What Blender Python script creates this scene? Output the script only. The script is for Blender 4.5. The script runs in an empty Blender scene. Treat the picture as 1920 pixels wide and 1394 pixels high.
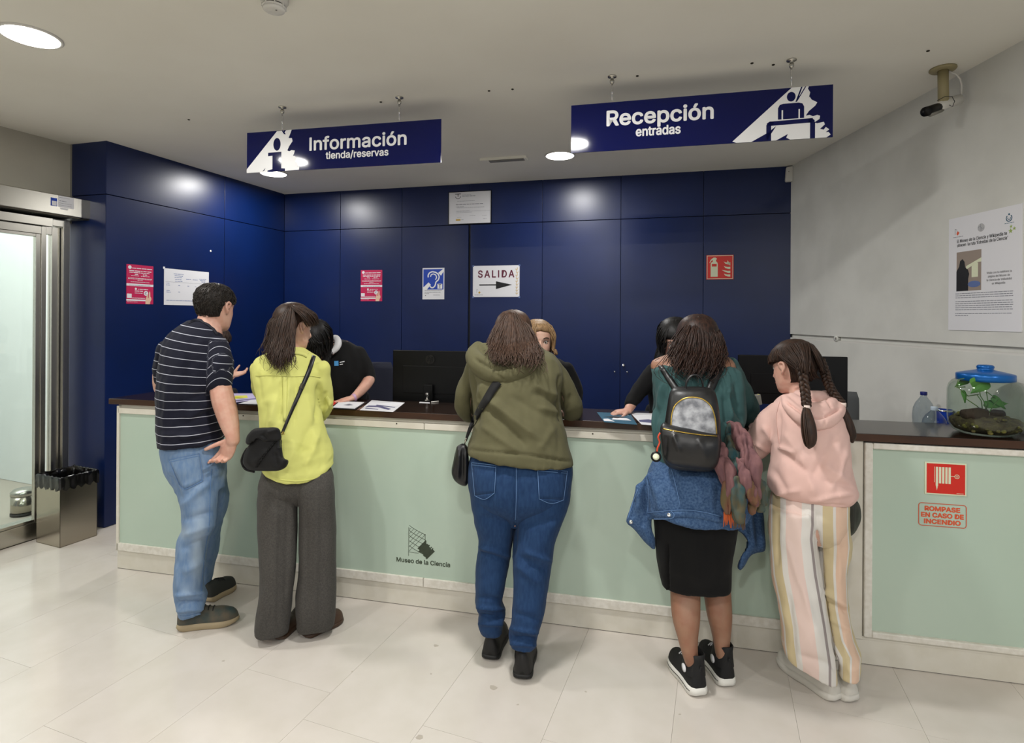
import bpy, bmesh, math, random
import numpy as np
from mathutils import Vector, Matrix
from mathutils.bvhtree import BVHTree

# ------------------------------------------------------------------ camera, world, lights, exposure
SC = bpy.context.scene
COL = SC.collection
F, ROLL, HOR, EYE = 1050.0, .006, 596.0, 1.6          # focal length in px of a 1920 px wide frame, roll, horizon row, eye height
cam_d = bpy.data.cameras.new('camera'); cam = bpy.data.objects.new('camera', cam_d); COL.objects.link(cam)
cam_d.sensor_width = 36.0; cam_d.lens = 36.0 * F / 1920
cam_d.shift_y = -(697 - HOR) / 1920.0
cam_d.clip_start = .05; cam_d.clip_end = 200
_c, _s = math.cos(ROLL), math.sin(ROLL)
cam.matrix_world = Matrix(((_c, -_s, 0, 0), (0, 0, -1, 0), (_s, _c, 0, EYE), (0, 0, 0, 1)))
SC.camera = cam

SC.view_settings.view_transform = 'Standard'; SC.view_settings.look = 'None'
SC.view_settings.gamma = 1.0; SC.view_settings.use_curve_mapping = False
SC.view_settings.exposure = 0.0
W = bpy.data.worlds.new('world'); SC.world = W; W.use_nodes = True
W.node_tree.nodes['Background'].inputs[0].default_value = (.82, .9, 1.0, 1)
W.node_tree.nodes['Background'].inputs[1].default_value = .43
HC = 2.91                                                # ceiling height

def area(name, loc, size, power, rgb=(1, 1, 1), rot=(0, 0, 0), shape='DISK', sy=None, spread=180):
    d = bpy.data.lights.new(name, 'AREA'); d.shape = shape; d.size = size
    if sy: d.size_y = sy
    d.energy = power; d.color = rgb; d.spread = math.radians(spread)
    o = bpy.data.objects.new(name, d); COL.objects.link(o); o.location = loc; o.rotation_euler = rot
    return o
LAMPS = [(-2.267, 2.627), (-2.191, 5.127), (.378, 4.507)]            # the three ceiling lamps in view
for i, (x, y) in enumerate(LAMPS):
    area('lamp_light', (x, y, HC - .02), .21, (24, 22, 22)[i], (1, .985, .955))
for x, y in [(-.04, 2.09), (-2.4, .2), (-.2, -.35), (2.0, -.9), (-2.5, -2.2), (-.4, -2.8), (1.9, -3.3)]:   # the same lamps over the hall behind the camera
    area('lamp_light', (x, y, HC - .02), .21, 35, (1, .985, .96))
area('porch_daylight', (-5.1, 4.0, 3.4), 2.6, 190, (1, .99, .96), (0, 0, 0), 'RECTANGLE', 4.0)

# ------------------------------------------------------------------ measuring helpers
def ray(px, py):
    du = (px - 960) / F; dv = (HOR - py) / F
    return Vector((du * _c - dv * _s, 1.0, du * _s + dv * _c))
EYEV = Vector((0, 0, EYE))
def at(px, py, Y): return EYEV + ray(px, py) * Y
def onz(px, py, z):
    r = ray(px, py); return EYEV + r * ((z - EYE) / r.z)
def onwall(px, py, P, Q):
    n = Vector((-(Q[1] - P[1]), Q[0] - P[0])); r = ray(px, py)
    t = (n.x * P[0] + n.y * P[1]) / (n.x * r.x + n.y * r.y); return EYEV + r * t
def topx(v):
    d = np.asarray(v) - np.array([0, 0, EYE]); d = d.reshape(-1, 3)
    a = d[:, 0] / d[:, 1]; b = d[:, 2] / d[:, 1]
    du = a * _c + b * _s; dv = -a * _s + b * _c
    return np.stack([960 + du * F, HOR - dv * F], 1)

# ------------------------------------------------------------------ materials
def lin(c):
    return tuple(((x / 255) / 12.92 if x / 255 <= .04045 else ((x / 255 + .055) / 1.055) ** 2.4) for x in c)
def mat(name, rgb, rough=.6, metal=0, spec=.5, bump=None, var=None, coat=0, emit=None, trans=0, alpha=1, stretch=None, sheen=0, attr=None):
    m = bpy.data.materials.new(name); m.use_nodes = True; nt = m.node_tree; N = nt.nodes; L = nt.links
    b = N['Principled BSDF']; col = (*lin(rgb), 1)
    b.inputs['Base Color'].default_value = col; b.inputs['Roughness'].default_value = rough
    b.inputs['Metallic'].default_value = metal; b.inputs['Specular IOR Level'].default_value = spec
    b.inputs['Coat Weight'].default_value = coat; b.inputs['Transmission Weight'].default_value = trans
    b.inputs['Alpha'].default_value = alpha
    if sheen: b.inputs['Sheen Weight'].default_value = sheen
    if emit: b.inputs['Emission Color'].default_value = (*lin(emit[0]), 1); b.inputs['Emission Strength'].default_value = emit[1]
    vec = None
    if bump or var:
        tc = N.new('ShaderNodeTexCoord'); mp = N.new('ShaderNodeMapping'); L.new(tc.outputs['Object'], mp.inputs[0]); vec = mp.outputs[0]
        if stretch: mp.inputs['Scale'].default_value = stretch
    if var:                                              # var = (scale, second colour, amount)
        n = N.new('ShaderNodeTexNoise'); n.inputs['Scale'].default_value = var[0]; n.inputs['Detail'].default_value = 5
        L.new(vec, n.inputs['Vector']); r = N.new('ShaderNodeValToRGB'); L.new(n.outputs[0], r.inputs[0])
        r.color_ramp.elements[0].position = .35; r.color_ramp.elements[1].position = .65
        r.color_ramp.elements[0].color = col
        a = var[2]; c2 = lin(var[1]); r.color_ramp.elements[1].color = tuple(col[i] * (1 - a) + c2[i] * a for i in range(3)) + (1,)
        L.new(r.outputs[0], b.inputs['Base Color'])
    if bump:                                             # bump = (scale, strength[, distance])
        n = N.new('ShaderNodeTexNoise'); n.inputs['Scale'].default_value = bump[0]; n.inputs['Detail'].default_value = 4
        L.new(vec, n.inputs['Vector']); bn = N.new('ShaderNodeBump'); bn.inputs['Strength'].default_value = bump[1]
        bn.inputs['Distance'].default_value = bump[2] if len(bump) > 2 else .002
        L.new(n.outputs[0], bn.inputs['Height']); L.new(bn.outputs[0], b.inputs['Normal'])
    return m
def base_socket(m):
    b = m.node_tree.nodes['Principled BSDF']; s = b.inputs['Base Color']
    return b, s
def attr_mix(m, attr, rgb, lo, hi, amount=1.0):
    """blend the base colour towards rgb where the surface attribute runs from lo to hi"""
    nt = m.node_tree; N = nt.nodes; L = nt.links; b, s = base_socket(m)
    a = N.new('ShaderNodeAttribute'); a.attribute_name = attr
    mr = N.new('ShaderNodeMapRange'); mr.inputs[1].default_value = lo; mr.inputs[2].default_value = hi; mr.inputs[4].default_value = amount
    L.new(a.outputs['Fac'], mr.inputs[0]); mx = N.new('ShaderNodeMix'); mx.data_type = 'RGBA'
    L.new(mr.outputs[0], mx.inputs[0])
    if s.is_linked: L.new(s.links[0].from_socket, mx.inputs[6])
    else: mx.inputs[6].default_value = s.default_value
    mx.inputs[7].default_value = (*lin(rgb), 1); L.new(mx.outputs[2], s)
    return m
def attr_ramp(m, attr, stops, scale=1.0):
    """hard-edged stripes: fract(attr * scale) through constant stops"""
    nt = m.node_tree; N = nt.nodes; L = nt.links; b, s = base_socket(m)
    a = N.new('ShaderNodeAttribute'); a.attribute_name = attr
    mu = N.new('ShaderNodeMath'); mu.operation = 'MULTIPLY'; mu.inputs[1].default_value = scale; L.new(a.outputs['Fac'], mu.inputs[0])
    fr = N.new('ShaderNodeMath'); fr.operation = 'FRACT'; L.new(mu.outputs[0], fr.inputs[0])
    r = N.new('ShaderNodeValToRGB'); r.color_ramp.interpolation = 'CONSTANT'; L.new(fr.outputs[0], r.inputs[0])
    e = r.color_ramp.elements
    while len(e) < len(stops): e.new(.5)
    for i, (p, c) in enumerate(stops): e[i].position = p; e[i].color = (*lin(c), 1)
    L.new(r.outputs[0], s); return m

M = {}
def glass_mat(name, tint=(255, 255, 255), refl=.12, rough=.0):
    m = bpy.data.materials.new(name); m.use_nodes = True; nt = m.node_tree; N = nt.nodes; L = nt.links; N.clear()
    o = N.new('ShaderNodeOutputMaterial'); t = N.new('ShaderNodeBsdfTransparent'); t.inputs[0].default_value = (*lin(tint), 1)
    g = N.new('ShaderNodeBsdfGlossy'); g.inputs['Roughness'].default_value = rough
    lw = N.new('ShaderNodeLayerWeight'); lw.inputs[0].default_value = .5; pw = N.new('ShaderNodeMath'); pw.operation = 'POWER'; pw.inputs[1].default_value = 3.5; L.new(lw.outputs['Facing'], pw.inputs[0])
    ad = N.new('ShaderNodeMath'); ad.operation = 'MULTIPLY_ADD'; ad.inputs[1].default_value = .7; ad.inputs[2].default_value = .045; L.new(pw.outputs[0], ad.inputs[0])
    mx = N.new('ShaderNodeMixShader'); L.new(ad.outputs[0], mx.inputs[0]); L.new(t.outputs[0], mx.inputs[1]); L.new(g.outputs[0], mx.inputs[2])
    L.new(mx.outputs[0], o.inputs[0]); return m

# ------------------------------------------------------------------ mesh builders
class MB:
    def __init__(s): s.v = []; s.f = []
    def add(s, vs, fs):
        k = len(s.v); s.v += [tuple(v) for v in vs]; s.f += [tuple(i + k for i in f) for f in fs]; return s
    def box(s, a, b):
        x0, y0, z0 = a; x1, y1, z1 = b
        return s.add([(x0, y0, z0), (x1, y0, z0), (x1, y1, z0), (x0, y1, z0), (x0, y0, z1), (x1, y0, z1), (x1, y1, z1), (x0, y1, z1)],
                     [(3, 2, 1, 0), (4, 5, 6, 7), (0, 1, 5, 4), (1, 2, 6, 5), (2, 3, 7, 6), (3, 0, 4, 7)])
    def obox(s, o, u, v, w):                              # corner + three edge vectors
        o, u, v, w = map(Vector, (o, u, v, w))
        if u.cross(v).dot(w) < 0: u, v = v, u
        p = [o, o + u, o + u + v, o + v]; p += [q + w for q in p]
        return s.add(p, [(3, 2, 1, 0), (4, 5, 6, 7), (0, 1, 5, 4), (1, 2, 6, 5), (2, 3, 7, 6), (3, 0, 4, 7)])
    def prism(s, pts, w):                                 # planar polygon extruded by w
        pts = [Vector(p) for p in pts]; w = Vector(w); n = len(pts)
        nm = sum(((pts[i]).cross(pts[(i + 1) % n]) for i in range(n)), Vector())
        if nm.dot(w) < 0: pts = pts[::-1]
        return s.add(pts + [p + w for p in pts], [tuple(range(n))[::-1], tuple(range(n, 2 * n))] + [(i, (i + 1) % n, (i + 1) % n + n, i + n) for i in range(n)])
    def rings(s, R, cap=True):
        n = len(R[0]); k = len(s.v)
        for r in R: s.v += [tuple(p) for p in r]
        for i in range(len(R) - 1):
            for j in range(n):
                a = k + i * n + j; b = k + i * n + (j + 1) % n; s.f.append((a, b, b + n, a + n))
        if cap:
            for i, flip in ((0, True), (len(R) - 1, False)):
                c = len(s.v); s.v.append(tuple(sum((Vector(p) for p in R[i]), Vector()) / n))
                for j in range(n):
                    a = k + i * n + j; b = k + i * n + (j + 1) % n
                    s.f.append((b, a, c) if flip else (a, b, c))
        return s
    def lathe(s, c, prof, n=32, cap=True, axis=(0, 0, 1)):
        c = Vector(c); ax = Vector(axis).normalized(); q = Vector((0, 0, 1)).rotation_difference(ax)
        R = [[c + q @ Vector((r * math.cos(2 * math.pi * j / n), r * math.sin(2 * math.pi * j / n), z)) for j in range(n)] for r, z in prof]
        return s.rings(R, cap)
    def tube(s, P, r, n=8, cap=True, flat=None, up=None):
        P = [Vector(p) for p in P]; m = len(P); rr = r if hasattr(r, '__len__') else [r] * m; R = []
        t0 = (P[1] - P[0]).normalized(); u = Vector(up) if up else (Vector((0, 0, 1)) if abs(t0.z) < .9 else Vector((1, 0, 0)))
        for i in range(m):
            t = (P[min(i + 1, m - 1)] - P[max(i - 1, 0)])
            if t.length < 1e-9: t = t0.copy()
            t.normalize(); u = (u - t * u.dot(t))
            if u.length < 1e-6: u = t.orthogonal()
            u.normalize(); w = t.cross(u)
            fu = 1 if flat is None else flat
            R.append([P[i] + (u * math.cos(2 * math.pi * j / n) * fu + w * math.sin(2 * math.pi * j / n)) * rr[i] for j in range(n)])
        return s.rings(R, cap)
    def ball(s, c, r, n=12, m=8):
        c = Vector(c); r = Vector(r) if hasattr(r, '__len__') else Vector((r, r, r)); R = []
        for i in range(1, m):
            a = math.pi * i / m
            R.append([c + Vector((r.x * math.sin(a) * math.cos(2 * math.pi * j / n), r.y * math.sin(a) * math.sin(2 * math.pi * j / n), -r.z * math.cos(a))) for j in range(n)])
        s.rings(R, False); k = len(s.v) - (m - 1) * n
        s.v += [tuple(c - Vector((0, 0, r.z))), tuple(c + Vector((0, 0, r.z)))]; a = len(s.v) - 2
        for j in range(n): s.f.append((k + (j + 1) % n, k + j, a)); s.f.append((k + (m - 2) * n + j, k + (m - 2) * n + (j + 1) % n, a + 1))
        return s
    def xf(s, Mx):
        s.v = [tuple(Mx @ Vector(v)) for v in s.v]; return s
    def mesh(s, name='m', origin=None):
        me = bpy.data.meshes.new(name); o = Vector(origin) if origin else Vector()
        me.from_pydata([tuple(Vector(v) - o) for v in s.v], [], s.f); me.update(); return me

def tag(o, label=None, cat=None, group=None, kind=None):
    if label: o['label'] = label
    if cat: o['category'] = cat
    if group: o['group'] = group
    if kind: o['kind'] = kind
    return o
def link(name, me, m, parent=None, smooth=False, origin=None):
    o = bpy.data.objects.new(name, me); COL.objects.link(o)
    if m is not None:
        me.materials.clear(); me.materials.append(M[m] if isinstance(m, str) else m)
    if smooth: me.polygons.foreach_set('use_smooth', [True] * len(me.polygons))
    if origin: o.location = origin
    if parent:
        o.parent = parent; o.matrix_parent_inverse = Matrix()
        if origin is None: o.location = -wloc(parent)
        else: o.location = Vector(origin) - wloc(parent)
    return o
def wloc(o):
    l = o.location.copy()
    while o.parent: o = o.parent; l += o.location
    return l
def obj(name, mb, m, parent=None, smooth=False, origin=None, bevel=0, label=None):
    me = mb.mesh(name, origin) if isinstance(mb, MB) else mb
    if bevel:
        bm = bmesh.new(); bm.from_mesh(me)
        bmesh.ops.bevel(bm, geom=[e for e in bm.edges if len(e.link_faces) == 2 and e.calc_face_angle(0) > .6], offset=bevel, segments=2, affect='EDGES', profile=.5)
        bm.to_mesh(me); bm.free()
    o = link(name, me, m, parent, smooth, origin)
    if label: o['label'] = label
    if name in PRINT: o['kind'] = 'stuff'
    return o
PRINT = {'print_lines', 'white_fields', 'dark_print', 'print', 'photo_wall', 'stars', 'drawn_twig', 'emblem_figure', 'lettering', 'logo_net', 'logo_block', 'hose_pictogram', 'sticker_print', 'pictogram', 'arm_line'}
def empty(name, loc, label=None, cat=None, group=None, kind=None):
    o = bpy.data.objects.new(name, None); COL.objects.link(o); o.location = loc; o.empty_display_size = .1
    return tag(o, label, cat, group, kind)
def remesh(mb, voxel, smooth=3, fac=.5):
    me = mb.mesh('t') if isinstance(mb, MB) else mb
    o = bpy.data.objects.new('t', me); COL.objects.link(o)
    r = o.modifiers.new('r', 'REMESH'); r.mode = 'VOXEL'; r.voxel_size = voxel
    if smooth: s = o.modifiers.new('s', 'SMOOTH'); s.iterations = smooth; s.factor = fac
    dg = bpy.context.evaluated_depsgraph_get(); new = bpy.data.meshes.new_from_object(o.evaluated_get(dg))
    bpy.data.objects.remove(o); bpy.data.meshes.remove(me)
    return new
class Fr:
    """frame on a flat thing: origin, u (right), v (up), n (towards the viewer side)"""
    def __init__(s, o, u, v, n): s.o, s.u, s.v, s.n = Vector(o), Vector(u).normalized(), Vector(v).normalized(), Vector(n).normalized()
    def p(s, a, b, c=0): return s.o + s.u * a + s.v * b + s.n * c
    def box(s, mb, a0, a1, b0, b1, c0, c1): return mb.obox(s.p(a0, b0, c0), s.u * (a1 - a0), s.v * (b1 - b0), s.n * (c1 - c0))
    def poly(s, mb, pts, c0, th=.0006): return mb.prism([s.p(a, b, c0) for a, b in pts], s.n * th)
    def line(s, mb, pts, w, c0, th=.0006):
        for (a, b), (c, d) in zip(pts, pts[1:]):
            t = Vector((c - a, d - b)); 
            if t.length < 1e-7: continue
            t.normalize(); q = Vector((-t.y, t.x)) * w / 2
            s.poly(mb, [(a + q.x, b + q.y), (c + q.x, d + q.y), (c - q.x, d - q.y), (a - q.x, b - q.y)], c0, th)
        return mb
def arc(cx, cy, r, a0, a1, n=16, ry=None):
    ry = r if ry is None else ry
    return [(cx + r * math.cos(math.radians(a0 + (a1 - a0) * i / n)), cy + ry * math.sin(math.radians(a0 + (a1 - a0) * i / n))) for i in range(n + 1)]
FONT = None
try: FONT = bpy.data.fonts.load(bpy.utils.system_resource('DATAFILES', path='fonts') + '/Inter.woff2')
except Exception: FONT = None
CAPK = 1.0
def text(fr, body, a, b, size, c0, bold=0, align='LEFT', width=None, th=.0004, track=1.0):
    cu = bpy.data.curves.new('t', 'FONT'); cu.body = body.replace('I', '\u0399'); cu.font = FONT or cu.font; cu.size = size * CAPK; cu.align_x = align; cu.space_character = track; cu.extrude = th / 2
    cu.resolution_u = 3; o = bpy.data.objects.new('t', cu); COL.objects.link(o)
    dg = bpy.context.evaluated_depsgraph_get(); me = bpy.data.meshes.new_from_object(o.evaluated_get(dg)); bpy.data.objects.remove(o); bpy.data.curves.remove(cu)
    xs = [v.co.x for v in me.vertices] or [0]; w = max(xs) - min(xs); k = 1 if not width or w < 1e-6 else width / w; x0 = min(xs) if align == 'LEFT' else 0
    mb = MB(); fs = [tuple(p.vertices) for p in me.polygons]
    for i in range(9 if bold else 1):                     # heavier weight: the same outline stroked round by `bold`
        dx, dy = (bold * size * math.cos(i * math.pi / 4), bold * size * math.sin(i * math.pi / 4)) if i else (0, 0)
        mb.add([fr.p(a + (v.co.x - x0) * k + dx, b + v.co.y + dy, c0 + v.co.z + i * .00002) for v in me.vertices], fs)
    bpy.data.meshes.remove(me); return mb
_t = text(Fr((0, 0, 0), (1, 0, 0), (0, 1, 0), (0, 0, 1)), 'H', 0, 0, 1.0, 0); CAPK = .72 / max(v[1] for v in _t.v)   # capitals come out .72 of the given size
def words(fr, mb, a0, a1, b, h, c0, rnd, fill=.8):
    """a line of print too small to read: one bar per word"""
    x = a0
    while x < a1 - h:
        w = min(rnd.uniform(1.2, 5) * h, a1 - x); fr.box(mb, x, x + w, b, b + h * .62, c0, c0 + .0004); x += w + h * .55
    return mb
def merge(a, b): a.add(b.v, b.f); return a
# ------------------------------------------------------------------ materials of the place
M['ceiling'] = mat('ceiling', (236, 234, 224), .85, bump=(60, .12, .002), var=(1.2, (229, 226, 215), .8))
M['concrete'] = mat('concrete', (212, 212, 206), .8, bump=(22, .25, .003), var=(3.5, (200, 200, 194), .8))
M['beige_wall'] = mat('beige_wall', (176, 172, 158), .8, bump=(30, .2, .002), var=(3, (166, 161, 148), .8))
M['blue'] = mat('blue', (2, 27, 78), .34, spec=.5, bump=(240, .05, .0006), var=(2.5, (3, 24, 66), .6))
M['blue_dark'] = mat('blue_dark', (4, 8, 24), .6)
M['stone'] = mat('stone', (209, 202, 194), .13, spec=.5, bump=(7, .03, .002), var=(5, (201, 194, 184), .8))
M['grout'] = mat('grout', (176, 168, 156), .7)
M['steel'] = mat('steel', (188, 185, 176), .26, 1, bump=(300, .04, .0003), stretch=(1, 1, .02))
M['steel_dark'] = mat('steel_dark', (70, 66, 58), .3, 1)
M['steel_brushed'] = mat('steel_brushed', (176, 170, 156), .2, 1, bump=(200, .08, .0004), stretch=(1, 1, .03))
M['rubber'] = mat('rubber', (14, 14, 15), .6)
M['clear'] = glass_mat('clear', (250, 253, 252))
M['porch_wall'] = mat('porch_wall', (226, 230, 228), .8, bump=(30, .1, .002))
M['cream'] = mat('cream', (218, 213, 200), .42, bump=(40, .08, .001), var=(14, (208, 202, 186), .6))
M['cream_chip'] = mat('cream_chip', (228, 224, 214), .42, bump=(90, .25, .0015), var=(40, (208, 202, 188), .7))
M['frost'] = mat('frost', (184, 200, 184), .26, spec=.5, var=(1.3, (176, 196, 180), .8))
M['wood'] = mat('wood', (40, 27, 20), .16, bump=(60, .1, .0006), var=(9, (28, 18, 14), .9), stretch=(.15, 1, 1))
M['wood_edge'] = mat('wood_edge', (68, 40, 20), .3, var=(14, (44, 26, 14), .9), stretch=(.1, 1, 1))
M['sign_blue'] = mat('sign_blue', (3, 12, 72), .07, spec=.3)
M['white_print'] = mat('white_print', (232, 232, 232), .35)
M['paper'] = mat('paper', (222, 222, 226), .5)
M['black_print'] = mat('black_print', (18, 18, 22), .5)
M['grey_print'] = mat('grey_print', (120, 122, 132), .5)
M['blue_print'] = mat('blue_print', (90, 110, 160), .5)
M['wine_print'] = mat('wine_print', (96, 26, 52), .5)
M['pink_sheet'] = mat('pink_sheet', (190, 36, 84), .4)
M['skin_print'] = mat('skin_print', (222, 186, 160), .5)
M['pict_blue'] = mat('pict_blue', (18, 62, 168), .4)
M['red_sign'] = mat('red_sign', (206, 38, 24), .35)
M['glow_print'] = mat('glow_print', (216, 220, 190), .5)
M['orange_print'] = mat('orange_print', (212, 84, 44), .5)
M['gold_print'] = mat('gold_print', (196, 160, 70), .5)
M['green_print'] = mat('green_print', (150, 170, 90), .5)
M['teal_print'] = mat('teal_print', (20, 84, 110), .5)
M['logo_print'] = mat('logo_print', (56, 66, 50), .5)
M['lamp'] = mat('lamp', (255, 255, 255), .4, emit=((255, 250, 242), 9))
M['plastic_white'] = mat('plastic_white', (212, 210, 204), .4)
M['plastic_grey'] = mat('plastic_grey', (130, 128, 120), .5)
M['black_plastic'] = mat('black_plastic', (8, 8, 9), .38, spec=.25, bump=(300, .1, .0004))
M['black_matte'] = mat('black_matte', (12, 12, 13), .7)
M['chrome'] = mat('chrome', (210, 210, 212), .08, 1)

# ------------------------------------------------------------------ the room
BL, BR = Vector((-2.445, 6.004, 0)), Vector((2.382, 4.785, 0))
L0, L1 = Vector((-3.05, 4.2, 0)), Vector((-2.445, 6.004, 0))
K0 = Vector((-3.4, 4.30, 0))                                          # left end of the column face
Z = Vector((0, 0, 1))
def wallframe(P, Q):
    u = (Q - P).normalized(); n = Z.cross(u)
    if n.y > 0 and abs(n.y) > .3 or (abs(n.y) <= .3 and n.dot(Vector((0, 2, 0)) - P) < 0): n = -n
    return Fr(P, u, Z, n)
FB = wallframe(BL, BR); FL = wallframe(L0, L1); FK = wallframe(K0, L0)
if FL.n.x < 0: FL.n = -FL.n
wl = (BR - BL).length; ll = (L1 - L0).length; kl = (L0 - K0).length
wb = MB(); FB.box(wb, -.15, wl + .1, 0, HC, -.12, -.019)
wall_back = tag(obj('wall_back', wb, 'blue_dark'), kind='structure')
wb = MB(); FL.box(wb, .03, ll + .15, 0, HC, -.12, -.019); FK.box(wb, -.0, kl - .02, 0, HC, -.12, -.019)
wall_left = tag(obj('wall_left', wb, 'blue_dark'), kind='structure')
def panels(fr, js, parent, gaps=None):
    for i in range(len(js) - 1):
        g = .002; g1 = gaps.get(i + 1, g) if gaps else g; g0 = gaps.get(i, g) if gaps else g
        for b0, b1 in ((0.004, 2.507), (2.513, HC)):
            m = MB(); a0 = js[i] + (g0 if b0 < 1 else g); a1 = js[i + 1] - (g1 if b0 < 1 else g)
            o = fr.p(a0, b0, 0); fr.box(m, a0, a1, b0, b1, -.018, 0); obj('panel', m, 'blue', parent, bevel=.0012)
panels(FB, [0, .67, 1.367, 2.085, 2.815, 3.546, 4.266, wl], wall_back, {3: .012})
panels(FL, [0, 1.104, ll], wall_left); panels(FK, [0, kl], wall_left)

for px_, py_, r_ in ((1152.5, 697, .008), (1169, 685, .013), (1176, 697.5, .008)):
    p_ = onwall(px_, py_, BL, BR); q = MB(); q.lathe(p_, [(r_ * .5, 0), (r_ * .5, .008), (r_, .010), (r_, .016), (r_ * .6, .02), (0, .021)], 14, axis=FB.n); obj('cupboard_knob', q, 'chrome', wall_back, True)
p_ = onwall(395, 471, L0, L1); q = MB(); q.lathe(p_, [(.010, 0), (.008, .0012), (0, .0013)], 7, axis=FL.n); obj('paint_chip', q, 'plastic_white', wall_left)
# right wall, cast concrete with a shadow groove
XR = 2.378
wr = MB(); wr.box((XR, 2.0, 1.476), (XR + .2, 5.1, HC)); wr.box((XR, 2.0, 0), (XR + .2, 5.1, 1.436)); wr.box((XR + .022, 2.0, 1.43), (XR + .2, 5.1, 1.48))
wall_right = tag(obj('wall_right', wr, 'concrete'), kind='structure')
m = MB(); m.box((XR + .004, 2.0, 1.436), (XR + .02, 4.86, 1.447)); obj('groove_strip', m, 'plastic_white', wall_right)
m = MB(); m.tube([(XR + .02, 4.106, 1.46), (XR - .008, 4.106, 1.46)], .02, 14); obj('formwork_plug', m, 'concrete', wall_right, True)
m = MB(); m.tube([(XR, 4.096, 1.462), (XR - .0095, 4.096, 1.462)], .009, 10); obj('plug_hole', m, 'plastic_grey', wall_right, True)
# wall above the entrance door
dE = Vector((.3665, .930, 0)).normalized(); nE = Vector((.930, -.3665, 0)).normalized()     # along the entrance wall, into the room
FE = Fr(K0, dE, Z, nE)
m = MB(); FE.box(m, -6.5, 0, 2.30, HC, -.2, 0); FE.box(m, -6.5, -2.6, 0, 2.30, -.2, 0)
wall_ent = tag(obj('wall_entrance', m, 'beige_wall'), kind='structure')
m = MB(); FE.box(m, .0, .012, 2.3, HC, 0, .02); obj('corner_bead', m, 'plastic_grey', wall_ent)
m = MB(); m.prism([(-9, -7, HC), (2.6, -7, HC), (2.6, 5.2, HC), (-2.4, 6.3, HC), (-3.2, 5.0, HC), (-3.62, 4.38, HC), (-7.6, -6, HC)], (0, 0, .25))
ceiling = tag(obj('ceiling', m, 'ceiling'), kind='structure')
for x, y in [(354, 224), (714, 191), (917, 170), (961, 167), (1195, 142), (1450, 121), (1740, 95), (1410, 118)]:
    p = onz(x, y, HC); q = MB(); q.lathe(p, [(.0075, 0), (.0075, -.004), (.004, -.006)], 10); obj('ceiling_screw', q, 'steel_dark', ceiling, True)
# floor: stone tiles laid in a running bond, slightly open joints
m = MB(); m.prism([(-9, -7, -.003), (4, -7, -.003), (4, 7.5, -.003), (-9, 7.5, -.003)], (0, 0, -.12))
floor = tag(obj('floor', m, 'grout'), kind='structure')
td = Vector((.3475, .9377, 0)); tn = Vector((.9377, -.3475, 0)); TW, TL = .459, .92
rnd = random.Random(4)
tm = MB(); tm.obox(-tn * (TW / 2 - .0005) - td * (TL / 2 - .0005) + Vector((0, 0, -.02)), tn * (TW - .001), td * (TL - .001), (0, 0, .02)); tme = tm.mesh('tile')
for i in range(-12, 13):
    off = {-1: 1.966, 0: 1.80}.get(i, rnd.uniform(0, TL))
    for j in range(-6, 9):
        c = tn * (-1.540 + TW * (i + .5)) + td * (off + TL * (j - 1 + .5))
        if -4.0 < c.x < 2.7 and .2 < c.y < 5.9 and FE.n.dot(c - FE.o) > .1:
            o = link('tile', tme, 'stone', floor, origin=(c.x, c.y, 0)); o.rotation_euler = (0, 0, 0)
for x, y, s in [(1098, 795 * .5 + 900, .006), (419, 1240, .007), (808, 1264, .006), (660, 1260, .005), (924, 1290, .02), (787, 1382, .016), (1635 * .5, 1211, .012), (1275, 1340, .006), (971, 1322, .006)]:
    p = onz(x, y, .0003); q = MB(); rr = [s * rnd.uniform(.6, 1.2) for _ in range(9)]
    q.prism([p + Vector((rr[k] * math.cos(k * .7), rr[k] * .8 * math.sin(k * .7), 0)) for k in range(9)], (0, 0, .0004)); obj('floor_mark', q, 'grout', floor)
# beyond the glass door: a bright porch
m = MB(); FE.box(m, -7, 3, -.15, 4.2, -2.2, -2.0); FE.box(m, -7, 3, -.02, .16, -2.0, -1.97); FE.box(m, .5, .6, 0, 4, -2.0, -.2)
wall_porch = tag(obj('wall_porch', m, 'porch_wall'), kind='structure')

# ------------------------------------------------------------------ entrance door
FD = Fr(Vector((-3.393, 4.055, 0)), dE, Z, nE)
door = tag(empty('door_1', FD.o, kind='structure'), None)
def dpart(name, ms, mt, bev=.002, **k):
    q = MB()
    for a in ms: FD.box(q, *a)
    return obj(name, q, mt, door, bevel=bev, **k)
def pframe(name, a0, a1, b0, b1, c0, c1, w, wt, wbm, mt='steel'):
    for nm, bx in (('stile', (a0, a0 + w, b0, b1, c0, c1)), ('stile', (a1 - w, a1, b0, b1, c0, c1)), ('top_rail', (a0 + w, a1 - w, b1 - wt, b1, c0, c1)), ('bottom_rail', (a0 + w, a1 - w, b0, b0 + wbm, c0, c1))):
        dpart(name + '_' + nm, [bx], mt)
dpart('jamb', [(.127, .172, .0, 2.31, -.10, .0)], 'steel'); dpart('lintel', [(-2.4, .127, 2.255, 2.31, -.10, 0)], 'steel')
pframe('fixed_leaf', -1.0, .124, .004, 2.25, -.085, -.035, .052, .06, .13)
pframe('sliding_leaf', -1.36, .0, .006, 2.235, -.02, .03, .031, .055, .115)
pframe('glazing_bead', -1.329, -.031, .122, 2.18, -.012, .022, .03, .022, .02, 'steel')
dpart('guide_rail', [(-2.4, .03, 2.24, 2.30, .0, .05)], 'steel')
dpart('threshold', [(-2.4, .17, 0, .004, -.1, .03)], 'steel_dark')
dpart('seal', [(.0, .004, .01, 2.235, -.02, .02)], 'rubber', 0); dpart('seal', [(.1235, .127, .01, 2.25, -.08, -.03)], 'rubber', 0)
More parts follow.
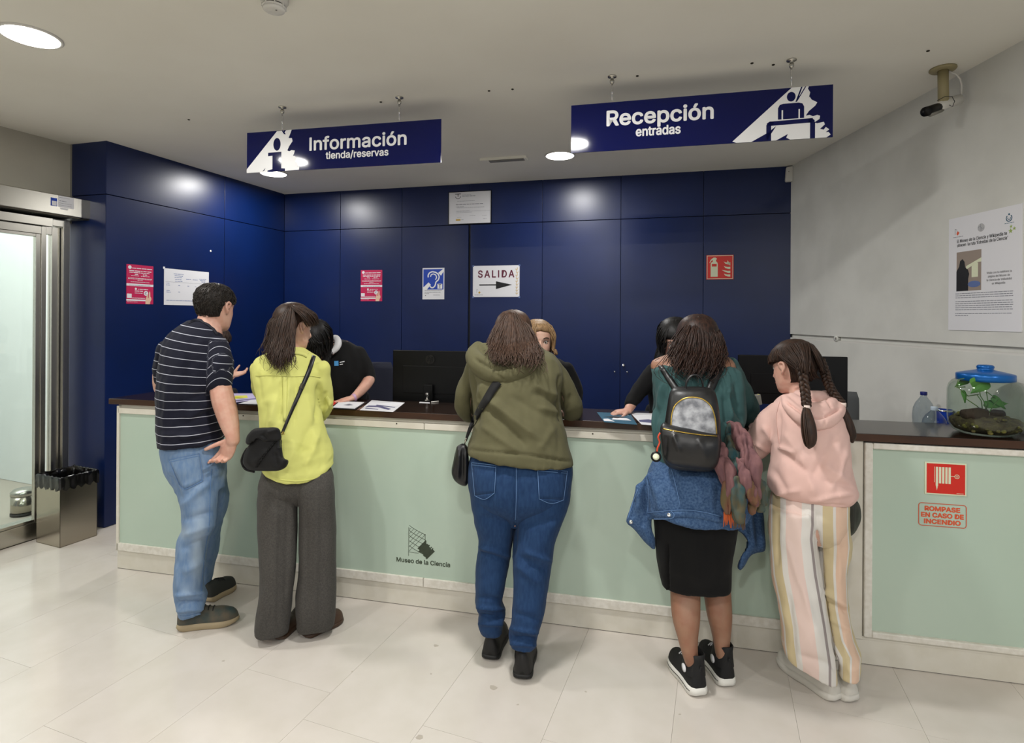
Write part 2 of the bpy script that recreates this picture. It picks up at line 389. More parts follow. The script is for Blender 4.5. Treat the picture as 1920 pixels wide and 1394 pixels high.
dpart('glass_pane', [(-1.3, -.055, .14, 2.16, -.004, .004)], 'clear', 0); dpart('glass_pane', [(-.95, .072, .13, 2.19, -.064, -.056)], 'clear', 0)
hb = dpart('operator_housing', [(-2.3, .256, 2.325, 2.47, -.09, .11)], 'steel', .006)
m = MB(); FD.box(m, -2.29, .25, 2.318, 2.326, -.08, .1); obj('housing_cover', m, 'steel_dark', hb)
fs = Fr(FD.p(0, 0, .1104), dE, Z, nE)
def hs(px): return (onwall(px, 400, FD.p(0, 0, .11), FD.p(1, 0, .11)) - FD.o).dot(dE)
m = MB(); fs.box(m, hs(109), hs(138.5), 2.382, 2.464, 0, .0008); st = obj('sticker', m, 'paper', hb)
q = MB(); r2 = random.Random(3); words(fs, q, hs(111), hs(124), 2.425, .006, .0009, r2); words(fs, q, hs(111), hs(135), 2.41, .003, .0009, r2); words(fs, q, hs(111), hs(135), 2.395, .003, .0009, r2); words(fs, q, hs(111), hs(130), 2.45, .003, .0009, r2)
obj('sticker_print', q, 'grey_print', hb)
m = MB(); fs.box(m, hs(95), hs(107), 2.382, 2.44, 0, .0008); obj('sticker', m, 'pict_blue', hb, label='blue sticker')
m = MB(); fs.box(m, hs(97), hs(106), 2.386, 2.418, .0008, .0012); obj('sticker_print', m, 'paper', hb)
m = MB(); fs.box(m, hs(113), hs(127.5), 2.366, 2.379, 0, .0008); obj('sticker', m, 'paper', hb)

# ------------------------------------------------------------------ reception counter
C0, C1 = Vector((-2.486, 3.541, 0)), Vector((2.372, 2.433, 0)); uc = (C1 - C0).normalized(); ncn = Vector((uc.y, -uc.x, 0))
FC = Fr(C0, uc, Z, ncn); CL = (C1 - C0).length; ZT = 1.075
counter = tag(empty('reception_counter', C0 + uc * 2), 'long white reception counter with pale green glass front panels and dark wood top', 'counter')
def cpart(name, bxs, mt, bev=.002, **k):
    q = MB()
    for b in bxs: FC.box(q, *b)
    return obj(name, q, mt, counter, bevel=bev, **k)
top = cpart('countertop', [(-.05, CL + .02, ZT - .036, ZT, -.37, .02)], 'wood', .003)
cpart('countertop_edge', [(-.05, CL + .02, ZT - .035, ZT - .002, .0195, .0225)], 'wood_edge', 0)
cpart('carcass', [(.0, CL, .0, ZT - .037, -.32, -.02)], 'cream', 0)
cpart('plinth', [(0, CL, .003, .118, -.02, 0)], 'cream', .001)
cpart('plinth_gap', [(0, CL, 0, .003, -.02, -.004)], 'rubber', 0)
cpart('under_rail', [(.0, 4.2, 1.0, ZT - .037, -.02, -.004)], 'cream', 0)
cpart('bottom_rail', [(.002, 2.06, .118, .166, -.02, .012)], 'cream_chip', .003); cpart('bottom_rail', [(2.063, 4.10, .118, .166, -.02, .012)], 'cream_chip', .003)
cpart('top_rail', [(.008, 2.06, .982, 1.018, -.02, .012)], 'cream', .003); cpart('top_rail', [(2.063, 4.10, .982, 1.018, -.02, .012)], 'cream', .003)
cpart('side_post', [(0, .02, .118, 1.03, -.02, .012)], 'cream', .003)
cpart('glass_panel', [(.02, 4.09, .166, .984, -.018, .002)], 'frost', 0)
cpart('corner_post', [(4.09, 4.225, .118, ZT - .037, -.02, .008)], 'cream', .003)
hd = cpart('hose_cabinet_door', [(4.262, CL - .03, .163, 1.005, -.018, .002)], 'frost', 0, label='pale green glass door of the hose cabinet')
for b in ((4.228, 4.262, .135, 1.033, -.02, .02), (4.262, CL, .135, .163, -.02, .02), (4.262, CL, 1.005, 1.033, -.02, .02)):
    q = MB(); FC.box(q, *b); obj('door_frame', q, 'cream_chip', hd, bevel=.005)
cpart('bottom_rail', [(4.225, CL, .118, .133, -.02, .004)], 'cream', 0)
for s in (.45, .92, 1.42, 1.9, 2.55, 2.98, 3.6):
    q = MB(); q.tube([FC.p(s, 1.008, .010), FC.p(s, 1.008, .0135)], .004, 8); obj('screw', q, 'steel_dark', counter, True)
cpart('desk', [(.3, CL - .1, .74, .765, -.88, -.32)], 'plastic_grey', .002); cpart('back_shelf', [(4.1, CL + .15, .87, .89, -.72, -.34)], 'plastic_grey', 0)
cpart('desk_leg', [(.3, .34, 0, .74, -.85, -.36)], 'plastic_grey', 0); cpart('desk_leg', [(2.5, 2.54, 0, .74, -.85, -.36)], 'plastic_grey', 0); cpart('desk_leg', [(4.5, 4.54, 0, .87, -.7, -.36)], 'plastic_grey', 0)
# museum mark on the glass
FG = Fr(FC.p(0, 0, .0024), uc, Z, ncn)
s0, s1 = 1.900, 2.2126
q = text(FG, 'Museo de la Ciencia', s0, .240, .032, .0003, .03, width=s1 - s0); obj('lettering', q, 'logo_print', counter)
q = MB()
lx0, lx1, lz0, lz1 = 1.975, 2.07, .30, .435
for k in range(5):
    FG.line(q, [(lx0 + t * (lx1 - lx0), lz1 + .012 - k * .028 - .045 * t ** .8) for t in [i / 8 for i in range(9)] if True], .0022, 0)
for k in range(6):
    x = lx0 + k * .019; FG.line(q, [(max(lx0, x - .05), lz0 + .002 + .02 * 0), (min(lx1, x + .05), lz1 - .03 - .006 * k)], .0018, 0) if False else None
for k in range(6):
    b = lz0 + .005 + k * .024; FG.line(q, [(lx0, b), (min(lx1, lx0 + (lz1 - b) * .75), min(lz1 - .005, b + (min(lx1, lx0 + (lz1 - b) * .75) - lx0) * 1.05))], .0018, 0)
FG.line(q, [(lx0 - .003, lz1), (lx0 - .004, lz0 - .022)], .0028, 0); FG.line(q, [(lx1 - .002, lz1 - .028), (lx1 - .002, lz0 + .06)], .0025, 0); FG.line(q, [(lx0, lz0), (lx1 - .04, lz0 - .003)], .0018, 0)
obj('logo_net', q, 'logo_print', counter)
q = MB(); r3 = random.Random(8); cxl, czl = 2.072, .318
for k in range(15):
    t = (k - 7) / 7; a = Vector((.7, .72)); b = Vector((.72, -.7)); c = Vector((cxl, czl)) + b * t * .036
    e0 = c - a * (.032 + r3.uniform(-.006, .008)); e1 = c + a * (.032 + r3.uniform(-.006, .008)); FG.line(q, [tuple(e0), tuple(e1)], .0058, 0)
obj('logo_block', q, 'logo_print', counter)
# red hose pictogram and the break-in-case-of-fire sticker on the cabinet door
hp = MB(); FG.box(hp, 4.476, 4.640, .812, .958, 0, .004); hose = tag(obj('hose_sign', hp, 'glow_print', bevel=.001), 'red fire hose reel sign on the green glass cabinet door', 'sign')
hose.parent = None
q = MB(); FG.box(q, 4.483, 4.634, .818, .952, .004, .0046); obj('sign_field', q, 'red_sign', hose)
q = MB(); ox = 4.483
for k in range(5): FG.box(q, ox + .036 + k * .0125, ox + .045 + k * .0125, .864 + (0 if k else -.012), .938, .0046, .005)
FG.line(q, arc(ox + .119, .898, .0088, 0, 360, 18), .0022, .0046); FG.line(q, [(ox + .095, .899), (ox + .111, .899)], .002, .0046); FG.line(q, [(ox + .113, .898), (ox + .125, .898)], .002, .0046); FG.line(q, [(ox + .119, .892), (ox + .119, .904)], .002, .0046)
FG.poly(q, [(ox + .036, .866), (ox + .045, .866), (ox + .043, .845), (ox + .0405, .832), (ox + .038, .845)], .0046); FG.line(q, [(ox + .03, .938), (ox + .03, .868)], .0015, .0046)
FG.box(q, ox + .118, ox + .145, .8215, .8235, .0046, .005)
obj('hose_pictogram', q, 'glow_print', hose)
rs = MB(); aa0, aa1, bb0, bb1, rr_ = 4.4535, 4.641, .668, .770, .012
FG.box(rs, aa0 + .004, aa1 - .004, bb0 + .003, bb1 - .003, 0, .0006); romp = tag(obj('break_glass_sticker', rs, 'frost'), 'transparent sticker reading rompase en caso de incendio on the cabinet door', 'sticker')
q = MB(); out = arc(aa1 - rr_, bb0 + rr_, rr_, -90, 0, 6) + arc(aa1 - rr_, bb1 - rr_, rr_, 0, 90, 6) + arc(aa0 + rr_, bb1 - rr_, rr_, 90, 180, 6) + arc(aa0 + rr_, bb0 + rr_, rr_, 180, 270, 6)
FG.line(q, out + out[:1], .0028, .0006); obj('sticker_border', q, 'orange_print', romp)
q = MB()
for t, b, w in (('ROMPASE', .737, .138), ('EN CASO DE', .708, .166), ('INCENDIO', .679, .142)): merge(q, text(FG, t, (aa0 + aa1) / 2 - w / 2, b, .0265, .0009, .06, width=w))
obj('lettering', q, 'orange_print', romp)
# ------------------------------------------------------------------ hanging signs
def hanger(fr, a, top, parent):
    p = fr.p(a, 0, .012); x, y = p.x, p.y
    h = MB(); h.lathe((x, y, HC), [(.024, 0), (.024, -.005), (.008, -.006), (.009, -.02), (.012, -.022), (.012, -.034), (.004, -.045)], 12)
    o = obj('hanger', h, 'steel', parent, True)
    q = MB(); q.tube([(x - .004, y, HC - .04), (x - .001, y, HC - .09), (x, y, top + .004)], .0022, 5); q.tube([(x + .004, y, HC - .04), (x + .001, y, HC - .075)], .0016, 5); q.lathe((x, y, top + .06), [(.003, .03), (.005, .02), (.005, -.01), (.003, -.02)], 6); obj('wire', q, 'chrome', o, True)
    q = MB(); q.obox(fr.p(a - .008, 0, -.004) + Z * (top - .018), fr.u * .016, fr.n * .018, Z * .03); obj('clip', q, 'plastic_white', o)
def rough_edge(pts): return pts
def sign(a, b, z0, z1, label):
    u = (b - a).normalized(); u.z = 0; n = Vector((u.y, -u.x, 0)); fr = Fr(Vector((a.x, a.y, z0)), u, Z, n); w = (b - a).length
    m = MB(); fr.box(m, 0, w, 0, z1 - z0, -.006, 0); s = tag(obj('hanging_sign', m, 'sign_blue', bevel=.0008), label, 'sign', 'blue hanging signs over the counter')
    return s, fr, w, z1 - z0
a, b = Vector((-1.696, 3.569, 0)), Vector((-.4235, 3.294, 0))
s1, f1, w1, h1 = sign(a, b, 2.512, 2.768, 'blue hanging sign reading Información tienda/reservas with letter i emblem')
kx = w1 / 364; k2 = h1 / 78                                             # sign units
for px in (520, 762): hanger(f1, ((onz(px, 195, HC) - Vector((a.x, a.y, HC))).dot(f1.u)), 2.768, s1)
def S1(zx, zy):                                                        # sign drawing: fractions across and up
    return zx * w1, zy * h1
def tooth(pts): return [S1(*p) for p in pts]
q = MB()
f1.poly(q, tooth([(0, 0), (0, .09), (.165, .985), (.245, 1.0), (.237, .9), (.228, .80), (.246, .795), (.25, .72), (.232, .60), (.222, .50), (.232, .475), (.245, .50), (.262, .485), (.258, .41), (.252, .36), (.262, .35), (.272, .31), (.266, .22), (.276, .19), (.281, .16), (.276, .10), (.287, .085), (.285, .012), (.205, 0)]), .0002, .0004)
obj('emblem_field', q, 'white_print', s1)
q = MB(); cxi, czi = .166, .68
f1.poly(q, [(w1 * .166 + .0255 * c, h1 * .665 + .040 * s) for c, s in arc(0, 0, 1, 0, 360, 24)[:-1]], .0006, .0004)
f1.poly(q, tooth([(.118, .47), (.19, .475), (.19, .07), (.21, .06), (.21, 0), (.115, 0), (.115, .03), (.142, .06), (.142, .39), (.118, .385)]), .0006, .0004)
f1.poly(q, tooth([(.19, 1.0), (.196, 1.0), (.214, .9), (.204, .9)]), .0006, .0004); f1.poly(q, tooth([(.2, 1.0), (.215, 1.0), (.205, .93)]), .0006, .0004)
f1.poly(q, tooth([(.088, .02), (.104, .10), (.097, .03)]), .0006, .0004)
obj('emblem_figure', q, 'sign_blue', s1)
q = text(f1, 'Información', w1 * .342, h1 * .465, .107, .0006, .026, width=w1 * .49); merge(q, text(f1, 'tienda/reservas', w1 * .427, h1 * .235, .058, .0006, .026, width=w1 * .317)); obj('lettering', q, 'white_print', s1)

a, b = Vector((.320, 3.092, 0)), Vector((1.5945, 2.792, 0))
s2, f2, w2, h2 = sign(a, b, 2.511, 2.774, 'blue hanging sign reading Recepción entradas with desk clerk emblem')
for px in (1146, 1474): hanger(f2, ((onz(px, 130, HC) - Vector((a.x, a.y, HC))).dot(f2.u)), 2.774, s2)
T = lambda pts: [(x * w2, y * h2) for x, y in pts]
q = MB()
f2.poly(q, T([(.64, .03), (.655, .0), (.978, .0), (.992, .05), (.985, .10), (.975, .10), (.987, .15), (.975, .20), (.968, .15), (.955, .17), (.972, .25), (.968, .30), (.945, .28), (.935, .3), (.953, .36), (.955, .42), (.945, .44), (.93, .42), (.918, .45), (.905, .44), (.915, .52), (.938, .62), (.945, .68), (.925, .74), (.918, .80), (.915, .78), (.92, .88), (.912, .955), (.915, 1.0), (.855, 1.0)]), .0002, .0004)
obj('emblem_field', q, 'white_print', s2)
q = MB()
f2.poly(q, [(w2 * .853 + .0205 * c, h2 * .825 + .0245 * s) for c, s in arc(0, 0, 1, 0, 360, 20)[:-1]], .0006, .0004)
f2.poly(q, T([(.806, .40), (.806, .62), (.812, .68), (.825, .70), (.88, .70), (.893, .68), (.899, .62), (.899, .40)]), .0006, .0004)
for (p0, p1) in (((.773, .0), (.773, .31)), ((.929, .0), (.929, .31))): f2.line(q, T([p0, p1]), .023, .0006, .0004)
f2.line(q, T([(.775, .33), (.93, .345)]), .022, .0006, .0004)
f2.poly(q, T([(.766, .30), (.766, .34), (.777, .375), (.79, .37), (.79, .3)]), .0006, .0004); f2.poly(q, T([(.936, .30), (.936, .345), (.926, .385), (.914, .38), (.914, .3)]), .0006, .0004)
f2.poly(q, T([(.71, .0), (.77, .16), (.80, .28), (.765, .0)]), .0006, .0004); f2.poly(q, T([(.80, .0), (.842, .11), (.836, .04), (.85, .0)]), .0006, .0004)
f2.poly(q, T([(.888, 1.), (.868, .72), (.874, .72), (.893, 1.)]), .0006, .0004); f2.poly(q, T([(.902, 1.), (.874, .76), (.876, .74), (.906, 1.)]), .0006, .0004)
obj('emblem_figure', q, 'sign_blue', s2)
q = MB(); f2.box(q, w2 * .819, w2 * .824, h2 * .40, h2 * .575, .001, .0014); f2.box(q, w2 * .879, w2 * .884, h2 * .40, h2 * .575, .001, .0014); obj('arm_line', q, 'white_print', s2)
q = text(f2, 'Recepción', w2 * .15, h2 * .52, .108, .0006, .032, width=w2 * .417); merge(q, text(f2, 'entradas', w2 * .268, h2 * .265, .066, .0006, .032, width=w2 * .174)); obj('lettering', q, 'white_print', s2)

# ------------------------------------------------------------------ ceiling fittings
where = ['nearest the entrance door', 'in the corner above the information sign', 'beside the reception sign']
for i, (x, y) in enumerate(LAMPS):
    e = tag(empty('ceiling_lamp', (x, y, HC)), 'round white glowing ceiling lamp ' + where[i], 'lamp', 'round ceiling lamps')
    q = MB(); q.lathe((x, y, HC), [(.124, 0), (.125, -.005), (.120, -.008), (.112, -.008), (.112, -.003), (.0, -.002)], 36, False); obj('rim', q, 'plastic_white', e, True)
    q = MB(); q.lathe((x, y, HC), [(.111, -.003), (.110, -.008), (.09, -.011), (.05, -.013), (.001, -.014)], 36); obj('diffuser', q, 'lamp', e, True)
p = onz(514, -4, HC)
sd = tag(empty('smoke_detector', p), 'white round smoke detector on the ceiling with dark vent slots', 'smoke detector')
q = MB(); q.lathe(p, [(.056, 0), (.056, -.014), (.05, -.022), (.046, -.03)], 32); obj('base', q, 'plastic_white', sd, True)
q = MB(); q.lathe(p, [(.042, -.026), (.040, -.045)], 24); obj('vent_core', q, 'rubber', sd)
for k in range(8):
    a0 = k * 45 + 22; q = MB(); q.obox(p + Vector((.038 * math.cos(math.radians(a0)), .038 * math.sin(math.radians(a0)), -.046)), (.010 * math.cos(math.radians(a0)), .010 * math.sin(math.radians(a0)), 0), (-.005 * math.sin(math.radians(a0)), .005 * math.cos(math.radians(a0)), 0), (0, 0, .02)); obj('rib', q, 'plastic_white', sd)
q = MB(); q.lathe(p, [(.046, -.036), (.047, -.041), (.043, -.044)], 32); obj('collar', q, 'plastic_white', sd, True)
q = MB(); q.lathe(p, [(.044, -.045), (.041, -.052), (.03, -.056), (.0, -.057)], 32); obj('cap', q, 'plastic_white', sd, True)
q = MB(); q.tube([p + Vector((.014, -.012, -.0555)), p + Vector((.014, -.012, -.0585))], .004, 8); obj('indicator', q, 'plastic_grey', sd)
p0, p1 = onz(899, 297.5, HC), onz(986, 291.5, HC); u = (p1 - p0); v = Vector((-u.y, u.x, 0)).normalized() * .07
q = MB(); q.obox(p0 - Z * .02, u, v, Z * .02); fl = tag(obj('ceiling_slot', q, 'ceiling'), 'thin slotted vent strip in the ceiling between the two lamps', 'vent')
q = MB(); q.obox(p0 + u * .2 - Z * .026, u * .75, v * .8, Z * .006); obj('slot_louvre', q, 'plastic_grey', fl)
# surveillance camera on its ceiling post
pc = onz(1768, 128, HC); cc = tag(empty('surveillance_camera', pc), 'beige surveillance camera on a short ceiling post by the concrete wall', 'camera')
M['beige_plastic'] = mat('beige_plastic', (150, 140, 104), .5)
q = MB(); q.lathe(pc, [(.058, 0), (.06, -.008), (.056, -.013), (.02, -.014)], 28); obj('ceiling_plate', q, 'beige_plastic', cc, True)
Yc = pc.y; B = lambda px, py, dy=0: at(px, py, Yc + dy)
q = MB(); q.tube([pc, B(1769, 192)], .024, 16); obj('post', q, 'beige_plastic', cc, True)
q = MB(); q.tube([B(1752, 204), B(1768, 197), B(1800, 186)], [.024, .026, .026], 12); obj('camera_body', q, 'plastic_white', cc, True)
q = MB(); q.tube([B(1734, 210, -.03), B(1742, 208, -.02), B(1762, 200)], [.024, .025, .022], 16); obj('lens', q, 'black_plastic', cc, True)
q = MB(); q.tube([B(1744, 215, -.03), B(1766, 206)], .012, 8); obj('lens_clamp', q, 'plastic_grey', cc, True)
q = MB(); P = [B(1779, 134), B(1792, 139), B(1800, 148), B(1803, 160), B(1802, 178)]; q.tube(P, .0045, 8); obj('cable_conduit', q, 'plastic_white', cc, True)
q = MB(); P = [B(1757, 189, -.03), B(1772, 181, -.04), B(1785, 181, -.04), B(1790, 190, -.04), B(1786, 200, -.04), B(1780, 197, -.03)]; q.tube(P, .0016, 6); obj('cable', q, 'rubber', cc, True)
q = MB(); q.obox(B(1797, 178), (.01, 0, 0), (0, .02, 0), (0, 0, -.045)); obj('rear_bracket', q, 'black_plastic', cc)
# alarm sensor in the corner
dc = FB.p(wl - .055, 0, .0); q = MB(); f = Fr(dc, FB.u, Z, FB.n)
q.prism([f.p(a_, 2.772 + .13 * b_, 0) for a_, b_ in ((.0, .06), (.005, 0), (.058, 0), (.058, 1), (.006, .95))], f.n * .04); sn = tag(obj('alarm_sensor', q, 'plastic_white', bevel=.006), 'small white alarm sensor in the top corner of the blue wall', 'sensor')
q = MB(); q.tube([f.p(.024, 2.856, .039), f.p(.024, 2.856, .042)], .004, 8); obj('indicator', q, 'plastic_grey', sn)

# ------------------------------------------------------------------ sheets and signs on the walls
def plate(name, P, Q, fr, pxy, m, label, cat, th=.0015, group=None):
    (x0, y0), (x1, y1) = pxy; A, Bq = onwall(x0, y0, P, Q), onwall(x1, y1, P, Q)
    a0 = (Vector((A.x, A.y, 0)) - fr.o).dot(fr.u); a1 = (Vector((Bq.x, Bq.y, 0)) - fr.o).dot(fr.u)
    f = Fr(fr.p(a0, Bq.z, 0), fr.u, Z, fr.n); w, h = a1 - a0, A.z - Bq.z
    q = MB(); f.box(q, 0, w, 0, h, .0002, th)
    o = tag(obj(name, q, m), label, cat, group); return o, f, w, h, th
def pinkposter(pxy, P, Q, fr, label):
    o, f, w, h, t = plate('pink_poster', P, Q, fr, pxy, 'pink_sheet', label, 'poster', group='pink information posters'); r = random.Random(5)
    q = MB(); f.box(q, 0, w, h * .455, h * .515, t, t + .0003); f.box(q, 0, w * .72, h * .075, h * .115, t, t + .0003); f.poly(q, [(w * .12 + .045 * w * 1.4 * c, h * .925 + .045 * w * 1.4 * s) for c, s in arc(0, 0, 1, 0, 360, 16)[:-1]], t, .0003)
    f.poly(q, [(w * .72 + .085 * w * c, h * .28 + .085 * w * s) for c, s in arc(0, 0, 1, 0, 360, 18)[:-1]], t, .0003)
    f.poly(q, [(w * .34 + .04 * w * c, h * .385 + .04 * w * s) for c, s in arc(0, 0, 1, 0, 360, 12)[:-1]], t, .0003); f.box(q, w * .02, w * .19, h * .145, h * .255, t, t + .0003)
    obj('white_fields', q, 'paper', o)
    q = MB()
    for a0, a1, b, hh in ((.2, .97, .9, .03), (.1, .92, .83, .032), (.1, .9, .79, .026), (.3, .42, .745, .03), (.6, .78, .745, .03), (.17, .45, .71, .02), (.53, .85, .71, .02), (.06, .95, .65, .018), (.06, .95, .63, .015), (.4, .6, .6, .015), (.15, .85, .555, .016), (.42, .8, .37, .022), (.3, .62, .32, .03), (.3, .62, .27, .022), (.06, .7, .15, .013), (.2, .68, .135, .013), (.03, .4, .045, .014)):
        words(f, q, a0 * w, a1 * w, b * h, hh * h, t, r)
    obj('print_lines', q, 'paper', o)
    q = MB(); f.poly(q, [(w * x, h * y) for x, y in ((.70, .0), (.70, .10), (.74, .2), (.78, .27), (.80, .25), (.79, .17), (.82, .16), (.83, .30), (.86, .345), (.88, .3), (.885, .2), (.92, .17), (.93, .12), (.88, .06), (.87, .0))], t + .0003, .0003); obj('printed_hand', q, 'skin_print', o)
    q = MB(); f.line(q, [(w * (.72 + .035 * c), h * .28 + w * .035 * s) for c, s in arc(0, 0, 1, 40, 300, 10)], .012 * w * 1.6, t + .0003); words(f, q, w * .1, w * .9, h * .47, h * .018, t + .0003, r); obj('dark_print', q, 'grey_print', o)
pinkposter([(237, 495), (287, 571)], L0, L1, FL, 'pink and red information poster on the side wall, left of the white sheet')
pinkposter([(676.7, 507), (716.5, 565)], BL, BR, FB, 'pink and red information poster on the back wall, left of the ear sign')
o, f, w, h, t = plate('timetable_sheet', L0, L1, FL, [(307.5, 503), (391, 574)], 'paper', 'white printed table sheet on the side wall behind the man', 'notice')
r = random.Random(2); q = MB()
for a0, a1, b in ((.2, .42, .86), (.22, .4, .81), (.22, .4, .765), (.23, .39, .71), (.23, .39, .66), (.47, .58, .74), (.62, .73, .735), (.77, .95, .77), (.79, .93, .73), (.82, .92, .69), (.05, .11, .59), (.04, .13, .54), (.3, .34, .545), (.5, .54, .54), (.67, .71, .535), (.05, .12, .395), (.05, .14, .345), (.3, .34, .36), (.05, .95, .12)): words(f, q, a0 * w, a1 * w, b * h, .022 * h, t, r)
obj('print_lines', q, 'blue_print', o); q = MB(); f.box(q, .03 * w, .97 * w, .635 * h, .64 * h, t, t + .0003); obj('rule_line', q, 'grey_print', o)
q = MB(); f.box(q, -.01, .008, h - .006, h + .012, t, t + .0004); obj('tape', q, 'paper', o)
# framed certificate
o, f, w, h, t = plate('framed_certificate', BL, BR, FB, [(842.5, 362), (920.5, 418)], 'paper', 'white certificate in a thin black frame high on the blue wall', 'certificate', .008)
for bx in ((-.006, w + .006, -.006, 0), (-.006, w + .006, h, h + .006), (-.006, 0, 0, h), (w, w + .006, 0, h)):
    q = MB(); f.box(q, *bx, 0, .012); obj('frame_side', q, 'black_plastic', o)
q = MB(); f.line(q, [(w * .15, h * .945), (w * .285, h * .945)], .006, t); f.line(q, [(w * .22, h * .945), (w * .22, h * .86)], .007, t); f.line(q, [(w * .22 + w * .065 * c, h * .885 + w * .065 * s) for c, s in arc(0, 0, 1, 190, 350, 14)], .005, t); obj('emblem', q, 'black_print', o)
q = MB()
for a0, a1, b, hh in ((.32, .55, .9, .018), (.32, .66, .86, .026), (.2, .62, .71, .014), (.17, .85, .60, .03), (.17, .36, .53, .018), (.2, .85, .50, .014), (.18, .5, .40, .012), (.18, .98, .385, .008), (.18, .55, .35, .01), (.2, .3, .2, .012), (.5, .64, .24, .012), (.8, .92, .24, .012), (.3, .36, .12, .016), (.53, .55, .13, .03), (.82, .9, .13, .016)): words(f, q, a0 * w, a1 * w, b * h, hh * h, t, r)
obj('print_lines', q, 'grey_print', o); q = MB(); f.box(q, .17 * w, .28 * w, .1 * h, .15 * h, t, t + .0004); obj('gold_field', q, 'gold_print', o)
# ear sign
o, f, w, h, t = plate('hearing_loop_sign', BL, BR, FB, [(792.5, 503), (833, 561.5)], 'paper', 'blue hearing loop sign with a white ear and letter T', 'sign')
q = MB(); f.box(q, .04 * w, .96 * w, .31 * h, .96 * h, t, t + .0003); obj('blue_field', q, 'pict_blue', o)
q = MB(); f.poly(q, [(w * x, h * y) for x, y in ((.72, .84), (.96, .97), (.96, .88), (.85, .75))], t + .0003); f.poly(q, [(w * x, h * y) for x, y in ((.04, .38), (.28, .54), (.39, .46), (.2, .31), (.04, .31))], t + .0003)
ear = [(w * x, h * y) for x, y in ((.26, .70), (.26, .78), (.33, .85), (.45, .88), (.6, .86), (.72, .8), (.77, .71), (.73, .62), (.62, .55), (.6, .48), (.56, .41), (.47, .365), (.38, .38), (.36, .42))]
f.line(q, ear, .055 * w, t + .0003); f.line(q, [(w * x, h * y) for x, y in ((.37, .72), (.40, .785), (.5, .81), (.61, .775), (.65, .7), (.6, .62))], .045 * w, t + .0003)
f.box(q, .69 * w, .91 * w, .335 * h, .49 * h, t + .0003, t + .0009); obj('ear_symbol', q, 'white_print', o)
q = text(f, 'T', .80 * w, .355 * h, .052, t + .0011, .02, 'CENTER', width=.12 * w); merge(q, words(f, MB(), .1 * w, .9 * w, .27 * h, .018 * h, t, r)); words(f, q, .1 * w, .85 * w, .22 * h, .018 * h, t, r); words(f, q, .1 * w, .3 * w, .175 * h, .018 * h, t, r); words(f, q, .5 * w, .8 * w, .13 * h, .015 * h, t, r); f.box(q, .12 * w, .16 * w, .11 * h, .13 * h, t, t + .0004); obj('print', q, 'black_print', o)
# exit sheet
o, f, w, h, t = plate('exit_sheet', BL, BR, FB, [(887, 499), (974, 557)], 'paper', 'white sheet reading SALIDA with a black arrow pointing to the right', 'sign')
q = text(f, 'SALIDA', .115 * w, .625 * h, .092, t + .0003, .028, width=.77 * w, track=1.25); obj('lettering', q, 'wine_print', o)
q = MB(); f.poly(q, [(w * x, h * y) for x, y in ((.14, .365), (.50, .365), (.50, .25), (.845, .385), (.50, .5), (.50, .405), (.14, .405))], t); obj('arrow', q, 'black_print', o)
q = MB()
for k in range(9):
    b = .08 + k * .095; c = .945 + .01 * math.sin(k * 3); f.line(q, [(w * c, h * b), (w * (c + .028), h * (b + .06))], .003, t); f.line(q, [(w * c, h * b), (w * (c - .03), h * (b + .05))], .003, t); f.line(q, [(w * c, h * b), (w * (.945 + .01 * math.sin((k + 1) * 3)), h * (b + .095))], .004, t)
f.poly(q, [(w * x, h * y) for x, y in ((.115, .14), (.145, .185), (.17, .145), (.14, .10))], t); obj('drawn_twig', q, 'gold_print', o)
q = MB(); words(f, q, .04 * w, .22 * w, .06 * h, .022 * h, t, r); f.line(q, [(w * .085, h * .13), (w * .085, h * .25), (w * .115, h * .22)], .002, t); obj('print_lines', q, 'grey_print', o)
for x, y in ((-.012, .97), (.98, .97), (-.012, -.03), (.98, -.03)):
    q = MB(); f.box(q, x * w, (x + .035) * w, y * h, (y + .05) * h, t, t + .0003); obj('tape', q, 'blue_print', o)
# extinguisher sign
o, f, w, h, t = plate('extinguisher_sign', BL, BR, FB, [(1324.5, 479), (1375.3, 524)], 'red_sign', 'square red fire extinguisher sign on the dark blue wall', 'sign', .003)
q = MB(); f.line(q, [(w * x, h * y) for x, y in ((.03, .03), (.97, .03), (.97, .97), (.03, .97), (.03, .03))], .004, t)
f.poly(q, [(w * x, h * y) for x, y in ((.16, .11), (.42, .11), (.42, .65), (.40, .70), (.36, .74), (.35, .80), (.38, .82), (.38, .87), (.32, .90), (.25, .89), (.16, .81), (.115, .70), (.13, .67), (.18, .76), (.24, .80), (.24, .74), (.18, .69), (.16, .64))], t)
for y0 in (.11, .26, .42, .60):
    s = {.11: 0, .26: -.08, .42: .0, .60: .0}[y0]
    f.poly(q, [(w * x, h * (y0 + y)) for x, y in ((.88, .0), (.80, .005), (.70, .04), (.64 + s, .13), (.70, .10), (.78, .085), (.88, .09))], t)
f.poly(q, [(w * x, h * y) for x, y in ((.88, .57), (.82, .6), (.77, .67), (.775, .78), (.82, .7), (.88, .66))], t)
obj('pictogram', q, 'glow_print', o); q = MB(); f.box(q, w * .20, w * .38, h * .53, h * .64, t + .0006, t + .001); obj('label_field', q, 'red_sign', o)
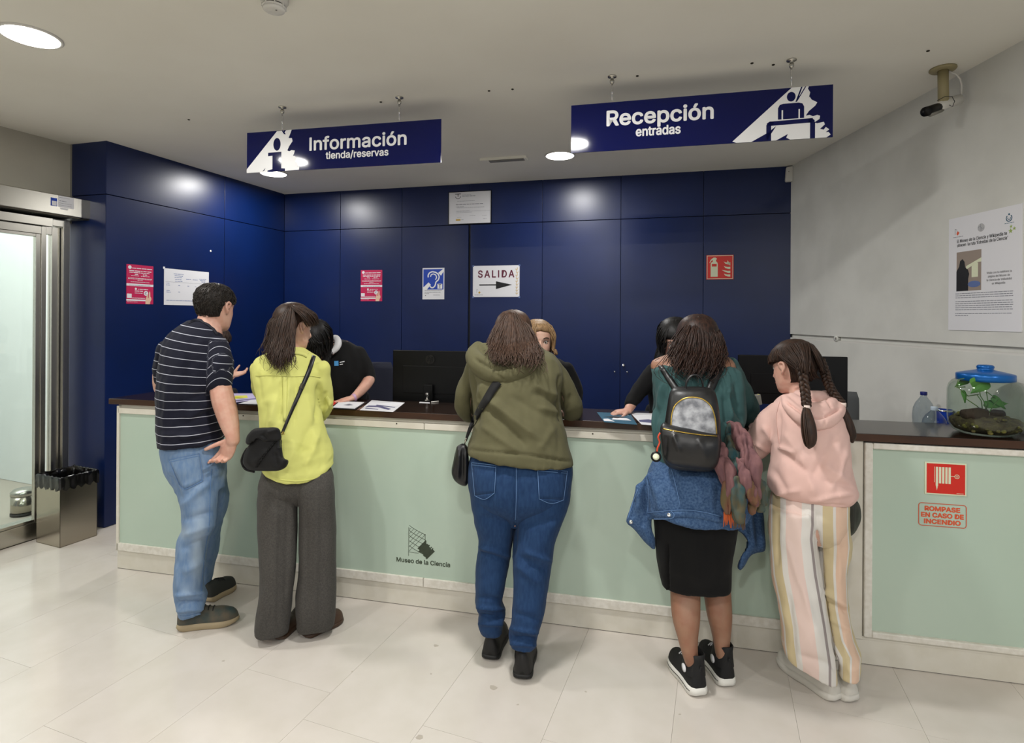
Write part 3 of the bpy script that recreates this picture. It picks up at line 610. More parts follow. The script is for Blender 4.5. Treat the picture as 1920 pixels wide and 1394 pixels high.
# museum poster on the concrete wall
FR = Fr((XR, 0, 0), (0, -1, 0), Z, (-1, 0, 0)); RP, RQ = Vector((XR, 4.0, 0)), Vector((XR, 2.5, 0))
o, f, w, h, t = plate('museum_poster', RP, RQ, FR, [(1781, 412), (1917, 623)], 'paper', 'white museum route poster with a photo on the concrete wall', 'poster', .005)
h_ = h
q = text(f, 'El Museo de la Ciencia y Wikipedia te', .13 * w, .775 * h, .022, t + .0003, .016, width=.69 * w); merge(q, text(f, "ofrecen  la ruta 'Estrellas de la Ciencia'", .13 * w, .738 * h, .022, t + .0003, .016, width=.70 * w))
for i, (tx, a0, a1) in enumerate((('Visita con tu teléfono la', .56, .88), ('página del Museo de', .58, .86), ('la Ciencia de Valladolid', .56, .88), ('en Wikipedia', .63, .80))): merge(q, text(f, tx, a0 * w, (.475 - .03 * i) * h, .0145, t + .0003, .0, width=(a1 - a0) * w))
obj('lettering', q, 'black_print', o)
q = MB()
for b in (.32, .302, .284, .25, .232, .214, .196, .178, .145, .127): words(f, q, .11 * w, (.9 if b not in (.127,) else .3) * w, b * h, .009 * h, t, r)
obj('print_lines', q, 'grey_print', o)
q = MB(); f.box(q, .125 * w, .485 * w, .345 * h, .69 * h, t, t + .0003); ph = obj('photo', q, mat('photo_hall', (150, 136, 124), .4), o)
q = MB(); f.poly(q, [(w * x, h * y) for x, y in ((.125, .345), (.30, .345), (.30, .45), (.315, .49), (.295, .53), (.255, .55), (.245, .60), (.215, .625), (.18, .61), (.165, .56), (.125, .52))], t + .0003); obj('photo_figure', q, 'black_print', o)
q = MB(); f.poly(q, [(w * (.385 + .09 * c), h * (.40 + .028 * s)) for c, s in arc(0, 0, 1, 0, 360, 18)[:-1]], t + .0003); obj('photo_table', q, 'blue_print', o)
q = MB(); f.poly(q, [(w * x, h * y) for x, y in ((.27, .56), (.485, .62), (.485, .585), (.44, .585), (.27, .53))], t + .0003); f.box(q, .35 * w, .44 * w, .46 * h, .58 * h, t + .0003, t + .0006); obj('photo_wall', q, 'glow_print', o)
q = MB(); f.line(q, [(w * .845 + .035 * w * c, h * .905 + .035 * w * s) for c, s in arc(0, 0, 1, 130, 410, 16)], .010 * w, t); f.line(q, [(w * .845 + .017 * w * c, h * .905 + .017 * w * s) for c, s in arc(0, 0, 1, 150, 390, 10)], .007 * w, t); f.poly(q, [(w * .845 + .011 * w * c, h * .935 + .011 * w * s) for c, s in arc(0, 0, 1, 0, 360, 10)[:-1]], t); words(f, q, .79 * w, .905 * w, .863 * h, .007 * h, t, r); obj('round_logo', q, 'teal_print', o)
q = MB(); f.poly(q, [(w * .48 + .048 * w * c, h * .872 + .048 * w * s) for c, s in arc(0, 0, 1, 0, 360, 18)[:-1]], t); gl = obj('globe_logo', q, mat('globe_print', (176, 176, 178), .5), o)
q = MB(); f.line(q, [(w * (.44 + .08 * i / 6), h * (.872 + .012 * math.sin(i))) for i in range(7)], .003 * w, t + .0006); f.line(q, [(w * .48, h * .845), (w * .475, h * .9)], .003 * w, t + .0006); obj('globe_lines', q, 'grey_print', o)
q = MB(); f.poly(q, [(w * x, h * y) for x, y in ((.12, .855), (.14, .88), (.165, .862), (.14, .84))], t); obj('museum_logo', q, 'orange_print', o); q = MB(); words(f, q, .07 * w, .22 * w, .825 * h, .008 * h, t, r); f.line(q, [(w * .10, h * .85), (w * .10, h * .9), (w * .13, h * .89)], .002, t); obj('museum_logo_lines', q, 'grey_print', o)
q = MB()
for cx_, cy_, rr in ((.865, .80, .03), (.91, .815, .022), (.87, .835, .02)):
    f.poly(q, [(w * cx_ + w * rr * (1 if i % 2 == 0 else .45) * math.cos(math.radians(90 + 36 * i)), h * cy_ + w * rr * (1 if i % 2 == 0 else .45) * math.sin(math.radians(90 + 36 * i))) for i in range(10)], t)
obj('stars', q, 'green_print', o)
# ------------------------------------------------------------------ papers lying on the countertop
def sheet(pts, m, label, name='paper_sheet', cat='paper', z=ZT + .0004, th=.0008, curl=0):
    P = [onz(x, y, z) for x, y in pts]; q = MB(); q.prism(P, (0, 0, th)); o = tag(obj(name, q, m), label, cat, 'papers on the countertop'); return o, P
def on(P, u, v): return P[0] * (1 - u) * (1 - v) + P[1] * u * (1 - v) + P[2] * u * v + P[3] * (1 - u) * v
def ink(parent, P, polys, m, name='print', dz=.001):
    q = MB()
    for pl in polys: q.prism([on(P, u, v) + Z * dz for u, v in pl], (0, 0, .0003))
    obj(name, q, m, parent)
M['lilac'] = mat('lilac', (186, 176, 214), .4); M['yellow_print'] = mat('yellow_print', (214, 210, 70), .4); M['red_paper'] = mat('red_paper', (206, 44, 40), .4); M['map_ink'] = mat('map_ink', (84, 84, 120), .5)
o, P = sheet([(420, 758), (497, 748), (484, 738), (426, 738)], 'lilac', 'lilac and yellow brochure on the counter behind the man')
ink(o, P, [[(.25, .35), (.6, .35), (.6, .7), (.25, .7)]], 'yellow_print'); ink(o, P, [[(.05, .1), (.95, .1), (.95, .2), (.05, .2)]], 'map_ink')
o, P = sheet([(447, 757.5), (500, 759.5), (500, 749.5), (470, 751)], 'paper', 'white folded leaflet between the man and the woman in yellow', z=ZT + .002)
o, P = sheet([(610, 764), (622, 766), (641, 752.5), (618, 751.5)], 'red_paper', 'red sheet on the counter beside the woman in yellow')
o, P = sheet([(618, 766.5), (666, 769), (689, 754), (636, 751.5)], 'black_print', 'white sheet in a dark folder on the counter', z=ZT + .002)
q = MB(); q.prism([on(P, u, v) + Z * .001 for u, v in ((.06, .1), (.93, .1), (.93, .9), (.06, .9))], (0, 0, .0005)); obj('white_page', q, 'paper', o); ink(o, P, [[(.35, .45), (.55, .4), (.7, .5), (.5, .62)]], 'grey_print', dz=.0018)
o, P = sheet([(674.5, 769.5), (737, 773), (759, 755.5), (697, 751)], 'paper', 'creased white map sheet on the counter beside the dark folder', z=ZT + .001)
ink(o, P, [[(.05, .3), (.4, .35), (.8, .15), (.85, .25), (.45, .5), (.1, .45)], [(.3, .5), (.9, .4), (.9, .46), (.3, .58)], [(.1, .15), (.5, .12), (.5, .18), (.1, .22)]], 'map_ink')
o, P = sheet([(1133, 792), (1195, 797), (1181, 775.5), (1119, 773.5)], 'teal_print', 'dark blue picture brochure on the counter in front of the clerk')
ink(o, P, [[(.02, .1), (.35, .12), (.2, .35), (.04, .3)], [(.3, .3), (.9, .3), (.8, .5), (.4, .5)], [(.5, .75), (.92, .78), (.92, .9), (.5, .87)]], 'paper'); ink(o, P, [[(.1, .5), (.5, .45), (.8, .6), (.4, .62)]], 'black_print', dz=.0012)
o, P = sheet([(1203, 796.5), (1262, 801), (1240, 776.5), (1181, 774)], 'paper', 'white map sheet half under the woman with the backpack')
ink(o, P, [[(.02, .2), (.6, .15), (.9, .3), (.4, .45), (.05, .35)]], 'map_ink')
o, P = sheet([(786, 756), (806, 757), (806, 755), (787, 754)], 'paper', 'small white slip in front of the monitor with the round mark', 'paper_slip')
q = MB(); c = onz(800, 752, ZT) + Vector((0, .02, 0)); q.lathe(c, [(.018, 0), (.018, .004), (.006, .008), (.006, .03), (.012, .034), (.012, .046), (.004, .05)], 14); tag(obj('desk_stamp', q, 'chrome', smooth=True), 'small shiny stamp standing on the counter before the monitor', 'stamp')
q = MB(); c = onz(818, 755.5, ZT); q.tube([c + Vector((-.03, 0, .004)), c + Vector((.01, .03, .004))], .004, 8); tag(obj('pen', q, 'plastic_white', smooth=True), 'white pen lying on the counter before the monitor', 'pen')
# ------------------------------------------------------------------ monitors
def monitor(px0, px1, py0, py1, Y, label, stand_px, tilt=0, mark=None):
    a, b = at(px0, py0, Y), at(px1, py0, Y - .228 * (px1 - px0) * Y / F); z1 = a.z; z0 = at(px0, py1, Y).z
    u = (b - a); u.z = 0; w = u.length; u.normalize(); f = Fr(Vector((a.x, a.y, 0)), u, Z, Vector((u.y, -u.x, 0)))
    e = tag(empty('computer_monitor', f.p(w / 2, .765, -.05)), label, 'monitor', 'black monitors behind the counter')
    q = MB(); f.box(q, 0, w, z0, z1, -.018, 0); obj('screen_panel', q, 'black_plastic', e, bevel=.004)
    q = MB(); f.box(q, .012, w - .012, z0 + .02, z1 - .012, -.0195, -.018); obj('screen_glass', q, 'rubber', e)
    q = MB(); f.box(q, w * .12, w * .88, z0 + .06, z1 - .1, 0, .004); obj('rear_housing', q, 'black_plastic', e, bevel=.002)
    sx = (at(stand_px, 700, Y) - f.o).dot(f.u)
    q = MB(); f.box(q, sx - .03, sx + .03, .77, z0 + .12, .016, .032); obj('stand', q, 'black_plastic', e, bevel=.003)
    q = MB(); f.box(q, sx - .12, sx + .12, .766, .776, -.1, .08); obj('base', q, 'black_plastic', e, bevel=.003)
    return e, f, w, z0, z1
e, f, w, z0, z1 = monitor(736.5, 905, 656.5, 753, 3.66, 'black monitor with round maker mark on its back, behind the woman in green', 812)
M['mark_grey'] = mat('mark_grey', (40, 38, 38), .25, .6)
lc = (at(813, 673, 3.66) - f.o).dot(f.u), at(813, 673, 3.66).z
q = MB(); f.poly(q, [(lc[0] + .031 * c, lc[1] + .031 * s) for c, s in arc(0, 0, 1, 0, 360, 28)[:-1]], .0042); k = obj('round_mark', q, 'mark_grey', e)
q = MB(); f.line(q, [(lc[0] - .006, lc[1] + .031), (lc[0] - .019, lc[1] - .012)], .005, .005); f.line(q, [(lc[0] - .012, lc[1] + .012), (lc[0] - .002, lc[1] + .012), (lc[0] - .0095, lc[1] - .013)], .005, .005); f.line(q, [(lc[0] + .010, lc[1] + .013), (lc[0] - .003, lc[1] - .031)], .005, .005); f.line(q, [(lc[0] + .009, lc[1] + .013), (lc[0] + .019, lc[1] + .013), (lc[0] + .013, lc[1] - .012), (lc[0] + .003, lc[1] - .012)], .005, .005); obj('mark_letters', q, 'black_plastic', e)
e, f, w, z0, z1 = monitor(1384, 1590, 665.5, 756, 3.12, 'black monitor behind the girl in pink', 1490)
# ------------------------------------------------------------------ office chairs behind the counter
def chair(px0, px1, py0, py1, Y, label, mt):
    a, b = at(px0, py1, Y), at(px1, py1, Y); zt = at(px0, py0, Y).z; zb = at(px0, py1, Y).z; cx = (a.x + b.x) / 2; w = abs(b.x - a.x)
    e = tag(empty('office_chair', (cx, Y, 0)), label, 'chair', 'office chairs behind the counter')
    q = MB(); n = 12; R = []
    for i in range(9):
        t = i / 8; z = zb - .12 + (zt - zb + .12) * t; hw = w / 2 * (1 if t < .8 else math.sqrt(max(.02, 1 - ((t - .8) / .2) ** 2 * .35)))
        R.append([Vector((cx + hw * math.cos(2 * math.pi * j / 20), Y + .03 * math.sin(2 * math.pi * j / 20) * (1 - .3 * abs(math.cos(2 * math.pi * j / 20))), z)) for j in range(20)])
    q.rings(R); obj('backrest', q, mt, e, True)
    q = MB(); q.lathe((cx, Y + .22, .47), [(.0, 0), (.2, .0), (.235, .03), (.22, .07), (.0, .085)], 24); obj('seat', q, mt, e, True)
    q = MB(); q.tube([(cx, Y + .02, zb - .05), (cx, Y + .01, .6), (cx, Y + .06, .45), (cx, Y + .2, .44)], .022, 8); obj('back_bracket', q, 'black_plastic', e, True)
    q = MB(); q.tube([(cx, Y + .22, .47), (cx, Y + .22, .08)], .028, 10); obj('gas_column', q, 'steel_dark', e, True)
    for k in range(5):
        an = k * 72 * math.pi / 180; d = Vector((math.cos(an), math.sin(an), 0)); c = Vector((cx, Y + .22, .1)); q = MB(); q.tube([c, c + d * .28 - Z * .03], [.024, .016], 8); lg = obj('leg', q, 'black_plastic', e, True)
        q = MB(); q.ball(c + d * .28 + Vector((0, 0, -.068)), .032, 10, 6); obj('caster', q, 'black_plastic', lg, True)
M['navy_fabric'] = mat('navy_fabric', (20, 24, 44), .8, bump=(400, .2, .0006)); M['grey_fabric'] = mat('grey_fabric', (92, 94, 96), .8, bump=(400, .2, .0006))
chair(686, 738, 679.5, 750, 4.25, 'dark navy office chair beside the bending clerk', 'navy_fabric')
chair(1558, 1611, 735, 800, 3.45, 'grey office chair back beside the concrete wall', 'grey_fabric')
# small reader with a yellow edge beside the right-hand monitor
c = at(1416, 748, 2.98); q = MB(); q.obox(c + Vector((-.03, 0, -.05)), (.065, -.01, .02), (0, .03, 0), (-.01, 0, .055)); o = tag(obj('card_reader', q, 'plastic_grey', bevel=.003), 'small grey card reader by the monitor next to the girl', 'card reader')
q = MB(); q.obox(c + Vector((.024, -.004, -.03)), (.008, 0, .003), (0, .003, 0), (-.012, 0, .052)); obj('yellow_edge', q, 'yellow_print', o)
# ------------------------------------------------------------------ bottles, tumbler and plant jar at the wall end
M['pet'] = glass_mat('pet', (226, 232, 236)); M['cap_blue'] = mat('cap_blue', (28, 36, 110), .35); M['cap_clear'] = mat('cap_clear', (190, 205, 220), .3); M['label_red'] = mat('label_red', (176, 40, 44), .5); M['tumbler_blue'] = mat('tumbler_blue', (18, 60, 170), .3)
M['jar_glass'] = glass_mat('jar_glass', (232, 240, 234)); M['lid_blue'] = mat('lid_blue', (12, 96, 172), .28, .4); M['leaf'] = mat('leaf', (66, 120, 44), .45, var=(8, (92, 148, 60), .8)); M['stem'] = mat('stem', (84, 116, 60), .5); M['soil'] = mat('soil', (44, 34, 24), .9, bump=(60, .8, .01), var=(30, (84, 76, 44), .9)); M['moss'] = mat('moss', (116, 112, 50), .9, var=(60, (70, 60, 34), .9)); M['bark'] = mat('bark', (52, 38, 28), .8, bump=(40, .6, .006))
def bottle(px, pyt, Y, R, zb, label, capm, lab):
    t = at(px, pyt, Y); H = t.z - zb; c = (t.x, t.y, zb); e = tag(empty('water_bottle', c), label, 'bottle', 'plastic water bottles at the wall end')
    pr = [(.0, .004), (R * .8, 0), (R, .02)] + [(R * (1 - .03 * (k % 2)), .03 + k * .018) for k in range(int((H * .5) / .018))]
    z = pr[-1][1]; pr += [(R, z + .02), (R * 1.0, H * .62), (R * .93, H * .72), (R * .72, H * .81), (R * .42, H * .88), (R * .3, H * .91), (.014, H - .02), (.013, H - .002)]
    q = MB(); q.lathe(c, pr, 28, False); obj('bottle_body', q, 'pet', e, True)
    q = MB(); q.lathe((c[0], c[1], zb + H - .02), [(.0155, 0), (.0165, .002), (.0165, .016), (.0155, .019), (0, .0195)], 20); obj('cap', q, capm, e, True)
    if lab:
        q = MB(); q.lathe((c[0], c[1], zb + H * .6), [(R + .0006, -.05), (R + .0006, -.002)], 28, False); lb = obj('label', q, 'paper', e, True); q = MB(); q.lathe((c[0], c[1], zb + H * .6), [(R + .0012, -.014), (R + .0012, -.004)], 28, False); obj('label_band', q, 'label_red', lb, True)
bottle(1732, 734.5, 3.07, .052, .891, 'tall clear water bottle with dark blue cap behind the counter end', 'cap_blue', False)
bottle(1752, 762.5, 2.945, .056, .891, 'shorter clear water bottle with pale cap and red label', 'cap_clear', True)
c = at(1771, 768, 3.02); q = MB(); q.lathe((c.x, c.y, .891), [(.03, 0), (.036, c.z - .891)], 20, False); q.lathe((c.x, c.y, .891), [(.0, .002), (.03, .0)], 20, False); tb = tag(obj('tumbler', q, 'tumbler_blue', smooth=True), 'blue metal tumbler between the bottles and the plant jar', 'cup'); q = MB(); q.lathe((c.x, c.y, c.z), [(.0365, -.01), (.0375, 0), (.034, 0)], 20, False); obj('rim', q, 'chrome', tb, True)
jc = Vector((2.203, 2.605, ZT)); jar = tag(empty('plant_jar', jc), 'big round glass jar terrarium with blue lid and green pothos plant', 'terrarium')
zr = lambda py: at(1841, py, 2.62).z - ZT
q = MB(); q.lathe(jc, [(.0, .002), (.095, 0), (.12, .012), (.138, .04), (.142, .075), (.142, .20), (.136, .225), (.122, .243), (.105, .253)], 44, False); obj('jar_glass', q, 'jar_glass', jar, True)
q = MB(); zl = zr(713); q.lathe(jc, [(.100, zl - .002), (.110, zl), (.110, zl + .028), (.107, zl + .032), (.075, zl + .040), (.048, zl + .046), (.034, zl + .050), (.030, zl + .053), (.033, zl + .060), (.033, zl + .066), (.027, zl + .072), (.0, zl + .073)], 44); obj('lid', q, 'lid_blue', jar, True)
r = random.Random(11); q = MB(); R = []
for i, (rr, zz) in enumerate(((.0, .010), (.09, .008), (.115, .018), (.131, .042), (.134, .062), (.12, .072), (.07, .078), (.0, .08))):
    R.append([jc + Vector((rr * math.cos(j * math.pi / 16), rr * math.sin(j * math.pi / 16), zz + (.006 * r.uniform(-1, 1) if i > 4 else 0))) for j in range(32)])
q.rings(R[1:], True); obj('soil', q, 'soil', jar, True)
for k in range(26):
    an = r.uniform(0, 6.28); rd = r.uniform(.04, .118); q = MB(); s = r.uniform(.007, .015); q.ball(jc + Vector((rd * math.cos(an), rd * math.sin(an), .075 + r.uniform(-.01, .008))), (s, s * 1.2, s * .7), 7, 5); obj('moss_clump' if k % 2 else 'pebble', q, 'moss' if k % 3 else 'soil', jar, True)
for k in range(22):
    an = r.uniform(3.3, 6.1); s = r.uniform(.006, .012); q = MB(); zz = r.uniform(.02, .06); q.ball(jc + Vector(((.118 + zz * .2) * math.cos(an), (.118 + zz * .2) * math.sin(an), zz)), (s, s, s * .8), 7, 5); obj('pebble', q, 'moss', jar, True)
def J(px, py, dy=0): return at(px, py, 2.60 + dy)
q = MB(); q.tube([J(1806, 777, -.02), J(1835, 775, -.02), J(1850, 778, -.03)], [.022, .026, .024], 10); obj('bark_piece', q, 'bark', jar, True); q = MB(); q.tube([J(1862, 776, .02), J(1880, 777, .02)], [.02, .018], 8); obj('bark_piece', q, 'bark', jar, True)
def leaf(tip, base, wid, nrm=(0, -1, .2), name='leaf'):
    tip, base = Vector(tip), Vector(base); d = tip - base; n = Vector(nrm).normalized(); s = d.cross(n).normalized(); q = MB(); vs = []; fs = []
    pr = [(0, .0), (-.04, .28), (.06, .47), (.25, .52), (.5, .42), (.75, .24), (.92, .08), (1, 0)]
    for i, (t, ww) in enumerate(pr):
        c = base + d * t + n * (.008 * math.sin(t * 3))
        vs += [c + s * ww * wid * 2 - n * .004, c + n * .004, c - s * ww * wid * 2 - n * .004]
    for i in range(len(pr) - 1):
        a = i * 3; fs += [(a, a + 1, a + 4, a + 3), (a + 1, a + 2, a + 5, a + 4)]
    q.add(vs, fs); obj(name, q, 'leaf', jar, True)
leaf(J(1832, 737, -.04), J(1834, 708, -.05), .040, (0, -1, .9)); leaf(J(1820, 738, -.05), J(1852, 716, -.05), .026, (0, -1, .5))
leaf(J(1809, 756, -.02), J(1806, 733, -.02), .011, (-.1, -1, .1)); leaf(J(1890, 757, .01), J(1855, 758, .01), .020, (.1, -1, .3)); leaf(J(1885, 768, .0), J(1862, 745, .0), .018, (0, -1, .2)); leaf(J(1870, 765, -.01), J(1846, 757, -.01), .016, (0, -1, .3)); leaf(J(1790, 726, .05), J(1815, 712, .05), .016, (0, -1, .8))
for pts in ([(1850, 778), (1846, 755), (1838, 742), (1834, 712)], [(1848, 778), (1832, 762), (1811, 748)], [(1846, 776), (1853, 758), (1850, 738), (1842, 716)], [(1852, 778), (1862, 762), (1872, 750)], [(1835, 740), (1815, 743), (1806, 735), (1793, 724), (1797, 712), (1808, 710)], [(1793, 727), (1810, 726)], [(1866, 747), (1850, 735)], [(1843, 776), (1840, 752), (1832, 741)]):
    q = MB(); q.tube([J(x, y, -.01 - .01 * i) for i, (x, y) in enumerate(pts)], .0022, 6); obj('stem', q, 'stem', jar, True)
# ------------------------------------------------------------------ steel bin with a black liner, second bin out on the porch
b0, b1, b2 = Vector((-3.09, 3.838, 0)), Vector((-3.0, 4.061, 0)), Vector((-3.335, 3.937, 0))
ub, vb = (b1 - b0), (b2 - b0); vb = Vector((-ub.y, ub.x, 0)).normalized() * vb.length; ZB = .478
bn = tag(empty('waste_bin', b0 + ub / 2 + vb / 2), 'square brushed steel waste bin with black liner by the entrance door', 'bin')
def wallq(mb, k0, z0, z1, t):
    c = b0 + ub / 2 + vb / 2; k = k0
    for s, a_, b_ in ((b0, ub, vb), (b0 + vb, ub, -vb), (b0, vb, ub), (b0 + ub, vb, -ub)):
        o = c + (s - c) * k; mb.obox(o + Z * z0, a_ * k, b_.normalized() * t, Z * (z1 - z0))
q = MB(); wallq(q, 1, .0, ZB, .004); q.obox(b0 + Z * .002, ub, vb, Z * .004); obj('bin_body', q, 'steel_brushed', bn)
M['liner'] = mat('liner', (8, 8, 9), .22, spec=.6)
def crumple(me, amp, sc, seed=0):
    n = len(me.vertices); co = np.empty(n * 3); me.vertices.foreach_get('co', co); co = co.reshape(-1, 3); nm = np.empty(n * 3); me.vertices.foreach_get('normal', nm); nm = nm.reshape(-1, 3)
    rs_ = np.random.RandomState(seed); h = np.zeros(n)
    for k in range(9):
        d = rs_.normal(size=3) * sc * (1 + .5 * k); h += np.sin(co @ d + rs_.uniform(0, 6.28)) / (1 + .4 * k)
    co += nm * (amp * h)[:, None] * .5; me.vertices.foreach_set('co', co.ravel()); me.update(); return me
q = MB(); c = b0 + ub / 2 + vb / 2; n = 72; R = []
def per(t, k, z):
    s = t * 4 % 4; i = int(s); fr_ = s - i; cs = [b0, b0 + ub, b0 + ub + vb, b0 + vb]; p_ = cs[i] * (1 - fr_) + cs[(i + 1) % 4] * fr_; p_ = c + (p_ - c) * k; return Vector((p_.x, p_.y, z))
for k, z in ((1.035, ZB - .085), (1.045, ZB - .06), (1.04, ZB - .03), (1.04, ZB - .005), (1.02, ZB + .006), (.985, ZB + .004), (.95, ZB - .03), (.92, ZB - .1), (.88, ZB - .25), (.6, .1)):
    R.append([per(j / n, k, z + (.012 * math.sin(j * 1.7) if z == ZB - .085 else .004 * math.sin(j * 2.3))) for j in range(n)])
q.rings(R, False); me = crumple(q.mesh('liner'), .004, 60, 3); obj('bin_liner', me, 'liner', bn, True)
# round pedal bin seen through the door glass
pb = onz(47, 978, .0) ; pb = FE.p((Vector((pb.x, pb.y, 0)) - FE.o).dot(dE) - .0, 0, -.42)
p2 = Vector(ray(44, 960)); tt = (-.55 - (Vector((0, 0, 0)) - FE.o).dot(nE)) / p2.dot(nE); pb = Vector((p2.x * tt, p2.y * tt, 0))
hb2 = at(47, 917, pb.y).z; rb = 19 * pb.y / F
pb_e = tag(empty('pedal_bin', pb), 'round steel bin standing outside behind the entrance door glass', 'bin')
q = MB(); q.lathe(pb, [(rb, 0), (rb, hb2 - .05)], 32); obj('bin_body', q, 'steel_brushed', pb_e, True); q = MB(); q.lathe(pb, [(rb * 1.02, hb2 - .048), (rb * 1.02, hb2 - .02), (rb * .8, hb2), (0, hb2 + .004)], 32); obj('lid', q, 'steel', pb_e, True); q = MB(); q.lathe(pb, [(rb * 1.03, 0), (rb * 1.03, .02)], 32); obj('base_ring', q, 'rubber', pb_e, True)
# ------------------------------------------------------------------ people: building tools
def cr(P, sub):
    """Catmull-Rom through rows of numbers"""
    P = [np.array(p, float) for p in P]; out = []
    for i in range(len(P) - 1):
        p0 = P[max(i - 1, 0)]; p1 = P[i]; p2 = P[i + 1]; p3 = P[min(i + 2, len(P) - 1)]
        for k in range(sub):
            t = k / sub; out.append(.5 * (2 * p1 + (p2 - p0) * t + (2 * p0 - 5 * p1 + 4 * p2 - p3) * t * t + (3 * p1 - p0 - 3 * p2 + p3) * t ** 3))
    out.append(P[-1]); return out
def ringrow(py, xl, xr, Y, hd, tilt=0, n=32, ex=2.25, k=1.0):
    c = at((xl + xr) / 2, py, Y); a = math.atan2(c.x, c.y); e1 = Vector((math.cos(a), -math.sin(a), 0)); e2 = Vector((math.sin(a), math.cos(a), 0))
    hw = (xr - xl) / 2 * Y * math.cos(a) / F * k; hd = hd * k; R = []
    for j in range(n):
        t = 2 * math.pi * j / n; x = math.copysign(abs(math.cos(t)) ** (2 / ex), math.cos(t)); y = math.copysign(abs(math.sin(t)) ** (2 / ex), math.sin(t))
        R.append(c + e1 * hw * x + e2 * hd * y - Z * (tilt * Y / F * x * .5))
    return R
def rowsloft(mb, rows, sub=3, k=1.0, n=32, ex=2.25):
    rows = [tuple(r) + (0,) * (6 - len(r)) for r in rows]
    return mb.rings([ringrow(*r, n=n, ex=ex, k=k) for r in cr(rows, sub)])
def tubepx(mb, pts, sub=3, k=1.0, n=14, flat=None, up=None):
    pts = cr(pts, sub); P = [at(a, b, Y) for a, b, Y, r in pts]; R = [max(.5, r) * Y / F * k for a, b, Y, r in pts]
    t0 = (P[0] - P[1]).normalized(); t1 = (P[-1] - P[-2]).normalized()
    P = [P[0] + t0 * R[0] * .7, P[0] + t0 * R[0] * .4] + P + [P[-1] + t1 * R[-1] * .4, P[-1] + t1 * R[-1] * .7]; R = [R[0] * .5, R[0] * .85] + R + [R[-1] * .85, R[-1] * .5]
    return mb.tube(P, R, n, True, flat, up)
def co_no(me):
    n = len(me.vertices); co = np.empty(n * 3); me.vertices.foreach_get('co', co); nm = np.empty(n * 3); me.vertices.foreach_get('normal', nm); return co.reshape(-1, 3), nm.reshape(-1, 3)
def setco(me, co): me.vertices.foreach_set('co', co.ravel()); me.update()
def folds(me, F_, noise=0, nsc=(14, 14, 9), seed=0, side='view'):
    """creases in the cloth: (x0, y0, x1, y1, width, height) on the side turned to the room"""
    co, nm = co_no(me); px = topx(co); v = co - np.array([0, 0, EYE]); face = np.clip(-(nm * v).sum(1) / np.linalg.norm(v, axis=1) * 2 + .2, 0, 1); h = np.zeros(len(co))
    for x0, y0, x1, y1, w, amp in F_:
        d = np.array([x1 - x0, y1 - y0]); L = np.linalg.norm(d); t = ((px - [x0, y0]) @ d) / L ** 2; tc = np.clip(t, 0, 1)
        dist = np.linalg.norm(px - np.array([x0, y0]) - tc[:, None] * d, axis=1)
        h += 1.9 * amp * np.exp(-(dist / (w * .85)) ** 1.6) * np.clip(np.minimum(t, 1 - t) * 4 + .35, 0, 1)
    h *= face
    if noise:
        rs_ = np.random.RandomState(seed); q = np.zeros(len(co))
        for k in range(10):
            d = rs_.normal(size=3) * np.array(nsc) * (1 + .35 * k); q += np.sin(co @ d + rs_.uniform(0, 6.28) + 1.2 * np.sin(co @ (rs_.normal(size=3) * 9))) / (1 + .5 * k)
        h += noise * q * .75
        q = np.zeros(len(co))
        for k in range(8):
            d = rs_.normal(size=3) * np.array(nsc) * 3.2; q += np.sin(co @ d + rs_.uniform(0, 6.28) + 2 * np.sin(co @ (rs_.normal(size=3) * 22)))
        h += noise * .2 * q
    setco(me, co + nm * h[:, None]); return me
def bvh_of(me, off=None):
    return BVHTree.FromPolygons([tuple(v.co) for v in me.vertices], [tuple(p.vertices) for p in me.polygons])
def hit(bv, px, py, fallY):
    d = ray(px, py).normalized(); h = bv.ray_cast(EYEV, d)
    return h[0] if h[0] is not None else at(px, py, fallY)
def patch(bv, pts, nx, ny, off, fallY, th=.002, mb=None):
    """a thin piece of cloth lying on a garment; pts = four corners seen from the room"""
    mb = mb or MB(); tl, tr, br, bl = [np.array(p, float) for p in pts]; top = []; bot = []
    for j in range(ny + 1):
        for i in range(nx + 1):
            u, v = i / nx, j / ny; p = tl * (1 - u) * (1 - v) + tr * u * (1 - v) + br * u * v + bl * (1 - u) * v
            h = hit(bv, p[0], p[1], fallY); d = (EYEV - h).normalized(); top.append(h + d * off); bot.append(h + d * (off - th))
    W_ = nx + 1; fs = []; n = len(top)
    for j in range(ny):
        for i in range(nx): a = j * W_ + i; fs += [(a, a + W_, a + W_ + 1, a + 1), (n + a, n + a + 1, n + a + W_ + 1, n + a + W_)]
    edge = [i for i in range(nx)] + [j * W_ + nx for j in range(ny)] + [ny * W_ + nx - i for i in range(nx)] + [(ny - j) * W_ for j in range(ny)]
    for a, b in zip(edge, edge[1:] + edge[:1]): fs.append((a, b, b + n, a + n))
    return mb.add(top + bot, fs)
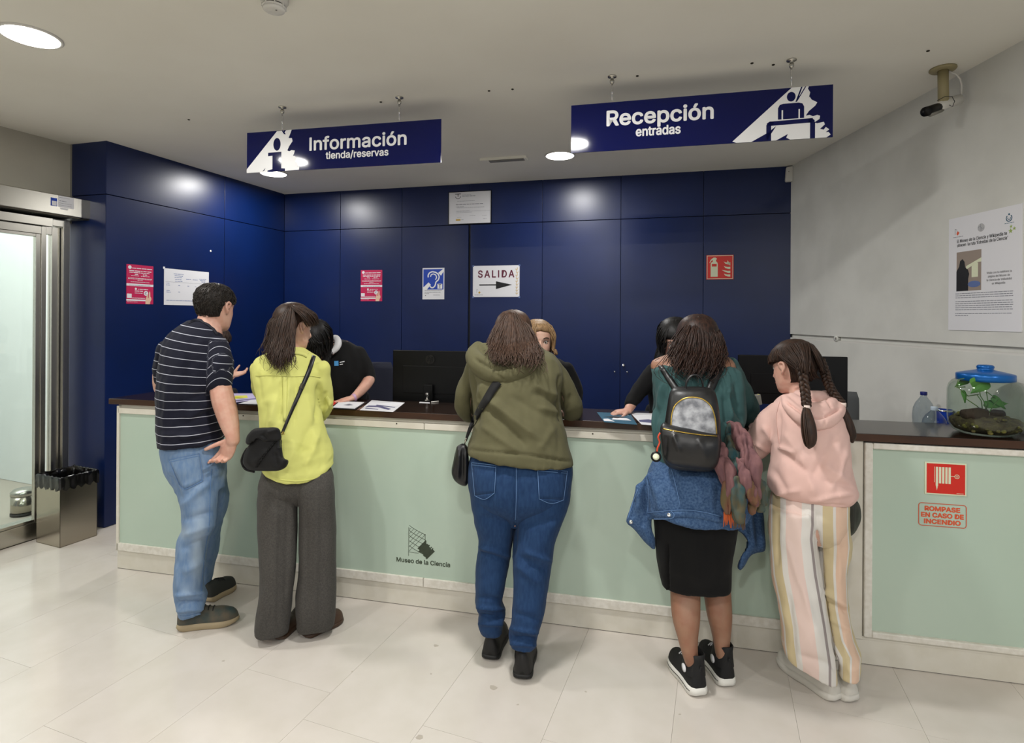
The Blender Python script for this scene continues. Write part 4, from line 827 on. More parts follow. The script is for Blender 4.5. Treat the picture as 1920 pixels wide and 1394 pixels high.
def strip(bv, pts, w, off, fallY, th=.002, sub=5, mb=None):
    """a band of cloth or a line of stitching running over a garment"""
    mb = mb or MB(); P = cr([tuple(p) + ((w,) if len(p) == 2 else ()) for p in pts], sub); top = []; bot = []
    lastY = fallY
    for i, p in enumerate(P):
        t = P[min(i + 1, len(P) - 1)][:2] - P[max(i - 1, 0)][:2]; t = t / (np.linalg.norm(t) + 1e-9); q = np.array([-t[1], t[0]]) * p[2] / 2
        for s in (-1, 0, 1):
            h = hit(bv, *(p[:2] + q * s), lastY)
            if s == 0: lastY = h.y
            d = (EYEV - h).normalized(); top.append(h + d * off); bot.append(h + d * (off - th))
    n = len(top); m = len(P); fs = []
    for i in range(m - 1):
        for s in (0, 1): a = i * 3 + s; fs += [(a, a + 1, a + 4, a + 3), (n + a, n + a + 3, n + a + 4, n + a + 1)]
        fs += [(i * 3, i * 3 + 3, n + i * 3 + 3, n + i * 3), (i * 3 + 2, n + i * 3 + 2, n + i * 3 + 5, i * 3 + 5)]
    fs += [(0, n, n + 1, 1), (1, n + 1, n + 2, 2)]; e = (m - 1) * 3; fs += [(e, e + 1, n + e + 1, n + e), (e + 1, e + 2, n + e + 2, n + e + 1)]
    return mb.add(top + bot, fs)
def setattr_pt(me, name, arr):
    a = me.attributes.get(name) or me.attributes.new(name, 'FLOAT', 'POINT'); a.data.foreach_set('value', np.asarray(arr, np.float32))

# head: facing +Y, height 1 from chin to crown
HZ = [-.50, -.47, -.40, -.30, -.17, -.03, .10, .24, .35, .43, .48, .50]
HW = [.09, .16, .225, .268, .298, .322, .342, .338, .300, .222, .12, .015]
HF = [.30, .345, .36, .365, .362, .358, .368, .350, .280, .175, .06, -.03]
HB = [.06, -.02, -.10, -.20, -.31, -.395, -.435, -.435, -.385, -.29, -.18, -.06]
def hp(z, phi, off=0):
    w, f, b = (np.interp(z, HZ, a) for a in (HW, HF, HB)); cy = (f + b) / 2; d = (f - b) / 2; ex = 2.2
    s, c = math.sin(phi), math.cos(phi); x = math.copysign(abs(s) ** (2 / ex), s) * (w + off); y = cy + math.copysign(abs(c) ** (2 / ex), c) * (d + off)
    return Vector((x, y, z + (off * max(0, (z - .3) / .2) if z > .3 else 0)))
def headM(px, py, Y, h, yaw, pitch=0, roll=0):
    return Matrix.Translation(at(px, py, Y)) @ Matrix.Rotation(math.radians(-yaw), 4, 'Z') @ Matrix.Rotation(math.radians(-pitch), 4, 'X') @ Matrix.Rotation(math.radians(roll), 4, 'Y') @ Matrix.Diagonal((h, h, h, 1))
def head_mb(Mx, nose=1.0):
    q = MB(); n = 40; R = []
    for z in np.concatenate([np.linspace(-.5, -.4, 6), np.linspace(-.37, .4, 26), np.linspace(.43, .5, 7)]):
        r = []
        for j in range(n):
            p = hp(z, 2 * math.pi * j / n)
            if p.y > .1:
                g = lambda x0, z0, sx, sz: math.exp(-((p.x - x0) / sx) ** 2 - ((z - z0) / sz) ** 2)
                dy = -.045 * (g(.135, .03, .075, .05) + g(-.135, .03, .075, .05)) + .018 * (g(.13, .105, .10, .03) + g(-.13, .105, .10, .03)) + .022 * (g(.2, -.12, .09, .08) + g(-.2, -.12, .09, .08))
                dy += .028 * g(0, -.255, .09, .022) + .03 * g(0, -.31, .075, .025) - .015 * g(0, -.282, .08, .012) + .025 * g(0, -.44, .09, .05) - .02 * g(0, -.37, .1, .03); p.y += dy
            r.append(p)
        R.append(r)
    q.rings(R)
    q.tube([(0, .33, .09), (0, .385, .0), (0, .43 * nose, -.09), (0, .455 * nose, -.14), (0, .42 * nose, -.175), (0, .36, -.18)], [.02, .032, .042, .052, .046, .02], 10)
    for s in (-1, 1):
        q.ball((s * .042, .395, -.158), (.032, .045, .026), 8, 6)
        E_ = [Vector((s * (.335 + (.045 if 0 < k < 6 else .01)), y, z)) for k, (y, z) in enumerate(((.03, -.02), (.02, .08), (-.05, .115), (-.105, .07), (-.10, -.01), (-.05, -.08), (.0, -.125)))]
        q.tube(E_, [.016, .026, .03, .03, .028, .026, .026], 8); q.ball((s * .335, -.035, -.005), (.03, .055, .09), 8, 6); q.ball((s * .35, .0, -.115), (.026, .03, .034), 8, 6)
    return q.xf(Mx)
def eyes(Mx, parent, iris=(70, 52, 36)):
    if 'eyeball' not in M: M['eyeball'] = mat('eyeball', (226, 222, 216), .2); M['iris'] = mat('iris', iris, .15); M['brow'] = mat('brow', (66, 46, 32), .7); M['lip'] = mat('lip', (172, 92, 84), .4)
    for s in (-1, 1):
        q = MB(); q.ball((s * .135, .285, .022), .058, 14, 10); e = obj('eye', q.xf(Mx), 'eyeball', parent, True)
        q = MB(); q.ball((s * .135, .330, .02), (.026, .017, .026), 10, 6); obj('iris', q.xf(Mx), 'iris', e, True)
        q = MB(); q.tube([hp(.11, s * .18, .012), hp(.135, s * .35, .014), hp(.125, s * .55, .012), hp(.10, s * .68, .008)], [.010, .016, .014, .006], 6); obj('eyebrow', q.xf(Mx), 'brow', parent, True)
        q = MB(); q.tube([Vector((s * .075, .338, .022)), Vector((s * .10, .348, .052)), Vector((s * .14, .346, .060)), Vector((s * .18, .328, .05)), Vector((s * .20, .305, .028))], .008, 6); obj('eyelid', q.xf(Mx), 'brow', parent, True)
    q = MB(); q.tube([hp(-.28, -.27, .03), hp(-.27, 0, .042), hp(-.28, .27, .03)], [.008, .024, .008], 8); obj('lips', q.xf(Mx), 'lip', parent, True)
def hairline(phi, back=-.32, side=-.06, front=.27):
    a = abs((phi + math.pi) % (2 * math.pi) - math.pi)
    return float(np.interp(a, [0, .75, 1.1, 1.35, 1.75, 2.1, math.pi], [front, front - .05, .10, side, side - .02, back * .8, back]))
def haircap(Mx, t=.05, n=48, mb=None, bump=.004, seed=1, **kw):
    q = MB(); rs_ = random.Random(seed); R = []
    for i in range(15):
        r = []
        for j in range(n):
            ph = 2 * math.pi * j / n; z0 = hairline(ph, **kw); s = i / 14; z = z0 + (.499 - z0) * math.sin(s * math.pi / 2) ** .9
            r.append(hp(z, ph, t * min(1, .25 + s * 5) + bump * rs_.uniform(-1, 1)))
        R.append(r)
    q.rings([[hp(hairline(2 * math.pi * j / n, **kw), 2 * math.pi * j / n, -.03) for j in range(n)]] + R); q.xf(Mx)
    return merge(mb, q) if mb else q
def locks(mb, Mx, N, ph, hang, r=.0035, off=(.04, .09), z0=(.1, .49), zl=-.12, seed=0, wave=0, drift=(0, 0, 0), out=.0, n=5, tip=.25, hl=None):
    """hair strands: run over the scalp from the parting, then hang free for `hang` metres"""
    rs_ = random.Random(seed); h = Mx.to_scale().x; c0 = Mx @ Vector((0, -.04, 0))
    for _ in range(N):
        p = rs_.uniform(*ph); zs = .49 - (rs_.random() ** 1.3) * (.49 - z0[0]); o = rs_.uniform(*off); k = 7; P = []
        ze = zl if not callable(zl) else zl(p)
        for i in range(k):
            s = i / (k - 1); z = zs + (ze - zs) * s; P.append(Mx @ hp(z, p + rs_.uniform(-.03, .03) + .12 * math.sin(s * 3 + p * 5) * (1 if wave else .3), o * min(1, .45 + s * 1.2)))
        L = hang(p) * rs_.uniform(.78, 1.08); e = P[-1]; rad = Vector((e.x - c0.x, e.y - c0.y, 0)); rad = rad.normalized() if rad.length > 1e-6 else Vector(); wv = rs_.uniform(0, 6.28); w2 = rs_.uniform(.7, 1.3); m = 7 if L > .03 else 2
        if L > .005:
            for i in range(1, m + 1):
                s = i / m; tg = Vector((-rad.y, rad.x, 0))
                P.append(e - Z * L * s + rad * (out * L * math.sin(s * 2.2)) + Vector(drift) * s * s + (tg * math.sin(wv + s * 7 * w2) + rad * math.cos(wv + s * 6)) * wave * s ** .7)
        K = len(P); mb.tube(P, [r * (1 if i < K * .6 else 1 - (1 - tip) * ((i - K * .6) / (K * .4)) ** 1.2) * (.5 if i == 0 else 1) * rs_.uniform(.85, 1.15) for i in range(K)], n, True, .6)
    return mb
def ghair(mb, G, N, r=.0026, jit=2.5, wave=1.2, seed=0, tip=.2, n=5, short=.75):
    """hair strands led by guide strands from the crown to the tips"""
    rs_ = random.Random(seed); G = [cr(gd, 3) for gd in G]; K = len(G[0])
    for _ in range(N):
        u = rs_.uniform(0, len(G) - 1.001); i = int(u); f = u - i; jx, jy = rs_.gauss(0, jit), rs_.gauss(0, jit); w0 = rs_.uniform(0, 6.28); wf = rs_.uniform(.5, 1.1); L = max(5, int(K * rs_.uniform(short, 1.0) + .5)); s0 = 0 if rs_.random() < .7 else rs_.randint(0, K // 3); P = []; dz = rs_.uniform(-.012, .012)
        for k in range(s0, min(K, L)):
            q = G[i][k] * (1 - f) + G[i + 1][k] * f; t = k / (K - 1); a = min(1, .3 + t); w_ = wave * t * t * 2
            P.append(at(q[0] + jx * a + w_ * math.sin(w0 + k * wf), q[1] + jy * a * .5, q[2] + dz + w_ * .0022 * math.cos(w0 + k * wf)))
        m = len(P); rr = r * rs_.uniform(.7, 1.3)
        if m > 3: mb.tube(P, [rr * (.5 if j == 0 else 1 if j < m * .6 else 1 - (1 - tip) * (j - m * .6) / (m * .4)) for j in range(m)], n, True, .7)
    return mb
def hand(mb, w, d, n, size, curl=(20, 20, 20, 20), thumb=1, spread=.12, tcurl=15, tdir=None, rad=1.0):
    """palm, four jointed fingers of different lengths and a thumb from the side of the palm; n = back of the hand"""
    w, d, n = Vector(w), Vector(d).normalized(), Vector(n); n = (n - d * n.dot(d)).normalized(); l = d.cross(n) * thumb; s = size
    R = []
    for t, hw, ht in ((-.06, .125, .10), (.0, .135, .105), (.12, .18, .11), (.26, .22, .105), (.40, .225, .09), (.50, .205, .07)):
        R.append([w + d * t * s + l * hw * s * math.cos(a) + n * ht * s * math.sin(a) for a in [2 * math.pi * j / 14 for j in range(14)]])
    mb.rings(R)
    for i, (off, ln, rr) in enumerate(((.16, .40, .048), (.055, .45, .05), (-.05, .42, .047), (-.15, .33, .041))):
        p = w + d * .44 * s + l * off * s; dd = (d + l * spread * (1.2 - i * .8)).normalized(); P = [p]; nn = n.copy(); rr *= rad
        for f in (.44, .31, .25):
            a = math.radians(curl[i]) * (1.0 if f == .44 else 1.15); ax = dd.cross(nn).normalized(); q = Matrix.Rotation(-a, 3, ax); dd = (q @ dd).normalized(); nn = (q @ nn).normalized(); p = p + dd * ln * f * s; P.append(p)
        P.append(p + dd * rr * .5 * s); mb.tube(P, [rr * s * 1.05, rr * s, rr * s * .95, rr * s * .8, rr * s * .35], 10)
    td = Vector(tdir).normalized() if tdir else (d * .65 + l * .75 - n * .2).normalized(); p = w + d * .12 * s + l * .13 * s; P = [p]; ax = l.cross(d)
    for f, a in ((.22, 0), (.19, tcurl), (.15, tcurl)):
        td = (td + (d - td * .2) * math.radians(a) * .6).normalized(); p = p + td * f * s; P.append(p)
    mb.tube(P + [P[-1] + td * .02 * s], [.07 * s, .06 * s * rad, .053 * s * rad, .045 * s * rad, .02 * s], 10)
    return mb
def shoe(parent, heel, toe, w, mats, sole=.028, hh=.085, name='shoe', high=0, toe_h=.05, laces=True, label=None):
    heel, toe = Vector(heel), Vector(toe); d = toe - heel; d.z = 0; L = d.length; d.normalize(); l = Vector((d.y, -d.x, 0)); up, so = mats
    prof = [(0, .20), (.04, .36), (.14, .43), (.3, .41), (.45, .42), (.6, .48), (.75, .5), (.87, .44), (.95, .3), (1, .1)]
    hw = lambda t: np.interp(t, [a for a, b in prof], [b for a, b in prof]) * w
    ts = np.concatenate([np.linspace(0, .12, 6), np.linspace(.18, .84, 12), np.linspace(.88, 1, 6)])
    q = MB(); ol = [(t, 1) for t in ts] + [(t, -1) for t in ts[::-1]]
    lift = lambda t: .012 * max(0, (t - .75) / .25) ** 2 + .006 * max(0, (.08 - t) / .08)
    def olr(k, z): return [heel + d * (L * (.5 + (t - .5) * k)) + l * s * hw(t) * k + Z * (z + (lift(t) if z < .01 else 0)) for t, s in ol]
    q.rings([olr(.95, .001), olr(1.01, .006), olr(1.03, sole * .55), olr(1.0, sole)]); S = obj(name, q, so, parent, True, label=label)
    R = []; ht = [(0, hh * .9), (.05, hh), (.28, hh * 1.0 + high), (.42, hh * .92 + high * .3), (.58, hh * .78), (.75, toe_h + .012), (.9, toe_h), (.97, toe_h * .7), (1, toe_h * .25)]
    for t in ts:
        H = np.interp(t, [a for a, b in ht], [b for a, b in ht]); k = hw(t) * .97; r = []
        for j in range(20):
            a = 2 * math.pi * j / 20; z = math.sin(a); x = math.copysign(abs(math.cos(a)) ** .75, math.cos(a)); nar = 1 - .35 * max(0, z) * (1 if t < .6 else .5)
            r.append(heel + d * L * t + l * x * k * nar + Z * (sole * .8 + (H * abs(z) ** .8 if z > 0 else z * .008)))
        R.append(r)
    q = MB(); q.rings(R); obj('upper', q, up, S, True)
    if laces:
        q = MB()
        for k in range(4):
            t = .36 + k * .075; H = np.interp(t, [a for a, b in ht], [b for a, b in ht]) + sole * .8 + .003; kk = hw(t) * .5; q.tube([heel + d * L * t + l * x * kk + Z * (H - .012 * x * x) for x in (-1, -.5, 0, .5, 1)], .0028, 6)
        tag(obj('laces', q, laces if isinstance(laces, str) else up, S, True), kind='stuff')
    return S
def braid(path, r0, r1, mb, turns=4.2, seed=0):
    P = cr(path, 10); P3 = [at(a, b, Y) for a, b, Y in P]; n = len(P3)
    for k in range(3):
        Q = []; rr = []
        for i, p in enumerate(P3):
            s = i / (n - 1); t = (P3[min(i + 1, n - 1)] - P3[max(i - 1, 0)]).normalized(); vw = (EYEV - p).normalized(); lat = t.cross(vw).normalized(); dep = lat.cross(t); r = r0 + (r1 - r0) * s; a = s * turns * 2 * math.pi + k * 2 * math.pi / 3
            Q.append(p + lat * math.sin(a) * r * .75 + dep * math.sin(2 * a) * r * .42); rr.append(r * .56)
        mb.tube(Q, rr, 8, True)
    return mb
def blobpx(pts, Y, th, mb=None, bulge=.85, curve=0):
    """a stuffed flat shape: its outline, a real distance and a real thickness"""
    mb = mb or MB(); pts = np.array(cr(pts + pts[:1], 4)[:-1]); c = pts.mean(0); R = []
    for k, dy in ((.45, -1), (.8, -.88), (.96, -.5), (1, 0), (.96, .5), (.8, .88), (.45, 1)):
        R.append([at(c[0] + (p[0] - c[0]) * k, c[1] + (p[1] - c[1]) * k, Y + dy * th / 2 + curve * (p[0] - c[0]) ** 2 / 1e4) for p in pts])
    return mb.rings(R)
def staff_legs(mb, x, y, zt, w=.17):
    for s in (-1, 1): mb.tube([(x + s * w * .5, y, zt), (x + s * w * .55, y - .01, zt * .5), (x + s * w * .55, y + .02, .05)], [.085, .062, .055], 12)
    return mb
def person(label, body, voxel, skin, foot, smooth=2):
    voxel = min(voxel, .0052)
    me = remesh(body, voxel, smooth, .4); co = np.empty(len(me.vertices) * 3); me.vertices.foreach_get('co', co); co = co.reshape(-1, 3) - np.array(foot); setco(me, co)
    o = link('person', me, skin, None, True, foot); return tag(o, label, 'person')
def remesh_all(mbs, voxel, smooth, fac):
    if isinstance(mbs, MB): return remesh(mbs, voxel, smooth, fac)
    q = MB()                                              # parts of one garment that overlap without growing together (two trouser legs)
    for m in mbs:
        me = remesh(m, voxel, smooth, fac); q.add([v.co[:] for v in me.vertices], [tuple(p.vertices) for p in me.polygons]); bpy.data.meshes.remove(me)
    return q.mesh('cloth')
def cloth(name, parent, mb, m, voxel=.009, smooth=2, F_=(), noise=0, seed=0, nsc=(14, 14, 9), fac=.5, post=None, label=None):
    me = remesh_all(mb, voxel, min(smooth, 2), fac); folds(me, F_, noise, nsc, seed)
    if post: post(me)
    o = link(name, me, m, parent, True)
    if label: o['label'] = label
    return o, bvh_of(me)
def fabric(name, rgb, rgb2=None, sc=6, am=.6, weave=500, st=.25, rough=.85, sheen=.03, stretch=None): 
    M[name] = mat(name, rgb, rough, bump=(weave, st, .0008), var=(sc, rgb2 or tuple(int(x * .86) for x in rgb), am), sheen=sheen, stretch=stretch, spec=.25); return M[name]
def hairmat(name, rgb, rgb2): M[name] = mat(name, rgb, .5, spec=.3, var=(1.0, rgb2, .9), bump=(1.5, .35, .002), stretch=(110, 110, 14)); return M[name]
# ------------------------------------------------------------------ people: materials
for nm, c in (('skin_light', (208, 170, 150)), ('skin_pink', (206, 164, 146)), ('skin_tan', (146, 110, 88)), ('skin_girl', (212, 172, 154))):
    M[nm] = mat(nm, c, .5, spec=.4, bump=(180, .12, .0006), var=(22, tuple(int(x * k) for x, k in zip(c, (.95, .86, .84))), .7)); M[nm].node_tree.nodes['Principled BSDF'].inputs['Subsurface Weight'].default_value = .06
hairmat('hair_black', (9, 8, 8), (20, 17, 16)); hairmat('hair_short', (24, 20, 17), (46, 40, 35)); hairmat('hair_brown', (38, 27, 21), (66, 48, 38)); hairmat('hair_chest', (54, 39, 31), (84, 63, 51)); hairmat('hair_wavy', (29, 20, 17), (60, 38, 29)); hairmat('hair_braid', (34, 23, 17), (62, 42, 30)); hairmat('hair_blond', (116, 90, 62), (158, 128, 92))
M['navy_rib'] = mat('navy_rib', (18, 20, 34), .8); fabric('tee', (20, 22, 38), (28, 30, 50)); fabric('denim_light', (98, 124, 158), (118, 140, 166), 70, .8, stretch=(1, 1, .25)); fabric('denim_mid', (24, 50, 86), (34, 62, 98), 90, .8, stretch=(1, 1, .3)); fabric('denim_jacket', (44, 70, 106), (76, 102, 136), 120, .8)
fabric('stitch', (170, 160, 140), weave=900); fabric('stitch_blue', (96, 128, 172), weave=900); fabric('lime', (204, 205, 120), (196, 197, 110), 5, .5); fabric('trouser_grey', (62, 60, 57), (76, 73, 69), 160, .9); fabric('olive', (90, 87, 62), (80, 77, 54), 7, .6); fabric('teal_knit', (52, 82, 82), (43, 71, 72), 7, .6); fabric('black_knit', (6, 6, 7), (9, 9, 10), 9, .6); fabric('pinkish', (222, 186, 176), (214, 176, 166), 6, .6); fabric('striped', (226, 186, 158)); fabric('white_cotton', (220, 220, 222)); fabric('bag_black', (16, 16, 17), (24, 24, 25), 9, .6, 260, .4, .65)
M['leather_black'] = mat('leather_black', (15, 15, 16), .42, bump=(140, .25, .0012), var=(8, (26, 26, 28), .6)); M['shoe_teal'] = mat('shoe_teal', (44, 62, 62), .8, var=(14, (92, 82, 66), .9)); M['shoe_dark'] = mat('shoe_dark', (40, 42, 38), .75, bump=(200, .2, .001)); M['sole_tan'] = mat('sole_tan', (158, 142, 112), .7); M['sole_white'] = mat('sole_white', (222, 220, 212), .6); M['shoe_brown'] = mat('shoe_brown', (66, 46, 32), .5); M['shoe_black'] = mat('shoe_black', (17, 16, 16), .6, bump=(60, .2, .001)); M['shoe_white'] = mat('shoe_white', (208, 204, 194), .6, bump=(60, .12, .001)); M['canvas_black'] = mat('canvas_black', (14, 14, 15), .8)
M['gold'] = mat('gold', (190, 160, 80), .3, 1); M['cord_red'] = mat('cord_red', (200, 70, 40), .6); M['hair_tie'] = mat('hair_tie', (226, 206, 196), .6); M['panel_print'] = mat('panel_print', (92, 94, 100), .45, var=(26, (176, 178, 182), .9)); M['scarf_mauve'] = mat('scarf_mauve', (126, 88, 88), .85, bump=(20, .5, .004), var=(30, (98, 66, 70), .9), stretch=(1.4, 1.4, .3)); M['scarf_teal'] = mat('scarf_teal', (32, 74, 80), .85, bump=(20, .5, .004), var=(22, (88, 78, 52), .9), stretch=(1.4, 1.4, .5)); M['scarf_olive'] = mat('scarf_olive', (92, 80, 50), .85, bump=(20, .5, .004), var=(26, (120, 74, 60), .9), stretch=(1.4, 1.4, .4)); M['fringe_orange'] = mat('fringe_orange', (190, 92, 46), .9)
attr_ramp(M['tee'], 'stripe', [(0, (176, 178, 190)), (.075, (19, 21, 36))], 1 / .043)
PEACH, WHT, MUS, GRY, PNK = (220, 188, 164), (216, 212, 205), (202, 186, 148), (152, 142, 140), (222, 198, 188)
attr_ramp(M['striped'], 'stripe', [(0, PEACH), (.16, WHT), (.19, MUS), (.30, WHT), (.36, PNK), (.52, WHT), (.63, GRY), (.67, WHT), (.78, MUS), (.93, WHT), (.97, PEACH)], 1)
attr_mix(M['denim_light'], 'fade', (164, 178, 190), .1, 1.0, .85)
def fadeattr(spots):
    def f(me):
        co, nm = co_no(me); px = topx(co); a = np.zeros(len(co))
        for x, y, rx, ry, s in spots: a += s * np.exp(-((px[:, 0] - x) / rx) ** 2 - ((px[:, 1] - y) / ry) ** 2)
        setattr_pt(me, 'fade', a)
    return f
g = lambda px, py: onz(px, py, 0)

# ------------------------------------------------------------------ 1  man in the striped t-shirt
foot = g(370, 1150); foot.z = 0
torso = [(601, 352, 403, 3.08, .07), (612, 334, 413, 3.06, .10), (638, 307, 420, 3.03, .135), (670, 299, 421, 3.01, .15), (705, 295, 412, 3.0, .16), (745, 292, 405, 3.0, .165), (785, 293, 410, 3.0, .168), (812, 294, 420, 3.0, .168), (828, 296, 424, 3.0, .162, -10), (829, 296, 424, 3.0, .162, -10)]
pel = [(820, 304, 418, 3.0, .13), (840, 301, 424, 3.0, .145), (860, 304, 426, 3.0, .158), (888, 313, 427, 2.99, .15), (915, 328, 424, 2.99, .13)]
nleg = [(866, 305, 404, 2.97, .115), (900, 326, 412, 2.95, .115), (945, 339, 408, 2.92, .105), (988, 342, 405, 2.9, .10), (1013, 333, 393, 2.89, .095), (1051, 328, 387, 2.87, .09), (1094, 324, 382, 2.86, .085), (1120, 326, 390, 2.86, .085), (1138, 331, 385, 2.86, .075), (1150, 333, 380, 2.86, .068, -6), (1151, 333, 380, 2.86, .068, -6)]
fleg = [(880, 345, 424, 3.05, .11), (915, 370, 428, 3.1, .11), (940, 375, 431, 3.12, .10), (988, 372, 416, 3.14, .09), (1030, 366, 411, 3.16, .085), (1062, 364, 403, 3.17, .08), (1090, 362, 397, 3.18, .075), (1108, 362, 390, 3.18, .07)]
HM = headM(404, 577, 3.1, .252, 15, 8)
b = head_mb(HM); tubepx(b, [(393, 628, 3.05, 22), (392, 608, 3.07, 21), (396, 590, 3.09, 21)]); rowsloft(b, torso, k=.86); rowsloft(b, pel, k=.8); rowsloft(b, nleg, k=.68); rowsloft(b, fleg, k=.68)
tubepx(b, [(410, 660, 3.0, 14), (411, 700, 2.97, 16), (412, 718, 2.965, 18), (417, 745, 2.95, 20), (424, 770, 2.94, 19.5), (431, 797, 2.925, 16.5), (436, 818, 2.91, 12.5), (437, 828, 2.91, 12)])
tubepx(b, [(315, 660, 3.05, 17), (303, 705, 3.12, 15), (308, 735, 3.22, 13), (345, 745, 3.36, 10), (368, 750, 3.42, 9)])
hand(b, at(437, 824, 2.91), (-.46, .05, -.86), (.25, .95, -.1), .205, (14, 34, 40, 46), -1, .10, 8, tdir=(-.93, -.25, -.33)); hand(b, at(366, 749, 3.42), (.9, .4, -.1), (0, 0, 1), .19, (10, 10, 12, 14), 1)
man = person('man in a navy striped t-shirt and light blue jeans', b, .0052, 'skin_pink', foot)
q = haircap(HM, .032, back=-.27, side=.08, front=.24, bump=.006, n=72); rs_ = random.Random(3)
for _ in range(1500):
    ph = rs_.uniform(.7, 5.58); z0 = hairline(ph, -.25, .09, .24); z = rs_.uniform(z0, .49); o = rs_.uniform(.026, .036); P = [HM @ hp(z, ph, o), HM @ hp(max(z - .03, z0 - .012), ph + .03, o + .012), HM @ hp(max(z - .06, z0 - .02), ph + .05, o + .008)]; q.tube(P, [.0016, .0015, .0005], 4)
obj('hair', q, 'hair_short', man, True)
eyes(HM, man)
q = MB(); rowsloft(q, torso, k=1.0); tubepx(q, [(404, 650, 3.02, 22), (411, 680, 2.985, 25.5), (412, 705, 2.97, 25), (412, 722, 2.965, 22.5)], n=20); tubepx(q, [(318, 655, 3.05, 21), (308, 690, 3.09, 20), (307, 712, 3.14, 18)])
ax0, ax1 = at(404, 640, 3.02), at(413, 728, 2.965)
def stripes(me):
    co, nm = co_no(me); px = topx(co); t = px[:, 0]; z = co[:, 2]
    s = z + (px[:, 0] - 340) * .00062 * np.clip((800 - px[:, 1]) / 200, -.1, 1) - .012 * ((px[:, 0] - 350) / 60) ** 2 * np.clip((690 - px[:, 1]) / 90, 0, 1)
    d = np.array(ax1 - ax0); L = np.linalg.norm(d); d /= L; u = (co - np.array(ax0)) @ d; dist = np.linalg.norm(co - np.array(ax0) - u[:, None] * d, axis=1)
    sl = (dist < .083) & (px[:, 0] > 391 - (px[:, 1] - 650) * .06) & (u < L * 1.1) & (co[:, 1] < 3.08) & (px[:, 1] > 640) & (px[:, 1] < 745)
    s2 = -u + .006 + .02 * ((px[:, 0] - 412) / 20) ** 2
    setattr_pt(me, 'stripe', np.where(sl, s2, s) + 10 * .043)
tee, bv = cloth('t_shirt', man, q, 'tee', .0068, 4, [(392, 655, 391, 700, 5, -.004), (388, 735, 335, 760, 9, -.006), (400, 752, 350, 790, 9, .006), (398, 770, 340, 800, 8, -.006), (415, 805, 340, 822, 7, .006), (405, 815, 330, 832, 6, -.006), (360, 660, 330, 820, 14, -.006), (318, 700, 306, 800, 8, .005), (298, 815, 420, 822, 6, .005), (300, 838, 424, 832, 5, .004)], .0028, 7, post=stripes)
obj('neckband', strip(bv, [(353, 605), (372, 600), (395, 612), (408, 628)], 5, .004, 3.0), 'navy_rib', man, True)
q = MB(); rowsloft(q, pel); rowsloft(q, nleg); rowsloft(q, fleg)
jeans, bv = cloth('jeans', man, q, 'denim_light', .0068, 4, [(341, 950, 395, 905, 8, .007), (345, 975, 400, 960, 7, -.006), (402, 985, 345, 1005, 8, .007), (395, 1010, 340, 1030, 7, -.006), (388, 1050, 345, 1075, 9, .006), (326, 1118, 388, 1112, 5, .008), (328, 1132, 388, 1128, 4, -.009), (330, 1146, 384, 1142, 5, .007), (420, 880, 360, 925, 9, .006), (330, 1060, 335, 1110, 7, .005), (318, 890, 342, 940, 7, -.006)], .0025, 11, post=fadeattr([(375, 985, 16, 60, .55), (368, 1050, 12, 45, .6), (345, 1000, 12, 14, .6), (355, 880, 30, 30, .35), (420, 890, 10, 12, .6), (350, 1110, 16, 20, .35)]))
pk = obj('back_pocket', patch(bv, [(316, 863), (374, 851), (380, 902), (345, 918)], 10, 8, .005, 2.9, .004), 'denim_light', man, True)
for L_ in ([(316, 863), (374, 851)], [(374, 851), (378, 880), (380, 902)], [(380, 902), (347, 918), (336, 910)], [(336, 910), (325, 885), (316, 863)], [(317, 867), (374, 855)]): obj('pocket_seam', strip(bv, L_, 1.2, .0062, 2.9, .001), 'stitch_blue', pk, True)
obj('side_seam', strip(bv, [(397, 880), (394, 930), (392, 985), (384, 1040), (377, 1120)], 1.6, .002, 2.9, .0015), 'stitch_blue', man, True); obj('hem', strip(bv, [(334, 1156), (350, 1158), (376, 1151)], 4, .003, 2.85, .003), 'denim_light', man, True)
shoe(man, g(334, 1180), g(447, 1166), .105, ('shoe_teal', 'sole_tan'), .034, .085, 'sneaker', laces='shoe_black'); shoe(man, g(386, 1131), g(438, 1102), .10, ('shoe_dark', 'sole_tan'), .032, .082, 'sneaker', laces='shoe_black')

# ------------------------------------------------------------------ 2  woman in the yellow blouse
foot = g(560, 1195); foot.z = 0
bl = [(650, 526, 566, 3.02, .06), (660, 506, 580, 3.01, .08), (672, 481, 600, 3.0, .105), (690, 474, 612, 2.98, .12), (712, 476, 608, 2.96, .13), (750, 482, 600, 2.94, .135), (795, 487, 608, 2.92, .14), (838, 488, 624, 2.90, .145), (862, 486, 628, 2.89, .15), (882, 488, 626, 2.88, .152), (897, 489, 626, 2.87, .152), (907, 490, 626, 2.865, .15)]
pel = [(868, 496, 618, 2.88, .10), (888, 490, 623, 2.875, .12), (905, 485, 627, 2.87, .132), (925, 488, 624, 2.865, .11), (945, 505, 607, 2.86, .06)]
ll_ = [(905, 486, 560, 2.86, .125), (945, 482, 559, 2.85, .128), (1010, 484, 557, 2.83, .12), (1068, 487, 555, 2.81, .115), (1117, 486, 548, 2.8, .115), (1155, 479, 545, 2.79, .10), (1181, 477, 542, 2.78, .09), (1182, 477, 542, 2.78, .09)]
rl_ = [(905, 556, 626, 2.87, .125), (945, 560, 629, 2.87, .125), (1010, 561, 630, 2.86, .12), (1068, 560, 631, 2.85, .115), (1117, 555, 630, 2.84, .115), (1150, 556, 629, 2.83, .10), (1172, 556, 627, 2.83, .09), (1173, 556, 627, 2.83, .09)]
